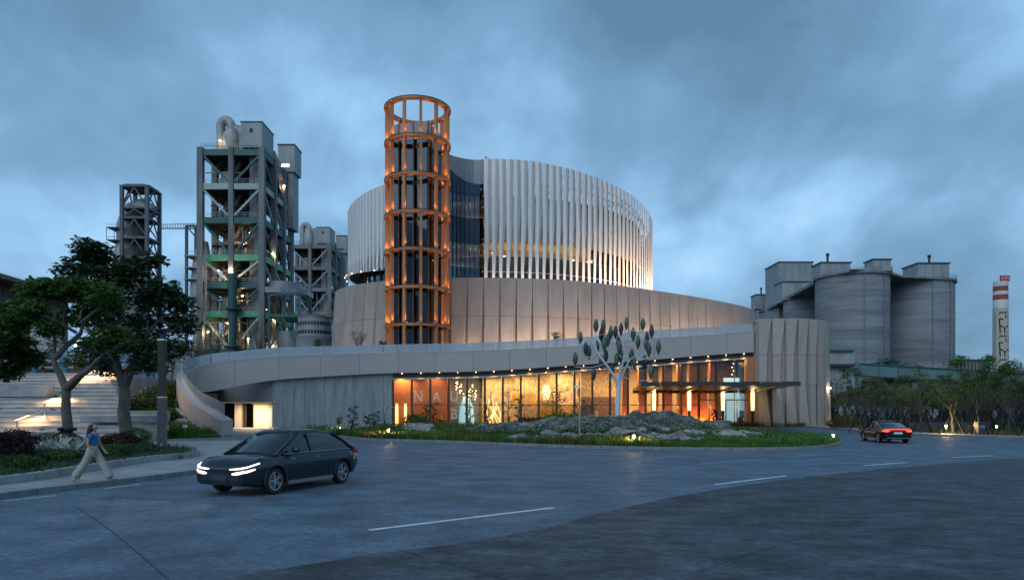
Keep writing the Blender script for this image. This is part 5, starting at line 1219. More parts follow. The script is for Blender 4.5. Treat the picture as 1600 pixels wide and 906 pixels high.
bulb = MB().lathe([(0, -.2), (.18, 0), (0, .2)], 8).mesh('work_light', M['lightwhite'])
for px, py in ((118, 540), (137, 600), (58, 498), (268, 598)):
    p = P(px, py, 87); share('work_light', bulb, bf, p); lamp('work_lamp', p - Vector((0, .6, .2)), 120, WARM, 'POINT', .2, None, bf)
MB().box(X(255, 80), X(296, 80), 81, 84, 3.5, 2.2 + 92 * 80 / F_PX).build('pump_house', M['steelconc'], bf)

# ================================================================== LEAVES, GRASS, ROCKS (helpers)
rng = np.random.default_rng(5)
def quads_object(name, V, mats, parent=None, loc=None, kind=None):
    n = len(V) // 4; me = bpy.data.meshes.new(name)
    w = np.zeros(3)
    if parent is not None: w = np.array(WLOC.get(parent.name, Vector()))
    elif loc is not None: w = np.array(loc, float)
    V = V - w
    me.vertices.add(4 * n); me.vertices.foreach_set('co', V.astype(np.float32).ravel())
    me.loops.add(4 * n); me.loops.foreach_set('vertex_index', np.arange(4 * n, dtype=np.int32))
    me.polygons.add(n); me.polygons.foreach_set('loop_start', np.arange(0, 4 * n, 4, dtype=np.int32)); me.polygons.foreach_set('loop_total', np.full(n, 4, dtype=np.int32))
    me.materials.append(mats); me.update(calc_edges=True)
    o = bpy.data.objects.new(name, me); COL.objects.link(o)
    if parent is not None: o.parent = parent; WLOC[o.name] = Vector(w)
    elif loc is not None: o.location = loc
    if kind: o['kind'] = kind
    return o
def leaves(C, size, up=.55, aspect=.42, droop=.25, radial=None, var=.35):
    """leaf quads at centres C; each a kite, lying more or less flat"""
    n = len(C); a = rng.uniform(0, 2 * PI, n); el = rng.normal(-droop, .45, n)
    U = np.stack([np.cos(a) * np.cos(el), np.sin(a) * np.cos(el), np.sin(el)], 1)
    if radial is not None: U = U * .6 + radial; U /= np.linalg.norm(U, axis=1, keepdims=True) + 1e-9
    N = rng.normal(0, 1, (n, 3)) * (1 - up) + np.array((0, 0, 1.0)) * up * 1.6
    Vv = np.cross(N, U); Vv /= np.linalg.norm(Vv, axis=1, keepdims=True) + 1e-9
    s = size * (1 + rng.uniform(-var, var, n))[:, None]
    b = C - U * s * .5; t = C + U * s * .5; mid = C + U * s * .08; bend = np.cross(U, Vv) * s * .08
    return np.stack([b, mid + Vv * s * aspect * .5 + bend, t, mid - Vv * s * aspect * .5 + bend], 1).reshape(-1, 3)
def blades(C, h, w, lean=.35):
    n = len(C); a = rng.uniform(0, 2 * PI, n); hh = h * (1 + rng.uniform(-.4, .4, n))[:, None]
    L = np.stack([np.cos(a), np.sin(a), np.zeros(n)], 1); b = rng.uniform(0, 2 * PI, n)
    W = np.stack([np.cos(b), np.sin(b), np.zeros(n)], 1) * w / 2
    le = (rng.uniform(0, lean, n))[:, None]; z = np.array((0, 0, 1.0))
    mid = C + z * hh * .55 + L * hh * le * .35; tip = C + z * hh + L * hh * le
    return np.stack([C - W, C + W, mid + W * .8, tip], 1).reshape(-1, 3)
def cloud_pts(c, r, n, shell=.55, flat=.8):
    v = rng.normal(0, 1, (n, 3)); v /= np.linalg.norm(v, axis=1, keepdims=True)
    q = (shell + (1 - shell) * rng.random(n)) ** .9
    if not hasattr(r, '__len__'): r = (r, r, r * flat)
    return np.array(c) + v * q[:, None] * np.array(r)
def whorls(c, r, n, size, per=7, flat=.8, shell=.55, up=.5):
    W = cloud_pts(c, r, n, shell, flat); out_ = []
    for k in range(per):
        a = rng.uniform(0, 2 * PI, n); rad = np.stack([np.cos(a), np.sin(a), rng.uniform(-.45, .35, n)], 1)
        out_.append(leaves(W + rad * size * .55, size, up=up, radial=rad, aspect=.40))
    return np.concatenate(out_)
_ico = None
def rock_mesh(seed, mt, sx=1, sy=1, sz=.7):
    bm = bmesh.new(); bmesh.ops.create_icosphere(bm, subdivisions=3, radius=1)
    for v in bm.verts:
        p = v.co.copy(); off = Vector((seed * 7.3, seed * 3.1, 0))
        d = 1 + .35 * noise.noise(p * 1.1 + off) + .18 * noise.noise(p * 2.6 + off)
        c = noise.cell(p * 1.5 + off) * .12
        v.co = Vector((p.x * sx, p.y * sy, p.z * sz)) * (d + c)
    me = bpy.data.meshes.new('rock'); bm.to_mesh(me); bm.free(); me.materials.append(mt)
    me.polygons.foreach_set('use_smooth', [True] * len(me.polygons)); me.set_sharp_from_angle(angle=R(28)); return me
ROCKS = [rock_mesh(i, M['rock'], 1.0 + .15 * (i % 3), .8, .55 + .08 * (i % 4)) for i in range(6)]; ROCKB = [rock_mesh(9 + i, M['rock2'], 1.2, .8, .6) for i in range(3)]

# ================================================================== STAIRS AND HILLSIDE ON THE LEFT
hs = lambda d: float(np.interp(d, [44, 46.5, 50, 57.5, 62, 66, 70, 75, 90], [.10, .12, .18, .85, 2.0, 3.3, 4.3, 4.9, 4.9]))
hill = [(-24.2, 46.2), (-19.8, 48.2), (-20.7, 50.0), (-24.9, 55.6), (-27.9, 60.1), (-30.6, 64.4), (-32.9, 68.5), (-34.0, 72), (-34.4, 76), (-34.4, 112), (-110, 112), (-110, 44.0), (-30, 44.0)]
def hz(x, d): return hs(d) + .12 * noise.noise(Vector((x * .35, d * .35, 0)))
tag(terrain('hillside', hill, lambda x, y: hz(x, y) - .02, .8, M['lawn'], 0.0), kind='structure')
hk = [G(236, 692.5), G(300, 691), G(372, 688.5)]
tag(MB().ribbon([(p[0], p[1]) for p in hk], 0, .26, .35).build('kerb', M['walk']), kind='structure')
stp = thing('terraced_stairs', 'broad pale stone seating stairs climbing the slope behind the trees', 'stairs', (-35, 44, 0))
NS, RUN, RISE = 16, 1.08, .33
def xr(k): return [-23.6, -23.6, -23.9, -24.5, -24.9, -25.4, -29.0, -29.6, -30.2, -30.9, -31.6, -32.3, -33.2, -34.0, -34.8, -35.6][k]
for k in range(NS):
    d = 44 + RUN * k; z = .14 + RISE * (k + 1)
    MB().box(-70, xr(k), d - .05, d + RUN + .55, z - .10, z).build('tread', M['step'], stp)
    MB().box(-70, xr(k) - .04, d + .03, d + RUN + .5, z - RISE - .02, z - .103).build('riser', M['step'], stp)
    if k % 2 == 0:                                 # intermediate small step in the walking lane
        MB().box(-34.5 + .1 * k - .55 * k, -30.5 - .55 * k, d - .42, d - .06, z - RISE - .02, z - RISE * .5).build('half_step', M['step'], stp)
MB().box(-70, -36.4, 44 + RUN * NS, 78, 0, .14 + RISE * NS).build('landing', M['step'], stp)
def block(px, py, d, w, h, t, label):
    p = P(px, py, d); o = MB().box(-w / 2, w / 2, -t / 2, t / 2, 0, h)
    ob = o.build('stone_bench', M['walk'], None, loc=None); ob.location = (p.x, d, p.z); tag(ob, label, 'bench'); return ob
block(161, 659, 46.6, 2.6, .42, .8, 'long pale stone bench block on the stairs left of the thick trunk')
block(221, 659, 46.2, 2.0, .42, .8, 'short pale stone bench block on the stairs right of the thick trunk')
block(30, 620, 53, 4.8, .85, 1.0, 'pale stone planter block up the stairs at the far left')
def rail(px, pyb, d, n, label, lit):
    p = P(px, pyb, d); t = thing('handrail', label, 'handrail', (p.x, d, p.z))
    q = Vector((p.x, d, p.z)); dirv = Vector((.10, 1.5, RISE * 1.5 / RUN)).normalized()
    L = 2.6
    for s in (0, L): MB().bar(q + dirv * s - Vector((0, 0, .3)), q + dirv * s + Vector((0, 0, .95)), .08, .12).build('rail_post', M['steel'], t)
    MB().bar(q - dirv * .2 + Vector((0, 0, .97)), q + dirv * (L + .2) + Vector((0, 0, .97)), .08, .07).build('top_rail', M['steel'], t)
    if lit:
        MB().bar(q + dirv * .3 + Vector((0, 0, .925)), q + dirv * (L - .2) + Vector((0, 0, .925)), .02, .01).build('rail_light', M['lightwarm'], t)
        lamp('rail_lamp', q + dirv * L * .5 + Vector((-.15, 0, .9)), lit, (1, .58, .26), 'AREA', 1.3, (0, 0, 0), t, sy=2.4)
    return t
rail(27, 679, 45.6, 2, 'steel handrail on the lowest flight at the far left', 170)
rail(70, 649, 50.3, 2, 'steel handrail lit from below on the middle flight', 230)
rail(122, 607, 56.8, 2, 'steel handrail standing highest on the stairs in the warm light', 300)
rail(164, 600, 58.6, 2, 'steel handrail on the upper flight beside the thick trunk', 280)
lamp('stair_light', P(160, 580, 58) , 420, (1, .58, .26), 'POINT', .2, None, stp)

# grass and irises on the slope
def scatter(poly, n, cond=None):
    xs = [p[0] for p in poly]; ys = [p[1] for p in poly]; r = []
    while len(r) < n:
        x, y = rng.uniform(min(xs), max(xs)), rng.uniform(min(ys), max(ys))
        if inside(x, y, poly) and (cond is None or cond(x, y)): r.append((x, y))
    return r
strip = [(-24.6, 46.6), (-20.4, 48.3), (-21.6, 50.1), (-25.8, 55.8), (-29.2, 60.5), (-32.2, 65), (-34.6, 69), (-36, 78), (-40, 78), (-34, 63), (-29, 52), (-25.5, 47.4)]
pts = scatter(strip, 9000); C = np.array([(x, y, hz(x, y)) for x, y in pts])
quads_object('slope_grass', blades(C, .34, .035), M['grass'], kind='stuff')
for (px, d, n, lab) in ((292, 50.0, 420, 'bright green iris clump nearest the ramp pier'), (262, 49.5, 380, 'bright green iris clump behind the lamp post foot'), (268, 54.5, 420, 'bright green iris clump halfway up the slope'), (222, 53, 300, 'bright green iris clump beside the boulder by the thick trunk'), (310, 51.0, 260, 'small iris clump against the ramp wall')):
    x = X(px, d); pt = np.stack([rng.normal(x, .75, n), rng.normal(d, .55, n), np.zeros(n)], 1); pt[:, 2] = [hz(a, b) for a, b in pt[:, :2]]
    tag(quads_object('iris_clump', blades(pt, .60, .05, .3), M['leafC'], loc=(x, d, hz(x, d))), lab, 'plant')
for i, (px, d, s) in enumerate(((216, 50, .8), (285, 57.5, .9), (276, 60.5, .7))):
    x = X(px, d); o = share('boulder', ROCKS[i], None, (x, d, hz(x, d) + .15)); o.scale = (s, s * .8, s); tag(o, ['grey boulder beside the thick trunk on the slope', 'grey boulder set in the slope near the ramp wall', 'smaller grey boulder higher up the slope'][i], 'boulder')
for i, (x0, x1, d, z) in enumerate(((-30.5, -27.6, 58.6, 1.1), (-27.4, -24.6, 54.4, .6), (-23.8, -21.2, 49.8, .20))):
    o = MB().box(x0, x1, d, d + .35, z - .6, z + .25).build('terrace_wall', M['conc']); tag(o, ['upper low concrete terrace wall on the slope', 'middle low concrete terrace wall on the slope', 'lowest concrete terrace edging by the ramp pier'][i], 'wall')
o = MB().box(*[X(289, 48.6) - .16, X(289, 48.6) + .16], 48.6, 48.66, .95, 1.15).build('plant_sign', M['white']); tag(o, 'tiny white plant marker in the green irises', 'sign')
MB().box(X(289, 48.6) - .02, X(289, 48.6) + .02, 48.61, 48.65, .2, .95).build('sign_stake', M['steel'], o)

for i, (px, d, r_, lf_, lab) in enumerate(((232, 51.5, 1.1, 'leafC', 'green shrub on the slope just right of the thick trunk'), (222, 55.5, 1.3, 'leafA', 'dark green shrub above the boulder on the slope'), (244, 56.5, 1.2, 'leafC', 'green shrub behind the lamp post at mid slope'), (262, 58.5, 1.0, 'leafA', 'low shrub on the slope beside the ramp wall'), (215, 60.5, 1.5, 'leafB', 'broad dark shrub at the top of the slope by the stairs'), (240, 63, 1.6, 'leafB', 'broad dark shrub at the top of the slope behind the lamp post'), (262, 66, 1.4, 'leafA', 'rounded shrub at the top of the slope by the ramp turn'))):
    x = X(px, d); z = hz(x, d) - .05; t = thing('slope_shrub', lab, 'shrub', (x, d, z)); mb = MB()
    for k in range(7): mb.tube([(x, d, z - .1), (x + r_ * .5 * math.cos(k * .9), d + r_ * .5 * math.sin(k * .9), z + r_ * .9)], [.03, .012], 5)
    mb.build('stems', M['bark2'], t); C = cloud_pts((x, d, z + r_ * .6), (r_, r_ * .9, r_ * .75), 1500, .35); quads_object('foliage', leaves(C[C[:, 2] > z], .24, up=.4), M[lf_], t)

# ================================================================== TREES
def limb(mb, p, q, r0, r1, wob=.2, n=6, seed=0):
    p, q = Vector(p), Vector(q); pts = []; L = (q - p).length
    for i in range(n + 1):
        t = i / n; o = Vector((noise.noise(Vector((seed, t * 2, 0))), noise.noise(Vector((seed, t * 2, 5))), noise.noise(Vector((seed, t * 2, 9))))) * wob * L * .35 * math.sin(PI * t)
        pts.append(p + (q - p) * t + o)
    mb.tube(pts, [r0 + (r1 - r0) * i / n for i in range(n + 1)], 8); return pts
def big_tree(name, label, base, skeleton, crowns, bark, leaf, size, per):
    """skeleton: (from, to, r0, r1) world; crowns: (centre, radius, whorl count)"""
    t = thing(name, label, 'tree', base); mb = MB()
    for i, (p, q, r0, r1) in enumerate(skeleton): limb(mb, p, q, r0, r1, seed=i * 3.7 + base[0])
    ends = [Vector(s[1]) for s in skeleton]
    for i, (c, r, n) in enumerate(crowns):
        c = Vector(c); e = min(ends, key=lambda e: (e - c).length); limb(mb, e, c, .07, .03, .4, seed=i * 1.9)
        for k in range(4):
            v = Vector((math.cos(k * 1.7 + i), math.sin(k * 1.7 + i), .35 * math.sin(k * 2.1 + i))) * r * .75; limb(mb, c, c + v, .035, .012, .4, 4, seed=i + k * .7)
    mb.build('trunk', bark, t, smooth=50)
    quads_object('crown', np.concatenate([whorls(c, r, n, size, per, .62, .35) for c, r, n in crowns]), leaf, t)
    return t
def T_(px, py, d, dy=0): p = P(px, py, d); return (p.x, d + dy, p.z)
# pale barked front tree
d = 35.0
sk = [(T_(106, 703, d), T_(104, 606, d), .27, .20), (T_(104, 608, d), T_(83, 560, d), .20, .13), (T_(83, 561, d), T_(120, 520, d, .3), .17, .11), (T_(120, 520, d, .3), T_(128, 500, d, .2), .10, .07), (T_(126, 505, d), T_(175, 475, d, -.5), .09, .05), (T_(124, 500, d), T_(124, 465, d, .5), .07, .04), (T_(120, 520, d), T_(99, 505, d, -.4), .09, .05),
      (T_(98, 530, d), T_(95, 470, d, .4), .06, .03), (T_(104, 606, d), T_(130, 590, d, -.4), .24, .18), (T_(130, 590, d, -.4), T_(182, 553, d, -.9), .17, .08), (T_(83, 560, d), T_(70, 505, d, .8), .10, .05), (T_(135, 512, d), T_(165, 560, d, .6), .10, .05)]
cr_ = [(T_(50, 450, d, .4), 1.0, 90), (T_(75, 452, d), .95, 90), (T_(96, 448, d, .6), .9, 85), (T_(120, 450, d, -.3), 1.0, 95), (T_(148, 455, d, .4), 1.0, 95), (T_(172, 462, d, -.6), .95, 85), (T_(40, 485, d), 1.0, 80), (T_(20, 482, d), .7, 45), (T_(65, 490, d, -.8), 1.0, 80), (T_(95, 492, d, .9), 1.0, 70), (T_(180, 480, d, -.4), .65, 50), (T_(20, 500, d, .6), .7, 45), (T_(88, 515, d, -.6), .75, 50), (T_(130, 478, d, 1.0), .9, 60), (T_(172, 535, d, -.9), .9, 75), (T_(190, 520, d, -.6), .7, 55), (T_(205, 540, d, -.5), .7, 50)]
big_tree('broadleaf_tree', 'pale barked tree with forked trunk and spreading mid green crown in front of the stairs', (X(106, d), d, .3), sk, [(c, r, int(n * 1.2)) for c, r, n in cr_], M['bark'], M['leafA'], .29, 7)
# large dark tree behind it
d = 43.5
sk = [(T_(197, 692, d), T_(194, 600, d), .43, .30), (T_(194, 602, d), T_(178, 555, d), .36, .22), (T_(194, 602, d), T_(210, 545, d, .6), .34, .2), (T_(178, 556, d), T_(150, 500, d, .5), .2, .1), (T_(178, 556, d), T_(185, 480, d, -.5), .2, .1), (T_(210, 546, d), T_(245, 500, d, .3), .18, .09), (T_(210, 546, d), T_(215, 470, d, .8), .16, .08), (T_(200, 590, d), T_(262, 545, d, -.6), .16, .07), (T_(185, 482, d), T_(160, 420, d), .1, .05), (T_(215, 472, d), T_(235, 440, d), .09, .04)]
cr_ = []
for (px, py, r, n) in ((132, 398, 1.0, 80), (150, 392, 1.1, 100), (165, 400, 1.2, 110), (125, 425, 1.4, 130), (152, 425, 1.5, 150), (178, 420, 1.4, 140), (200, 440, 1.5, 150), (228, 425, 1.2, 110), (245, 412, 1.0, 80), (118, 455, 1.2, 90), (150, 460, 1.6, 150), (185, 465, 1.7, 170), (215, 465, 1.6, 150), (245, 455, 1.4, 130), (265, 455, 1.2, 100), (275, 470, 1.2, 95), (285, 480, 1.0, 70), (160, 500, 1.6, 140), (195, 505, 1.6, 140), (230, 500, 1.7, 150), (262, 500, 1.5, 120), (282, 510, 1.1, 80), (145, 540, 1.4, 110), (175, 550, 1.4, 100), (215, 540, 1.4, 100), (250, 540, 1.4, 110), (278, 545, 1.1, 75), (155, 575, 1.1, 70), (238, 570, 1.2, 80), (262, 570, 1.0, 60), (130, 560, 1.1, 70)):
    cr_.append((T_(px, py, d, rnd.uniform(-1.3, 1.8)), r, n))
big_tree('broadleaf_tree', 'large dark crowned tree with a thick grey trunk beside the stairs', (X(197, d), d, .3), sk, [(c, r * 1.0, int(n * .85)) for c, r, n in cr_], M['bark'], M['leafB'], .33, 6)
d = 37.0
sk = [(T_(-22, 705, d), T_(-10, 600, d), .28, .2), (T_(-10, 602, d), T_(10, 545, d), .18, .09), (T_(-10, 602, d), T_(-30, 540, d), .16, .09)]
cr_ = [(T_(px, py, d, rnd.uniform(-.8, 1)), r, n) for px, py, r, n in ((0, 510, 1.2, 110), (22, 505, .9, 80), (10, 535, 1.3, 120), (35, 530, .8, 60), (-15, 540, 1.3, 90), (15, 560, 1.1, 90), (38, 555, .6, 40), (-5, 580, .9, 60), (-30, 515, 1.2, 80))]
big_tree('broadleaf_tree', 'bushy bright green tree cut off by the left edge of the view', (X(-22, d), d, .3), sk, [(c, r, int(n * 1.8)) for c, r, n in cr_], M['bark2'], M['leafA'], .28, 7)
# background trees behind the stairs
def simple_tree(name, label, px, d, zb, h, w, n, leaf, seed, bark=None, group=None, cat='tree', size=.25):
    x = X(px, d); t = thing(name, label, cat, (x, d, zb), group); mb = MB(); rr = random.Random(seed)
    limb(mb, (x, d, zb - .1), (x + rr.uniform(-.3, .3), d, zb + h * .5), .035 * h * .5 + .02, .05, .3, seed=seed)
    cs = []
    for k in range(6):
        a = rr.uniform(0, 6.28); c = (x + math.cos(a) * w * .32, d + math.sin(a) * w * .32, zb + h * rr.uniform(.5, .92)); cs.append(c)
        limb(mb, (x, d, zb + h * rr.uniform(.25, .5)), c, .04, .015, .4, seed=seed + k)
    mb.build('trunk', bark or M['bark2'], t, smooth=50)
    quads_object('crown', np.concatenate([whorls(c, w * .30, n // 6, size, 5, .8, .3) for c in cs]), leaf, t); return t
for i, (px, d, zb, h, w, lab) in enumerate(((22, 60, 5.2, 2.6, 3.6, 'low bushy tree at the top left of the stairs'), (68, 66, 5.2, 4.6, 3.2, 'thin young tree with a dark stake at the top of the stairs'), (115, 64, 5.2, 2.6, 2.2, 'small rounded tree on the landing behind the forked trunk'), (268, 66, 4.6, 5.0, 3.4, 'leafy tree at the top of the slope left of the spiral band'), (240, 70, 4.9, 5.5, 3.6, 'dense tree behind the dark lamp post on the slope'), (300, 84, 5.0, 5.2, 3.0, 'olive toned shrub tree behind the spiral turn'))):
    simple_tree('small_tree', lab, px, d, zb, h, w, 260, [M['leafA'], M['leafW'], M['leafC'], M['leafB'], M['leafB'], M['leafY']][i], 20 + i)
# wispy shrubs on the roof terrace
for i, (px, py, d, h) in enumerate(((339, 545, 84, 4.4), (318, 555, 82, 2.6), (405, 543, 88, 4.0), (560, 538, 93, 2.2), (497, 540, 93, 1.4), (870, 531, 97, 1.6), (598, 540, 93, 1.2))):
    p = P(px, py, d); t = thing('roof_shrub', ['tall wispy shrub on the terrace in front of the lit tower', 'low wispy shrub on the terrace over the spiral turn', 'rounded wispy shrub on the terrace at the right foot of the tower', 'bare twiggy shrub on the terrace left of the lift tower', 'tiny shrub on the terrace below the round tank', 'small shrub on the terrace in front of the warm drum panels', 'smallest shrub close to the left foot of the lift tower'][i], 'shrub', (p.x, d, p.z - .8)); mb = MB()
    tips = []
    for k in range(26):
        a = rnd.uniform(0, 6.28); e = Vector((p.x + math.cos(a) * h * rnd.uniform(.1, .5), d + math.sin(a) * h * .3, p.z - .8 + h * rnd.uniform(.6, 1.15))); limb(mb, (p.x, d, p.z - .9), e, .03, .008, .5, 4, seed=k + i * 9); tips.append(e)
    mb.build('twigs', M['bark2'], t); C = np.concatenate([cloud_pts(tuple(e), h * .16, 22) for e in tips]); quads_object('foliage', leaves(C, .16), M['leafY'] if i < 3 else M['leafW'], t)

# young staked trees of the plantation on the right
def young(seed, h, w, nleaf, leaf):
    rr = random.Random(seed); t = thing('young_tree', 'x', 'tree', (0, 0, 0)); mb = MB(); cs = []
    top = limb(mb, (0, 0, -.1), (rr.uniform(-.25, .25), rr.uniform(-.2, .2), h * .45), .11, .07, .35, seed=seed)[-1]
    for k in range(8):
        a = k * .785 + rr.uniform(-.3, .3); s0 = Vector((0, 0, 0)).lerp(top, rr.uniform(.55, 1)); e = Vector((math.cos(a) * w * rr.uniform(.2, .5), math.sin(a) * w * rr.uniform(.2, .5), h * rr.uniform(.55, .95)))
        ps = limb(mb, s0, e, .05, .018, .4, 5, seed=seed + k * 2.3); cs.append(e)
        for j in range(3):
            e2 = e + Vector((rr.uniform(-.6, .6), rr.uniform(-.6, .6), rr.uniform(-.1, .6))); limb(mb, ps[3], e2, .02, .008, .4, 3, seed=seed + j + k); cs.append(e2)
    mb.build('trunk', M['bark2'], t)
    quads_object('crown', np.concatenate([leaves(cloud_pts(tuple(c), rr.uniform(.35, .65), nleaf // len(cs), .2, .6), .20) for c in cs]), leaf, t)
    for k in range(4):
        a = k * PI / 2 + .5 + rr.uniform(-.15, .15); b = MB().bar((math.cos(a) * 1.15, math.sin(a) * 1.15, 0), (-math.cos(a) * .16, -math.sin(a) * .16, 2.1), .085); b.build('stake', M['stake'], t)
    return t
protos = [young(31, 5.2, 3.4, 1500, M['leafW']), young(33, 6.0, 3.6, 1800, M['leafW']), young(36, 4.6, 3.0, 900, M['leafA']), young(39, 5.6, 3.8, 800, M['leafW']), young(42, 6.6, 4.2, 2600, M['leafA'])]
used = [False] * 5
def place_young(k, x, y, s, label, group=None):
    o = copy_tree(protos[k]) if used[k] else protos[k]; used[k] = True
    o.location = (x, y, .1); o.rotation_euler = (0, 0, rnd.uniform(0, 6.28)); o.scale = (s, s, s * rnd.uniform(.92, 1.08)); tag(o, label, 'tree', group); return o
front = [(1345, 63, 1, .95, 'young staked tree beside the low golden bush'), (1372, 68, 0, .95, 'slim staked tree above the roof of the departing car'), (1352, 80, 1, 1.0, 'sparse staked tree behind the lamp post'), (1440, 63, 3, 1.0, 'leaning staked tree with a pale trunk above the lit grass'), (1489, 60, 2, 1.1, 'bare trunked staked tree in front of the dark bin'),
         (1530, 58, 4, 1.02, 'tallest staked tree with a dense dark crown'), (1575, 56, 4, .92, 'dense staked tree next to the right edge'), (1605, 57, 1, 1.0, 'staked tree cut off by the right edge'), (1410, 70, 0, 1.0, 'staked tree behind the tail of the departing car'), (1320, 92, 0, 1.0, 'far staked tree left of the plantation by the clad block')]
taken = []
for px, d, k, s, lab in front: place_young(k, X(px, d), d, s, lab); taken.append((X(px, d), d))
y = 66.0
while y < 112:
    x = X(1300, y) + rnd.uniform(0, 2)
    while x < X(1640, y):
        xx, yy = x + rnd.uniform(-.8, .8), y + rnd.uniform(-.9, .9)
        if min(math.hypot(xx - a, yy - b) for a, b in taken) > 2.2 and xx > 40.6:
            taken.append((xx, yy)); place_young(rnd.choice([0, 1, 2, 3, 3, 0, 1]), xx, yy, rnd.uniform(.85, 1.1), 'young staked tree in the %s of the plantation, %s' % ('first rows' if yy < 76 else 'middle rows' if yy < 93 else 'rear rows', 'beyond the lamp post' if xx / yy < X(1370, 1) else 'above the departing car' if xx / yy < X(1430, 1) else 'behind the low dark wall' if xx / yy < X(1500, 1) else 'behind the litter bin' if xx / yy < X(1560, 1) else 'near the right edge'), 'young staked trees of the plantation')
        x += rnd.uniform(3.4, 4.8)
    y += 3.6
# dark bush against the silos, hedge strip behind the wood
simple_tree('tall_bush', 'dark wild bush growing at the foot of the silos', 1412, 172, 6.5, 6.5, 13, 1400, M['leafB'], 77, size=.6, cat='bush')
pts = scatter([(40, 60), (70, 52), (110, 112), (42, 112)], 15000, lambda x, y: True); C = np.array([(x, y, .1) for x, y in pts])
quads_object('meadow_grass', blades(C, .34, .05), M['grass'], kind='stuff')
pts = scatter([(p[0] + 3.6, p[1] + 1.3) for p in rk] + [(p[0] + 5.2, p[1] + 2.4) for p in rk][::-1], 7000, lambda x, y: y < 95); C = np.array([(x, y, .1) for x, y in pts])
quads_object('verge_grass', blades(C, .24, .04), M['grassY'], kind='stuff')
pts = scatter([(27, 92.6), (38.5, 96), (38, 88.2), (31, 89.7)], 4500); C = np.array([(x, y, .1) for x, y in pts])
quads_object('verge_grass', np.concatenate([blades(C, .5, .05), leaves(C + (0, 0, .3), .2)]), M['grassY'], kind='stuff')
def bush(name, label, px, d, zb, r, n, leaf, size=.12, flat=.75, x=None, cat='bush', group=None):
    x = X(px, d) if x is None else x; t = thing(name, label, cat, (x, d, zb), group); mb = MB(); rx, ry, rz_ = r if hasattr(r, '__len__') else (r, r, r * flat)
    for k in range(9):
        a = k * .7; limb(mb, (x + .1 * math.cos(a), d + .1 * math.sin(a), zb - .05), (x + math.cos(a) * rx * .7, d + math.sin(a) * ry * .7, zb + rz_ * 1.1), .025, .01, .4, 4, seed=k)
    mb.build('stems', M['bark2'], t)
    C = cloud_pts((x, d, zb + rz_ * .95), (rx, ry, rz_), n, .55); k = np.array([noise.noise(Vector(p * 1.6 / max(.35, rx))) for p in C[:, :]]) if n < 6000 else np.zeros(n)
    C = np.array((x, d, zb + rz_ * .95)) + (C - np.array((x, d, zb + rz_ * .95))) * (1 + .28 * k)[:, None]; C = C[C[:, 2] > zb + .02]
    quads_object('foliage', leaves(C, size, up=.35), leaf, t); return t
bush('round_bush', 'golden lit rounded bush beside the lamp post at right', 1322, 77, .1, (1.5, 1.3, 1.0), 2600, M['leafY'], .13)
bush('round_bush', 'lower golden bush hugging the larger golden one', 1303, 79, .1, (.9, .8, .55), 1200, M['leafY'], .13)
bush('clipped_hedge', 'dark clipped hedge behind the end drum', 1288, 98, .1, (3.2, 1.0, .9), 3200, M['leafC'], .16)

# ================================================================== LEFT PLANTING BED
B = .3
bush('round_bush', 'round clipped dark green bush left of the forked trunk', 72, 33, B, (.72, .7, .42), 2600, M['leafA'], .085)
bush('round_bush', 'round clipped green bush right of the thick trunk', 213, 37, B, (.85, .8, .5), 2800, M['leafA'], .09)
bush('red_shrub', 'dark red leaved shrub mass at the left edge of the bed', 14, 24.5, B, (.85, .8, .62), 3000, M['leafD'], .12)
bush('red_shrub', 'dark red leaved shrub between the walker and the thick trunk', 186, 32.5, B, (1.15, .7, .42), 2600, M['leafD'], .11)
bush('red_shrub', 'reddish shrub behind the left edge shrub mass', 26, 30, B, (1.0, .7, .55), 2200, M['leafD'], .11)
bush('low_hedge', 'low dark green hedge along the bed edge behind the walker', 78, 25.5, B, (1.5, .6, .24), 3000, M['leafA'], .085)
bush('low_hedge', 'low dark green hedge along the bed edge right of the walker', 178, 28.2, B, (1.1, .6, .26), 2600, M['leafA'], .085)
bush('low_hedge', 'short low hedge near the dark lamp post', 222, 30.5, B, (.9, .6, .24), 1800, M['leafB'], .085)
bush('low_hedge', 'low hedge at the left edge in front of the red shrub', 30, 22.0, B, (.9, .5, .24), 2000, M['leafA'], .085)
def agave(px, d, s, label):
    x = X(px, d); t = thing('silver_plant', label, 'plant', (x, d, B)); n = 46; a = rng.uniform(0, 6.28, n); el = rng.uniform(.15, 1.2, n); L = s * rng.uniform(.7, 1.1, n)
    rad = np.stack([np.cos(a) * np.cos(el), np.sin(a) * np.cos(el), np.sin(el)], 1); C = np.array((x, d, B)) + rad * (L / 2)[:, None]
    quads_object('rosette', leaves(C, s, aspect=.16, radial=rad * 4, var=.1), M['leafG'], t)
for i, (px, d, s) in enumerate(((88, 29.5, 1.0), (112, 27.5, .9), (64, 27.5, .8), (133, 30.5, .9), (240, 31.5, .5))): agave(px, d, s, ['silver spiky plant left of the forked trunk foot', 'silver spiky plant right in front of the forked trunk', 'silver spiky plant nearer the left hedge', 'silver spiky plant behind the walker', 'small silver spiky plant by the lamp post foot'][i])
bp_ = [(p[0], p[1]) for p in bed_wall]
inb = lambda x, y: inside(x, y, bp_ + [(-60, 43.5), (-60, 6)]) and x > -31
pts = scatter([(-31, 18), (-13.8, 18), (-13.5, 43), (-31, 43)], 16000, inb); C = np.array([(x, y, B) for x, y in pts])
quads_object('bed_groundcover', np.concatenate([leaves(C[:10000] + (0, 0, .08), .11, up=.5), blades(C[10000:], .22, .03)]), M['leafB'], kind='stuff')
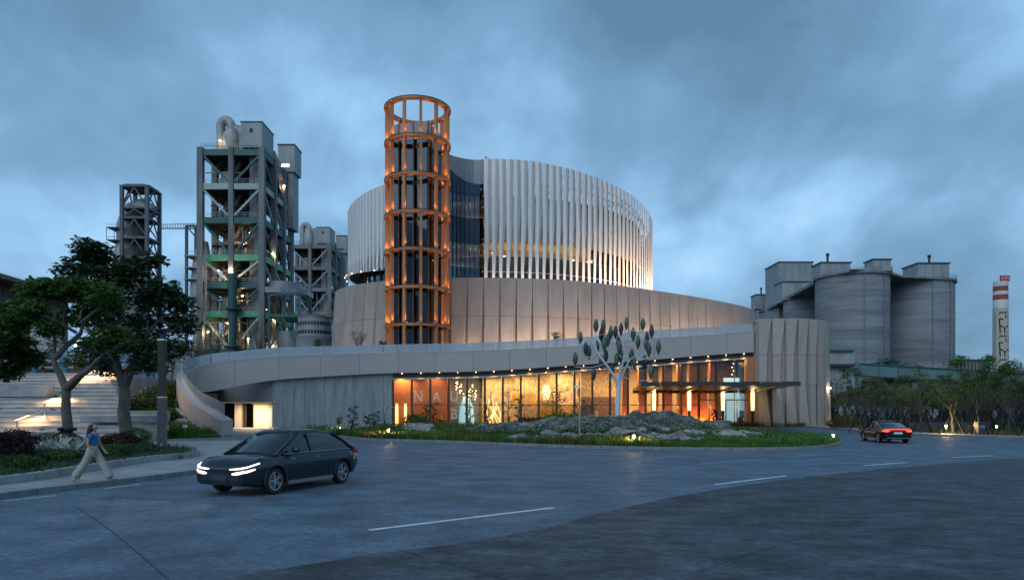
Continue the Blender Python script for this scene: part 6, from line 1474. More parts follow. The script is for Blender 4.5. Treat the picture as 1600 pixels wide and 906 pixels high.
def stakes(px, py, d, s, label):
    p = P(px, py, d); x = X(px, d); t = thing('tree_stakes', label, 'tree stakes', (x, d, B))
    for k, (dx, dy) in enumerate(((-1.9, -.3), (1.9, -.3), (-.2, 1.6), (.9, 1.2))): MB().bar((x + dx * s, d + dy * s, B - .05), (x - dx * .12, d - dy * .25 - .15, p.z), .11).build('stake', M['stake'], t)
    MB().lathe([(.42, p.z - .16), (.44, p.z - .08), (.42, p.z)], 14, (x, d, 0)).build('strap', M['stake'], t)
stakes(105, 668, 35, .95, 'black timber props tied round the forked trunk')

# ================================================================== ISLAND PLANTING
IZ = .16
def iz(x, y): return IZ + mound(x, y)
fr = [(p[0], p[1]) for p in spline(isl_front, 6)]
def front_d(x): return float(np.interp(x, [p[0] for p in fr[:-8]], [p[1] for p in fr[:-8]]))
inI = lambda x, y: inside(x, y, isl2)
# front grass band, left to right, drier towards the left
pts = scatter([(-15, 38), (18, 36), (18, 50), (-15, 60)], 30000, lambda x, y: inI(x, y) and y - front_d(x) < 6.5 + 2 * noise.noise(Vector((x * .3, y * .3, 0))) and y > front_d(x) + .35 and not (x > 8.5 and y > front_d(x) + 2.0 + 2 * noise.noise(Vector((x * .5, 3, 0)))))
C = np.array([(x, y, iz(x, y)) for x, y in pts]); hgt = np.where(C[:, 0] > 8.5, .16, .50)[:, None]
dry = np.array([noise.noise(Vector((x * .45, y * .6, 1))) for x, y in pts]) > .06
quads_object('island_grass', np.concatenate([blades(C[(C[:, 0] <= 8.5) & ~dry], .36, .045), blades(C[C[:, 0] > 8.5], .15, .04)]), M['grass'], kind='stuff')
quads_object('dry_island_grass', blades(C[(C[:, 0] <= 8.5) & dry], .40, .045), M['grassY'], kind='stuff')
pts = scatter([(-20, 50), (20, 45), (20, 75), (-18, 76)], 14000, lambda x, y: inI(x, y) and y - front_d(x) > 5 and mound(x, y) < .5); C = np.array([(x, y, iz(x, y)) for x, y in pts])
quads_object('shrub_cover', np.concatenate([leaves(C[:9000] + np.stack([np.zeros(9000), np.zeros(9000), rng.uniform(.05, .55, 9000)], 1), .2, up=.4), blades(C[9000:], .6, .06)]), M['leafA'], kind='stuff')
# bright leafy cover at the right tip
pts = scatter([(10, 37), (22, 37), (22, 56), (12, 56)], 16000, lambda x, y: inI(x, y) and x > 11.2 + .9 * (47 - y) * .35 and y > front_d(min(x, 18.4)) + .9 and mound(x, y) < .42); C = np.array([(x, y, iz(x, y)) for x, y in pts])
C2 = C + np.stack([np.zeros(len(C)), np.zeros(len(C)), rng.uniform(.05, .42, len(C))], 1)
quads_object('leafy_cover', leaves(C2, .15, up=.5), M['leafC'], kind='stuff')
# grey green juniper on the mound
pts = scatter([(-5, 46), (18, 44), (19, 60), (-5, 60)], 42000, lambda x, y: inI(x, y) and mound(x, y) > .30 and x < 16.2)
C = np.array([(x, y, iz(x, y) + .04 + .55 * max(0, noise.noise(Vector((x * 1.1, y * 1.1, 3))) + .1)) for x, y in pts])
n_ = len(C); a_ = rng.uniform(0, 6.28, n_); el_ = rng.uniform(.1, 1.1, n_); rad = np.stack([np.cos(a_) * np.cos(el_), np.sin(a_) * np.cos(el_), np.sin(el_)], 1)
quads_object('juniper_cover', leaves(C + rad * .16, .25, radial=rad * 2, aspect=.30), M['leafG'], kind='stuff')
pts = scatter([(-13, 53), (-6.5, 53), (-6.5, 59), (-13, 59)], 3000, lambda x, y: mound(x, y) > .25); C = np.array([(x, y, iz(x, y) + .05) for x, y in pts]); quads_object('juniper_cover', leaves(C, .2, aspect=.3, up=.3), M['leafG'], kind='stuff')
pts = scatter([(9, 36), (18.6, 36), (18.6, 47), (9, 47)], 12000, lambda x, y: inI(x, y) and y > front_d(min(x, 18.4)) + .35 and mound(x, y) < .35); C = np.array([(x, y, iz(x, y)) for x, y in pts]); quads_object('lawn_grass', blades(C, .10, .03), M['grass'], kind='stuff')
# rocks: one by one along the toe of the mound
rk_spots = []
rr = random.Random(3)
px = 792
while px < 1180:
    dd = 46.2 + 2.2 * math.sin(px * .021) + rr.uniform(-1.0, 1.0) + (1.6 if px > 1060 else 0); rk_spots.append((px, dd, rr.uniform(.28, .62))); px += rr.uniform(7, 13)
for q in ((968, 47.8, .8), (1000, 49.5, .62), (1010, 46, .55), (860, 46.6, .75), (1064, 46.5, .7), (1085, 47.6, .95), (1143, 45.4, .85), (1098, 50.5, .55), (1055, 55, .8), (1120, 50, .5), (820, 51, .6), (1178, 47.5, .8), (1160, 49, .7), (1130, 50.5, .8), (1072, 44.8, .5), (655, 55.5, 1.0), (668, 54.6, .8), (640, 56.4, .8), (985, 54.5, .7), (925, 53.4, .55), (1040, 50.5, .5)): rk_spots.append(q)
for i, (px, dd, s) in enumerate(rk_spots):
    x = X(px, dd); me = ROCKB[i % 3] if (px > 1060 and i % 3 == 0) else ROCKS[i % 6]
    o = share('rock', me, None, (x, dd, iz(x, dd) + s * .26)); s *= .85; o.scale = (s * rr.uniform(.9, 1.5), s, s * rr.uniform(.75, 1.05)); o.rotation_euler = (rr.uniform(-.2, .2), rr.uniform(-.2, .2), rr.uniform(0, 6.28))
    land = min(((792, 'below the left end of the mound'), (850, 'left of the camera pole'), (893, 'beside the utility cabinet'), (925, 'right of the camera pole'), (965, 'in front of the wind tree stem'), (1003, 'behind the front path light'), (1045, 'under the juniper peak'), (1085, 'left of the round plinth'), (1125, 'in front of the round plinth'), (1165, 'at the edge of the leafy cover'), (655, 'before the terracotta wall')), key=lambda q: abs(q[0] - px))[1]
    szw = 'small' if s < .45 else 'middling' if s < .62 else 'large'; dep = 'front' if dd < 46.5 else 'middle' if dd < 49 else 'rear'; hue = 'brown' if me in ROCKB else 'grey'
    tag(o, '%s %s rock in the %s line of stones, %s' % (szw, hue, dep, land), 'rock', 'rocks on the traffic island')
# saplings and shrubs in front of the glass
sap = [(551, 57, 2.4, .9, 'sapling on crossed props with two dark leaf tiers against the concrete wall', 'leafB'), (586, 58.5, 1.9, 1.0, 'small bushy sapling beside the concrete wall, middle of three', 'leafB'), (574, 60, 1.6, .6, 'thinnest sapling against the concrete wall', 'leafW'), (601, 60, 2.4, 1.5, 'silvery rounded sapling where the wall meets the glass', 'leafG'), (666, 64, 2.3, .8, 'dark sapling in front of the letter N pane', 'leafB'), (677, 66, 2.6, 1.0, 'bare branched sapling in front of the letter A pane', 'leafB'),
       (733, 62, 3.6, .9, 'slim conical green sapling in front of the blue lit display', 'leafC'), (761, 64, 2.4, .9, 'dark small sapling before the glowing sculpture', 'leafB'), (795, 63, 3.9, 1.6, 'broad loose sapling in front of the cream stone wall', 'leafB'), (811, 63, 3.2, .9, 'round headed sapling in front of the letter U', 'leafC'), (864, 57, 4.0, 1.9, 'taller open sapling left of the camera pole', 'leafA'), (876, 58, 4.0, 1.6, 'twin stemmed sapling close to the camera pole', 'leafA'), (902, 60, 3.0, 1.2, 'thin sapling right behind the camera pole', 'leafB'), (530, 66, 1.3, .6, 'tiny shrub at the left tip of the island', 'leafW')]
for i, (px, d, h, w, lab, lf_) in enumerate(sap):
    x = X(px, d); z = iz(x, d); t = thing('sapling', lab, 'sapling', (x, d, z)); mb = MB(); rr = random.Random(i); C = []
    limb(mb, (x, d, z - .1), (x + rr.uniform(-.15, .15), d, z + h * .95), .045, .015, .2, seed=i)
    for k in range(9):
        zz_ = h * (.32 + .68 * k / 9); a = k * 2.4; e = Vector((x + math.cos(a) * w * .45 * rr.uniform(.5, 1), d + math.sin(a) * w * .4, z + zz_)); limb(mb, (x, d, z + zz_ - .25), e, .02, .008, .3, 3, seed=k); C.append(cloud_pts(tuple(e), w * .22 + .06, 26, .2, .7))
    mb.build('trunk', M['bark2'], t); quads_object('crown', leaves(np.concatenate(C), .17, up=.4), M[lf_], t)
    if h > 1.5:
        for k in range(3): a = k * 2.1 + .4; MB().bar((x + .55 * math.cos(a), d + .55 * math.sin(a), z), (x - .1 * math.cos(a), d - .1 * math.sin(a), z + 1.0), .05).build('stake', M['stake'], t)
bush('round_bush', 'dark rounded bush behind the rocks in front of the terracotta wall', 648, 58, iz(X(648, 58), 58), (1.2, .9, .85), 1500, M['leafC'], .2)
bush('red_shrub', 'purple toned bush before the lit facade middle', 838, 58, iz(X(838, 58), 58), (2.2, 1.0, .75), 2200, M['leafD'], .18)
bush('round_bush', 'broad leaved green bush left of the camera pole foot', 880, 54, iz(X(880, 54), 54), (1.9, 1.0, .6), 2000, M['leafC'], .2)
bush('round_bush', 'low green bush at the left of the facade planting', 560, 60, .16, (2.6, 1.2, .5), 2200, M['leafG'], .16)

# ================================================================== PATH LIGHTS, POSTS, SMALL STREET FURNITURE
def path_light(px, d, z, h, label, e):
    x = X(px, d); t = thing('path_light', label, 'path light', (x, d, z), 'low glowing path lights')
    MB().lathe([(.035, 0), (.035, h * .55), (.05, h * .6)], 8, (x, d, z)).build('post', M['darkmetal'], t)
    MB().lathe([(.04, h * .62), (.085, h * .98), (.085, h)], 10, (x, d, z)).build('lamp_head', M['headglow'], t, smooth=40)
    lamp('path_lamp', (x, d - .28, z + h * .95), e, (1, .66, .22), 'POINT', .06, None, t); return t
path_light(990, 40.4, IZ, .55, 'glowing path light in the front grass below the wind tree', 170)
path_light(607, 50.6, IZ, .6, 'glowing path light at the left kerb of the island', 170)
path_light(532, 60, .16, .5, 'small path light by the concrete wall', 3)
path_light(1327, 46.0, .02, .5, 'path light standing off the right tip of the island', 3) if False else path_light(1302, 43.0, IZ, .5, 'path light at the right tip of the island', 2)
path_light(1478, 59.5, .12, .75, 'path light throwing gold on the right verge', 220)
path_light(1446, 68.5, .12, .75, 'path light above the low dark wall', 110)
path_light(1557, 64.0, .12, .6, 'path light under the staked trees near the right edge', 10)
path_light(1379, 70, .12, .6, 'path light behind the departing car', 8)
# dark column lamp on the left
px, d = 253.5, 32.0; x = X(px, d); t = thing('column_lamp', 'tall dark blue column lamp with a louvred upper half and disc top', 'street lamp', (x, d, .14))
MB().box(x - .16, x + .16, d - .16, d + .16, .14, 2.75).build('column', M['post'], t); MB().box(x - .165, x + .165, d - .165, d + .165, 2.76, 2.82).build('collar', M['steel'], t)
for k in range(30): MB().box(x - .15, x + .15, d - .15, d + .15, 2.86 + k * .085, 2.90 + k * .085).build('louvre', M['darkmetal'], t)
MB().box(x - .11, x + .11, d - .11, d + .11, 2.83, 5.45).build('core', M['plantdark'], t)
MB().box(x - .16, x + .16, d - .16, d + .16, 5.42, 5.5).build('collar', M['steel'], t)
MB().lathe([(.09, 5.5), (.10, 5.72), (.30, 5.86), (.44, 5.9), (.44, 5.94), (.1, 5.98)], 20, (x, d, 0)).build('lamp_disc', M['post'], t, smooth=30)
# lit lamp post on the right
px, d = 1291.5, 92.0; x = X(px, d); t = thing('lamp_post', 'lit lamp post glowing warm beside the end drum', 'street lamp', (x, d, .1))
MB().lathe([(.17, .1), (.15, 4.9)], 12, (x, d, 0)).build('post', M['greymetal'], t, smooth=40); MB().lathe([(.16, 4.9), (.16, 5.05)], 12, (x, d, 0)).build('lamp_ring', M['lightwhite'], t)
MB().lathe([(.55, 5.06), (.6, 5.12), (.5, 5.2)], 18, (x, d, 0)).build('lamp_head', M['lightwhite'], t)
for a in np.arange(0, 6.28, 1.57): lamp('post_lamp', (x + .45 * math.cos(a), d + .45 * math.sin(a), 4.95), 55, WARM, 'SPOT', .1, (0, 0, 0), t, spot=120, blend=.8)
lamp('uplight_lamp', (X(1304, 92), 92, .4), 30, (1, .55, .25), 'POINT', .15, None, t)
# camera pole and cabinet
px, d = 905.5, 42.6; x = X(px, d); t = thing('camera_pole', 'thin grey pole with a white security camera in the island grass', 'camera pole', (x, d, IZ))
MB().lathe([(.055, IZ), (.05, 4.05)], 10, (x, d, 0)).build('pole', M['post'] if False else M['greymetal'], t, smooth=40)
MB().box(x - .32, x + .05, d - .1, d + .06, 3.58, 3.72).build('camera', M['white'], t); MB().box(x - .36, x - .321, d - .06, d + .02, 3.6, 3.7).build('camera_lens', M['black'], t); MB().box(x - .12, x + .02, d - .08, d + .08, 3.05, 3.5).build('junction_box', M['greymetal'], t)
x2 = X(899, d + .1); t = tag(MB().box(x2 - .24, x2 + .12, d - .05, d + .3, IZ, .66).build('utility_cabinet', M['greymetal']), 'small grey utility cabinet at the foot of the camera pole', 'cabinet')
MB().box(x2 - .25, x2 + .13, d - .06, d + .31, .661, .69).build('cabinet_lid', M['walk'], t); MB().box(x2 - .21, x2 + .09, d - .062, d - .051, .25, .6).build('cabinet_door', M['walk'], t)
# bin and low dark wall on the right
d = 57.5; x = X(1531, d); t = tag(MB().box(x - .32, x + .32, d - .3, d + .3, .12, 1.12).build('litter_bin', M['post']), 'dark square litter bin by the right verge', 'bin'); MB().box(x - .35, x + .35, d - .33, d + .33, 1.121, 1.2).build('bin_lid', M['darkmetal'], t); MB().box(x - .2, x + .2, d - .312, d - .301, .65, .9).build('bin_label', M['greymetal'], t)
o = MB().box(X(1424, 66), X(1545, 66), 66, 66.4, .1, 1.0).build('low_wall', M['dkstone']); tag(o, 'low dark stone wall in front of the plantation', 'wall')
for k in range(6): a, b = X(1424 + k * 20.2, 66), X(1444 + k * 20.2, 66); MB().box(a + .02, b - .02, 65.9, 65.998, .1, 1.02).build('wall_slab', M['dkstone'], o)
d = 74; x = X(1486, d); t = tag(MB().box(x - .9, x + .9, d - .1, d + .1, 1.0, 2.1).build('notice_board', M['black']), 'dark notice board among the staked trees', 'sign')
for s in (-.7, .7): MB().box(x + s - .06, x + s + .06, d + .101, d + .2, .1, 2.1).build('board_post', M['darkmetal'], t)
# stone well with a bronze figure, carved stone by the door
d = 74; x = X(1121, d); w = thing('stone_plinth', 'low round stone plinth carrying a dark bronze figure', 'plinth', (x, d, .05))
for r_ in range(2):
    for k in range(18):
        a0, a1 = 2 * PI * (k + .5 * r_) / 18, 2 * PI * (k + .5 * r_ + .97) / 18; pr = []
        for a in np.linspace(a0, a1, 4): pr.append((x + 1.32 * math.cos(a), d + 1.32 * math.sin(a)))
        for a in np.linspace(a1, a0, 4): pr.append((x + 1.05 * math.cos(a), d + 1.05 * math.sin(a)))
        MB().prism(pr, .02 + r_ * .45, .46 + r_ * .45).build('stone', M['rock'] if (k + r_) % 3 else M['walk'], w)
MB().lathe([(1.04, .02), (1.04, .86)], 28, (x, d, 0)).build('plinth_core', M['dkstone'], w); MB().lathe([(1.0, .92), (1.4, .92), (1.42, 1.0), (1.38, 1.06), (1.0, 1.06), (1.0, .92)], 36, (x, d, 0), cap=False).build('plinth_rim', M['walk'], w, smooth=40); MB().lathe([(.99, .95), (.99, 1.02)], 28, (x, d, 0)).build('plinth_top', M['dkstone'], w)
def skin_mesh(name, verts, edges, root, sub=2):
    me = bpy.data.meshes.new(name); me.from_pydata([v[:3] for v in verts], edges, [])
    ob = bpy.data.objects.new('tmp', me); COL.objects.link(ob)
    md = ob.modifiers.new('s', 'SKIN'); md.use_smooth_shade = True
    for i, sv in enumerate(me.skin_vertices[0].data): r_ = verts[i][3]; sv.radius = r_ if hasattr(r_, '__len__') else (r_, r_); sv.use_root = i == root
    sb = ob.modifiers.new('d', 'SUBSURF'); sb.levels = sub; sb.render_levels = sub
    r2 = bpy.data.meshes.new_from_object(ob.evaluated_get(bpy.context.evaluated_depsgraph_get())); bpy.data.objects.remove(ob); r2.name = name; return r2
bz = mat('dark_bronze', (.03, .035, .032), .4, .6, var=.3)
V = [(0, 0, .35, .20), (-.05, 0, .62, .19), (.12, 0, .92, .17), (.30, 0, 1.10, .07), (.40, 0, 1.22, .12), (.25, .14, .42, .12), (.38, .16, .22, .08), (.22, .17, .04, .06), (.25, -.14, .42, .12), (.38, -.16, .22, .08), (.22, -.17, .04, .06), (.22, .22, .9, .07), (.42, .20, .66, .055), (.56, .12, .5, .045), (.22, -.22, .9, .07), (.42, -.20, .66, .055), (.56, -.12, .5, .045), (.38, .17, .03, .05), (.38, -.17, .03, .05)]
E = [(0, 1), (1, 2), (2, 3), (3, 4), (0, 5), (5, 6), (6, 7), (7, 17), (0, 8), (8, 9), (9, 10), (10, 18), (2, 11), (11, 12), (12, 13), (2, 14), (14, 15), (15, 16)]
me = skin_mesh('bronze_figure', V, E, 0); me.materials.append(bz)
o = share('bronze_figure', me, None, (x - .1, d - .1, 1.02), PI * .9); tag(o, 'dark bronze figure crouching on the round stone plinth', 'sculpture'); o.scale = (1.05,) * 3
x = X(1157, 86); V = [(0, 0, .3, .34), (0, 0, .7, .28), (.1, 0, 1.05, .20), (.22, 0, 1.25, .17), (.25, 0, .12, .24), (-.25, 0, .12, .24)]
me = skin_mesh('stone_sculpture', V, [(0, 1), (1, 2), (2, 3), (0, 4), (0, 5)], 0); me.materials.append(M['rock2']); o = share('stone_sculpture', me, None, (x, 86, .05), 2.6); tag(o, 'squat carved stone figure standing by the entrance doors', 'sculpture')
x = X(1106, 78); o = share('stone_ball', rock_mesh(4, M['cream'], 1, 1, .95), None, (x, 78, .35)); o.scale = (.38,) * 3; tag(o, 'pale rounded stone beside the plinth', 'stone')

# ================================================================== WIND TREE
d = 55.0; wb = Vector((X(965, d), d, iz(X(965, d), d) - .1)); wt = thing('wind_tree', 'white steel wind tree with many green leaf shaped turbines', 'wind turbine tree', tuple(wb))
def W_(px, py, dy=0): p = P(px, py, d); return Vector((p.x, d + dy, p.z))
mb = MB()
mb.tube([wb, W_(965, 640), W_(967, 600)], [.22, .20, .19], 12)
limbs = [[W_(966, 604), W_(960, 590, -.2), W_(945, 569, -.5), W_(932, 552, -.7), W_(927, 535, -.8), W_(930, 520, -.8)], [W_(967, 602), W_(972, 588, .1), W_(979, 570, -.2), W_(985, 560, -.3)], [W_(966, 602), W_(969, 585, .4), W_(972, 560, .6), W_(976, 540, .5), W_(979, 508, .4)], [W_(965, 606), W_(968, 580, -.3), W_(976, 556, -.9)]]
for l, r0 in zip(limbs, (.15, .15, .12, .12)): q = [Vector(p) for p in spline([tuple(p) for p in l], 4)]; mb.tube(q, [r0 + (.045 - r0) * i / (len(q) - 1) for i in range(len(q))], 10)
mb.build('stem', M['white2'], wt, smooth=50)
lf_pos = [(907, 527, 0), (914, 547, -.6), (921, 551, .3), (898, 562, -.4), (926, 585, -.9), (930, 511, -.5), (943, 510, .2), (941, 523, .6), (949, 532, -.3), (955, 519, .3), (961, 520, -.3), (935, 541, .8), (942, 540, -.8), (972, 513, .5), (980, 504, .3), (1003, 508, -.4), (1019, 518, .2), (991, 522, .5), (995, 536, -.5), (1014, 526, .8), (1011, 548, -.7), (1028, 543, -.2), (969, 535, .9), (965, 545, -.9), (970, 556, .2), (946, 557, -.2), (941, 565, .6), (962, 562, -.5), (957, 577, .4), (988, 557, .3), (990, 568, -.4), (1009, 567, .5), (1014, 583, -.8), (1010, 538, .1)]
tw = MB(); stems = [p for l in limbs for p in l[1:]]
for px, py, dy in lf_pos:
    foot = W_(px, py + 9, dy); s = min(stems, key=lambda q: (q - foot).length + (2 if q.z > foot.z + .6 else 0)); midp = (s + foot) / 2 + Vector((0, 0, -.22)); tw.tube([Vector(p) for p in spline([tuple(s), tuple(midp), tuple(foot + Vector((0, 0, -.12))), tuple(foot)], 3)], .026, 6)
tw.build('branch', M['white2'], wt, smooth=50)
tg1 = mat('turbine_green', (.055, .115, .075), .4, var=.1, rvar=.2); tg2 = mat('turbine_dark_green', (.025, .05, .05), .4, var=.1, rvar=.2)
def turbine(mt):
    q = MB()
    for a in range(4):                           # four curved vanes round a spindle
        vs = []; n = 7
        for i in range(n):
            t = i / (n - 1); z = .03 + .86 * t; r_ = .235 * math.sin(PI * min(1, t * .86 + .12)) ** .75; a0 = a * PI / 2 + t * .5
            for b in np.linspace(0, 1.35, 4): rr_ = r_ * (1 - .12 * (b / 1.35)); vs.append((rr_ * math.cos(a0 + b), rr_ * math.sin(a0 + b), z))
        fs = [(i * 4 + j, i * 4 + j + 1, i * 4 + j + 5, i * 4 + j + 4) for i in range(n - 1) for j in range(3)]; q.add(vs, fs)
    q.lathe([(.05, 0), (.13, .04), (.17, .2), (.18, .5), (.12, .8), (.02, .92)], 10); return q.mesh('turbine_leaf', mt, smooth=50)
tm = [turbine(tg1), turbine(tg2)]; hubm = MB().lathe([(.05, -.12), (.07, -.1), (.07, .03)], 8).mesh('hub', M['black'])
for i, (px, py, dy) in enumerate(lf_pos):
    p = W_(px, py + 8, dy); o = share('turbine_leaf', tm[(i * 7) % 3 % 2], wt, p, i * .9); s = rnd.uniform(.90, 1.12); o.scale = (s * .88, s * .88, s * 1.08); h = share('hub', hubm, o); h.location = (0, 0, 0)

# ================================================================== CARS
def wheel_mesh():
    q = MB(); R_ = .345
    tyre = MB().lathe([(.20, -.11), (R_ - .03, -.115), (R_, -.085), (R_, .085), (R_ - .03, .115), (.245, .11), (.22, .04)], 32, cap=False); tyre.v = [(x, z, y) for x, y, z in tyre.v]
    rim = MB().lathe([(.24, -.10), (.235, .085), (.22, .10), (.235, .105), (.245, .10)], 28, cap=False); rim.lathe([(.05, .07), (.06, .10), (0.0, .105)], 14)
    for k in range(5):
        for s in (-.16, .16): a = 2 * PI * k / 5 + s * .6; a2 = 2 * PI * k / 5 + s; rim.bar((.04 * math.cos(a), .04 * math.sin(a), .09), (.232 * math.cos(a2), .232 * math.sin(a2), .085), .03, .035)
    rim.lathe([(.0, .0), (.23, .0)], 24, cap=False); rim.v = [(x, z, y) for x, y, z in rim.v]
    return tyre.mesh('tyre', M['black'], smooth=40), rim.mesh('rim', M['steel'], smooth=30)
TY, RI = wheel_mesh()
chrome = mat('car_trim', (.5, .52, .54), .2, .9, var=.02); platew = mat('plate', (.55, .62, .55), .5, var=.05); cglass = mat('car_glass', (.012, .016, .02), .06, var=.05, spec=.7)
def make_car(label, paint, L, W, H, wb_, roof, hood, trunk, rear):
    """local axes: x forward, y to the car's left"""
    t = thing('car', label, 'car'); hw = W / 2; belt = H * .63
    xs = np.linspace(-L / 2, L / 2, 41); rings = []
    wx = (-(wb_ / 2) - .05, wb_ / 2 - .05)
    for x in xs:
        f = (x + L / 2) / L; endf = min(1, (L / 2 - x) / .85); endr = min(1, (x + L / 2) / .6)
        w = hw * (1 - .20 * (1 - endf) ** 2.2 - .12 * (1 - endr) ** 2.2); top = float(np.interp(f, [0, .03, .12, .25, .62, .70, .90, .97, 1], [trunk - .30, trunk - .10, trunk, belt, belt, belt - .02, hood, hood - .10, hood - .30]))
        bot = float(np.interp(f, [0, .06, .9, 1], [.42, .24, .22, .30])); mid = (bot + top) / 2
        sec = [(0, bot), (w * .80, bot), (w * .965, bot + .07), (w * .985, mid - .05), (w, mid + .10), (w * .965, top - .09), (w * .90, top - .02), (w * .55, top + .02), (0, top + .035)]
        rings.append([(x, y, z) for y, z in sec] + [(x, -y, z) for y, z in sec[-2:0:-1]])
    q = MB(); n = len(rings[0]); q.v = [p for r_ in rings for p in r_]
    q.f = [(i * n + j, i * n + (j + 1) % n, (i + 1) * n + (j + 1) % n, (i + 1) * n + j) for i in range(len(rings) - 1) for j in range(n)] + [tuple(range(n)), tuple((len(rings) - 1) * n + j for j in range(n))[::-1]]
    q.mi = [0] * len(q.f)
    ob = bpy.data.objects.new('tmp', q.mesh('body', [paint])); COL.objects.link(ob); cut = []
    cm = MB()
    for x in wx:
        for s in (-1, 1):
            c = MB().lathe([(.405, -.20), (.405, .20)], 28); c.v = [(a + x, b2 + s * (hw - .10), c2 + .345) for a, c2, b2 in c.v]; cm.merge(c)
    co = bpy.data.objects.new('tmpc', cm.mesh('cut', [M['black']])); COL.objects.link(co)
    bo = ob.modifiers.new('b', 'BOOLEAN'); bo.object = co; bo.operation = 'DIFFERENCE'; bo.solver = 'EXACT'
    me = bpy.data.meshes.new_from_object(ob.evaluated_get(bpy.context.evaluated_depsgraph_get())); bpy.data.objects.remove(ob); bpy.data.objects.remove(co)
    me.name = 'body'; me.polygons.foreach_set('use_smooth', [True] * len(me.polygons)); me.set_sharp_from_angle(angle=R(32)); share('body', me, t)
    # greenhouse
    gx = roof; q = MB(); rings = []
    for (x, z, wf) in gx: rings.append([(x, hw * .885, belt - .03), (x, hw * (.885 + (wf - .885) * .5), belt + (z - belt) * .55), (x, hw * wf, z - .06), (x, hw * wf * .86, z), (x, 0, z + .02), (x, -hw * wf * .86, z), (x, -hw * wf, z - .06), (x, -hw * (.885 + (wf - .885) * .5), belt + (z - belt) * .55), (x, -hw * .885, belt - .03)])
    n = 9; q.v = [p for r_ in rings for p in r_]; q.f = [(i * n + j, i * n + j + 1, (i + 1) * n + j + 1, (i + 1) * n + j) for i in range(len(rings) - 1) for j in range(n - 1)] + [tuple(range(n)), tuple((len(rings) - 1) * n + j for j in range(n))[::-1]]; q.mi = [0] * len(q.f)
    q.build('windows', cglass, t, smooth=35)
    rf = MB(); rr_ = [r_ for r_, g in zip(rings, gx) if g[1] > H - .14]; k = [r_[2:7] for r_ in rr_]; off = .012
    rf.v = [(x, y * 1.012, z + off) for r_ in k for x, y, z in r_]; rf.f = [(i * 5 + j, i * 5 + j + 1, i * 5 + j + 6, i * 5 + j + 5) for i in range(len(k) - 1) for j in range(4)]; rf.mi = [0] * len(rf.f); o = rf.build('roof', paint, t, smooth=50); sd_ = o.modifiers.new('t', 'SOLIDIFY'); sd_.thickness = .02
    pl = MB()
    for s in (-1, 1):
        for (i0, i1) in ((0, None), (len(rings) - 1, None)):
            e0 = rings[i0][0 if s > 0 else 8]; nb_ = [r_ for r_, g in zip(rings, gx) if g[1] > H - .14]; e1 = (nb_[0] if i0 == 0 else nb_[-1])[2 if s > 0 else 6]
            pl.bar((e0[0], e0[1] * 1.01, e0[2]), (e1[0], e1[1] * 1.01, e1[2]), .09, .05)
        xm = -.15; pl.bar((xm, s * hw * .90, belt), (xm + .08, s * hw * .75, H - .07), .08, .03)
    pl.build('pillars', paint, t)
    for s in (-1, 1):
        for x in wx:
            w_ = bpy.data.objects.new('wheel', TY); COL.objects.link(w_); w_.parent = t; w_.location = (x, s * (hw - .135), .345); w_.rotation_euler = (0, 0, 0 if s > 0 else PI); r_ = bpy.data.objects.new('rim', RI); COL.objects.link(r_); r_.parent = w_
            ar = MB(); pts = [(x + .415 * math.cos(a), s * (hw * .985), .345 + .415 * math.sin(a)) for a in np.linspace(-.1, PI + .1, 17)]; ar.tube(pts, .022, 6); ar.build('arch_trim', M['black'], t)
        MB().bar((wx[0] + .48, s * hw * .965, .26), (wx[1] - .48, s * hw * .965, .26), .04, .10).build('sill', chrome if rear else M['greymetal'], t)
        MB().bar((gx[0][0] + .25, s * hw * .925, belt + .0), (gx[-1][0] - .3, s * hw * .925, belt + .0), .02, .025).build('window_trim', chrome, t)
        m_ = MB().lathe([(.02, -.12), (.085, -.08), (.10, 0), (.085, .08), (.02, .12)], 12); m_.v = [(x * .8 + gx[-1][0] - .62, z + s * (hw + .07), y * .8 + belt + .09) for x, y, z in m_.v]; m_.build('mirror', paint, t, smooth=60)
        for xd in (-.25, .75): MB().bar((xd - .09, s * (hw * .985 + .012), belt - .14), (xd + .09, s * (hw * .985 + .012), belt - .14), .03, .03).build('door_handle', chrome, t)
        for xd in (-.85, -.12, .98): MB().bar((xd, s * hw * .992, .32), (xd, s * hw * .965, belt - .08), .012, .012).build('door_seam', M['black'], t)
    return t
p1 = mat('dark_blue_car_paint', (.020, .028, .038), .16, .3, var=.03, spec=.7); p2 = mat('black_car_paint', (.006, .007, .009), .16, .2, var=.03, spec=.7)
L, W_c, H_c = 4.75, 1.92, 1.63
carA = make_car('dark blue grey crossover car with bright white headlights driving towards the viewer', p1, L, W_c, H_c, 2.9, [(-2.15, 1.06, .86), (-1.9, 1.30, .80), (-1.3, 1.56, .72), (-.6, 1.63, .69), (.1, 1.62, .69), (.45, 1.53, .71), (1.0, 1.22, .80), (1.35, 1.05, .86)], .98, 1.04, False)
for s in (-1, 1):
    q = MB(); a = [(2.395, s * .36, .70), (2.385, s * .62, .725), (2.28, s * .815, .765), (1.98, s * .925, .845)]; q.tube([Vector(p) for p in spline(a, 4)], [.016] * 13, 6); q.build('headlight', M['headlight'], carA)
    q = MB(); a = [(2.39, s * .42, .585), (2.385, s * .62, .61), (2.29, s * .805, .65), (2.10, s * .895, .70)]; q.tube([Vector(p) for p in spline(a, 4)], [.012, .022, .03, .034, .034, .034, .034, .03, .028, .026, .022, .018, .01], 6); q.build('headlight', M['headlight'], carA)
    lamp('headlight_beam', (2.5, s * .65, .70), 40, (1, .93, .82), 'SPOT', .08, None, carA, spot=70, blend=.8, aim=(10, s * .8, 0))
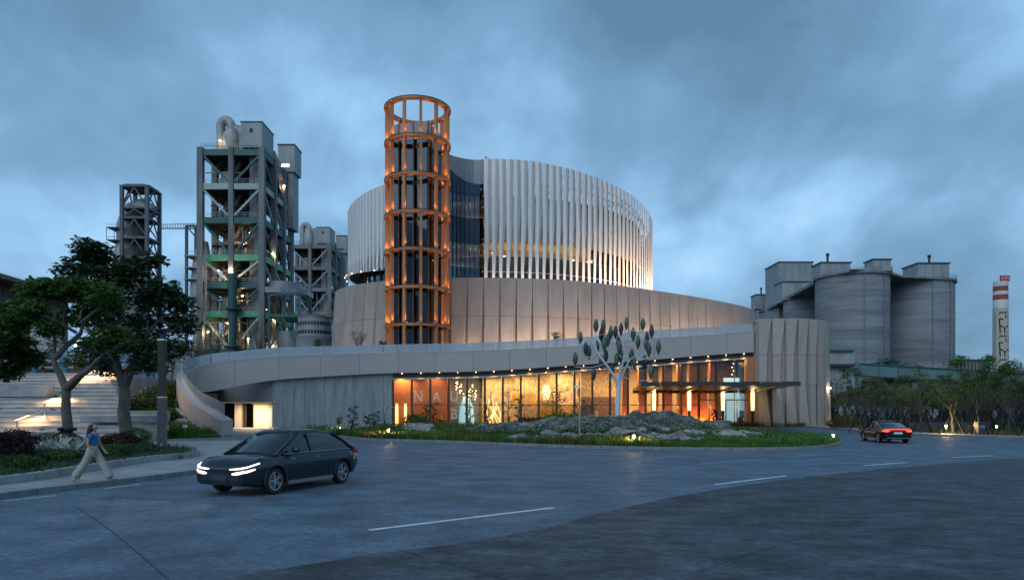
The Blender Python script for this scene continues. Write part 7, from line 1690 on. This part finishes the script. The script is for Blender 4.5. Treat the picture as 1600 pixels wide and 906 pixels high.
MB().bar((2.372, -.62, .50), (2.372, .62, .50), .03, .20).build('grille', M['black'], carA); MB().bar((2.36, -.42, .71), (2.36, .42, .71), .04, .02).build('nose_trim', chrome, carA); MB().bar((2.36, -.26, .40), (2.395, .26, .40), .02, .12).build('bumper_lip', M['black'], carA)
MB().box(2.36, 2.40, -.24, .24, .42, .55).build('number_plate', M['post'], carA)
for s in (-1, 1): MB().rbox((-2.30, s * .66, .93), (.08, .5, .10)).build('tail_light', M['redband'], carA)
hd = math.atan2(-.927, -.374); carA.location = (-6.5, 19.5, .004); carA.rotation_euler = (0, 0, hd)
L2, W2, H2 = 4.95, 1.88, 1.43
carB = make_car('black saloon car with a glowing red tail light bar driving away', p2, L2, W2, H2, 2.9, [(-1.95, 1.00, .84), (-1.5, 1.20, .76), (-1.0, 1.36, .70), (-.4, 1.43, .68), (.15, 1.42, .68), (.55, 1.32, .71), (1.1, 1.05, .80), (1.45, .92, .86)], .86, 1.03, True)
q = MB(); q.tube([(-2.20, .90, .80), (-2.36, .80, .85), (-2.44, .60, .90), (-2.465, .3, .915), (-2.47, 0, .92), (-2.465, -.3, .915), (-2.44, -.6, .90), (-2.36, -.80, .85), (-2.20, -.90, .80)], [.025, .042, .034, .026, .024, .026, .034, .042, .025], 8); q.build('tail_light', M['tail2'], carB)
for s in (-1, 1): q = MB(); q.tube([(-2.30, s * .87, .80), (-2.41, s * .74, .77), (-2.46, s * .5, .80)], [.03, .05, .02], 6); q.build('tail_light', M['tail'], carB)
MB().box(-2.50, -2.465, -.26, .26, .60, .74).build('number_plate', platew, carB); MB().bar((-2.46, -.72, .34), (-2.46, .72, .34), .03, .04).build('bumper_trim', chrome, carB)
carB.location = (25.7, 47.3, .004); carB.rotation_euler = (0, 0, R(80.6))

# ================================================================== THE WALKING WOMAN
wm = thing('person', 'woman with long dark hair, blue top and wide pale trousers striding along the sidewalk', 'person')
skin = mat('skin', (.42, .25, .18), .55, var=.05, rvar=0); hairm = mat('dark_hair', (.010, .008, .009), .5, var=.3, rvar=0, scale=20, stretch=(1, 1, .1)); blue = mat('blue_shirt', (.035, .14, .36), .8, var=.12, scale=6, rvar=0); pale = mat('pale_trousers', (.32, .34, .29), .85, var=.12, scale=5, rvar=0); shoe = mat('shoe', (.35, .34, .31), .6, rvar=0)
V = []; E = []
def vtx(x, y, z, r_, par=None):
    V.append((x, y, z, r_)); i = len(V) - 1
    if par is not None: E.append((par, i))
    return i
pel = vtx(0, 0, .90, (.13, .11)); wai = vtx(.0, 0, 1.04, (.11, .09), pel); chs = vtx(.015, 0, 1.23, (.125, .10), wai); nk0 = vtx(.02, 0, 1.36, .07, chs); nk = vtx(.035, 0, 1.42, .043, nk0); hd0 = vtx(.05, 0, 1.48, .07, nk); hd1 = vtx(.055, 0, 1.55, (.085, .078), hd0); hd2 = vtx(.045, 0, 1.62, .06, hd1)
for (s, hip, kn, an, heel, toe) in ((1, (.03, .085, .84), (.25, .08, .50), (.42, .075, .115), (.40, .075, .05), (.58, .08, .035)), (-1, (-.03, -.085, .84), (-.13, -.08, .47), (-.44, -.075, .17), (-.46, -.075, .11), (-.30, -.08, .03))):
    a = vtx(*hip, .085, pel); b = vtx(*kn, .055, a); c = vtx(*an, .035, b); e = vtx(*toe, .025, c)
for (s, sh_, el_, wr, ha) in ((-1, (.0, -.165, 1.325), (-.06, -.205, 1.07), (.05, -.20, .86), (.075, -.195, .79)), (1, (.03, .165, 1.325), (.10, .20, 1.07), (.22, .16, .90), (.27, .14, .84))):
    a = vtx(*sh_, .052, nk0); b = vtx(*el_, .036, a); c = vtx(*wr, .024, b); h_ = vtx(*ha, (.032, .016), c)
    dv = (Vector(ha) - Vector(wr)).normalized()
    for k, ln in enumerate((.075, .085, .08, .062)):
        o_ = Vector((.012 * (1.5 - k), 0, 0)); q0 = Vector(ha) + dv * .02 + o_; f1 = vtx(*(q0 + dv * .03 + o_), .009, h_); f2 = vtx(*(q0 + dv * ln + o_ * 1.2 + Vector((.012, 0, 0))), .007, f1)
    vtx(*(Vector(ha) + Vector((.045, 0, -.012))), .010, h_)
me = skin_mesh('body', V, E, pel)
bm = bmesh.new(); bm.from_mesh(me)
for (c_, r_, sc_) in (((.135, 0, 1.535), .018, (1.2, .8, 1.3)), ((.118, .03, 1.56), .010, (1, 1, 1)), ((.118, -.03, 1.56), .010, (1, 1, 1)), ((.125, 0, 1.495), .014, (.6, 1.6, .5)), ((.05, .085, 1.54), .022, (1, .4, 1.3)), ((.05, -.085, 1.54), .022, (1, .4, 1.3))):
    bmesh.ops.create_icosphere(bm, subdivisions=2, radius=r_, matrix=Matrix.Translation(c_) @ Matrix.Diagonal((*sc_, 1)))
bm.to_mesh(me); bm.free(); me.materials.append(skin); me.polygons.foreach_set('use_smooth', [True] * len(me.polygons)); share('body', me, wm)
V = []; E = []; w0 = vtx(0, 0, 1.06, (.125, .105)); h0 = vtx(0, 0, .90, (.15, .13), w0)
for pts_ in (((.05, .09, .80, .120), (.20, .085, .54, .115), (.34, .08, .28, .118), (.42, .076, .12, .122), (.445, .075, .05, .122)), ((-.04, -.09, .80, .120), (-.15, -.085, .54, .115), (-.31, -.08, .30, .118), (-.42, -.076, .15, .120), (-.455, -.075, .085, .120))):
    pr = h0
    for x, y, z, r_ in pts_: pr = vtx(x, y, z, r_, pr)
me = skin_mesh('trousers', V, E, w0); me.materials.append(pale); share('trousers', me, wm)
V = []; E = []; a = vtx(0, 0, .985, (.155, .135)); b = vtx(.01, 0, 1.12, (.14, .12), a); c = vtx(.02, 0, 1.25, (.158, .13), b); e = vtx(.02, 0, 1.37, (.10, .085), c)
for s in (-1, 1): q = vtx(.01, s * .15, 1.34, .075, e); vtx(-.01 if s < 0 else .05, s * .195, 1.20, .068, q)
me = skin_mesh('blouse', V, E, a); me.materials.append(blue); share('blouse', me, wm)
V = [(.015, 0, 1.62, (.112, .10)), (-.025, 0, 1.54, (.115, .11)), (-.065, 0, 1.42, (.12, .10)), (-.085, 0, 1.30, (.115, .085)), (-.085, 0, 1.19, (.085, .06))]
me = skin_mesh('hair', V, [(0, 1), (1, 2), (2, 3), (3, 4)], 0)
for v in me.vertices: n_ = noise.noise(Vector((v.co.x * 22, v.co.y * 22, v.co.z * 4))) * .016; v.co += Vector((n_, n_ * .8, 0))
me.materials.append(hairm); share('hair', me, wm)
for (x, y, z, rot) in ((.48, .077, .045, .05), (-.40, -.077, .075, -.55)):
    m_ = MB().lathe([(.0, -.13), (.03, -.125), (.042, -.06), (.038, 0), (.045, .07), (.03, .125), (0, .13)], 12); o = m_.xf(Matrix.Translation((x, y, z)) @ Matrix.Rotation(rot, 4, 'Y') @ Matrix.Diagonal((1, 1, .8, 1)) @ Matrix.Rotation(PI / 2, 4, 'Y')).build('shoe', shoe, wm, smooth=60)
wm.location = (X(145, 20.0), 20.0, .145); wm.rotation_euler = (0, 0, R(8)); wm.scale = (1.0, 1.0, 1.0)
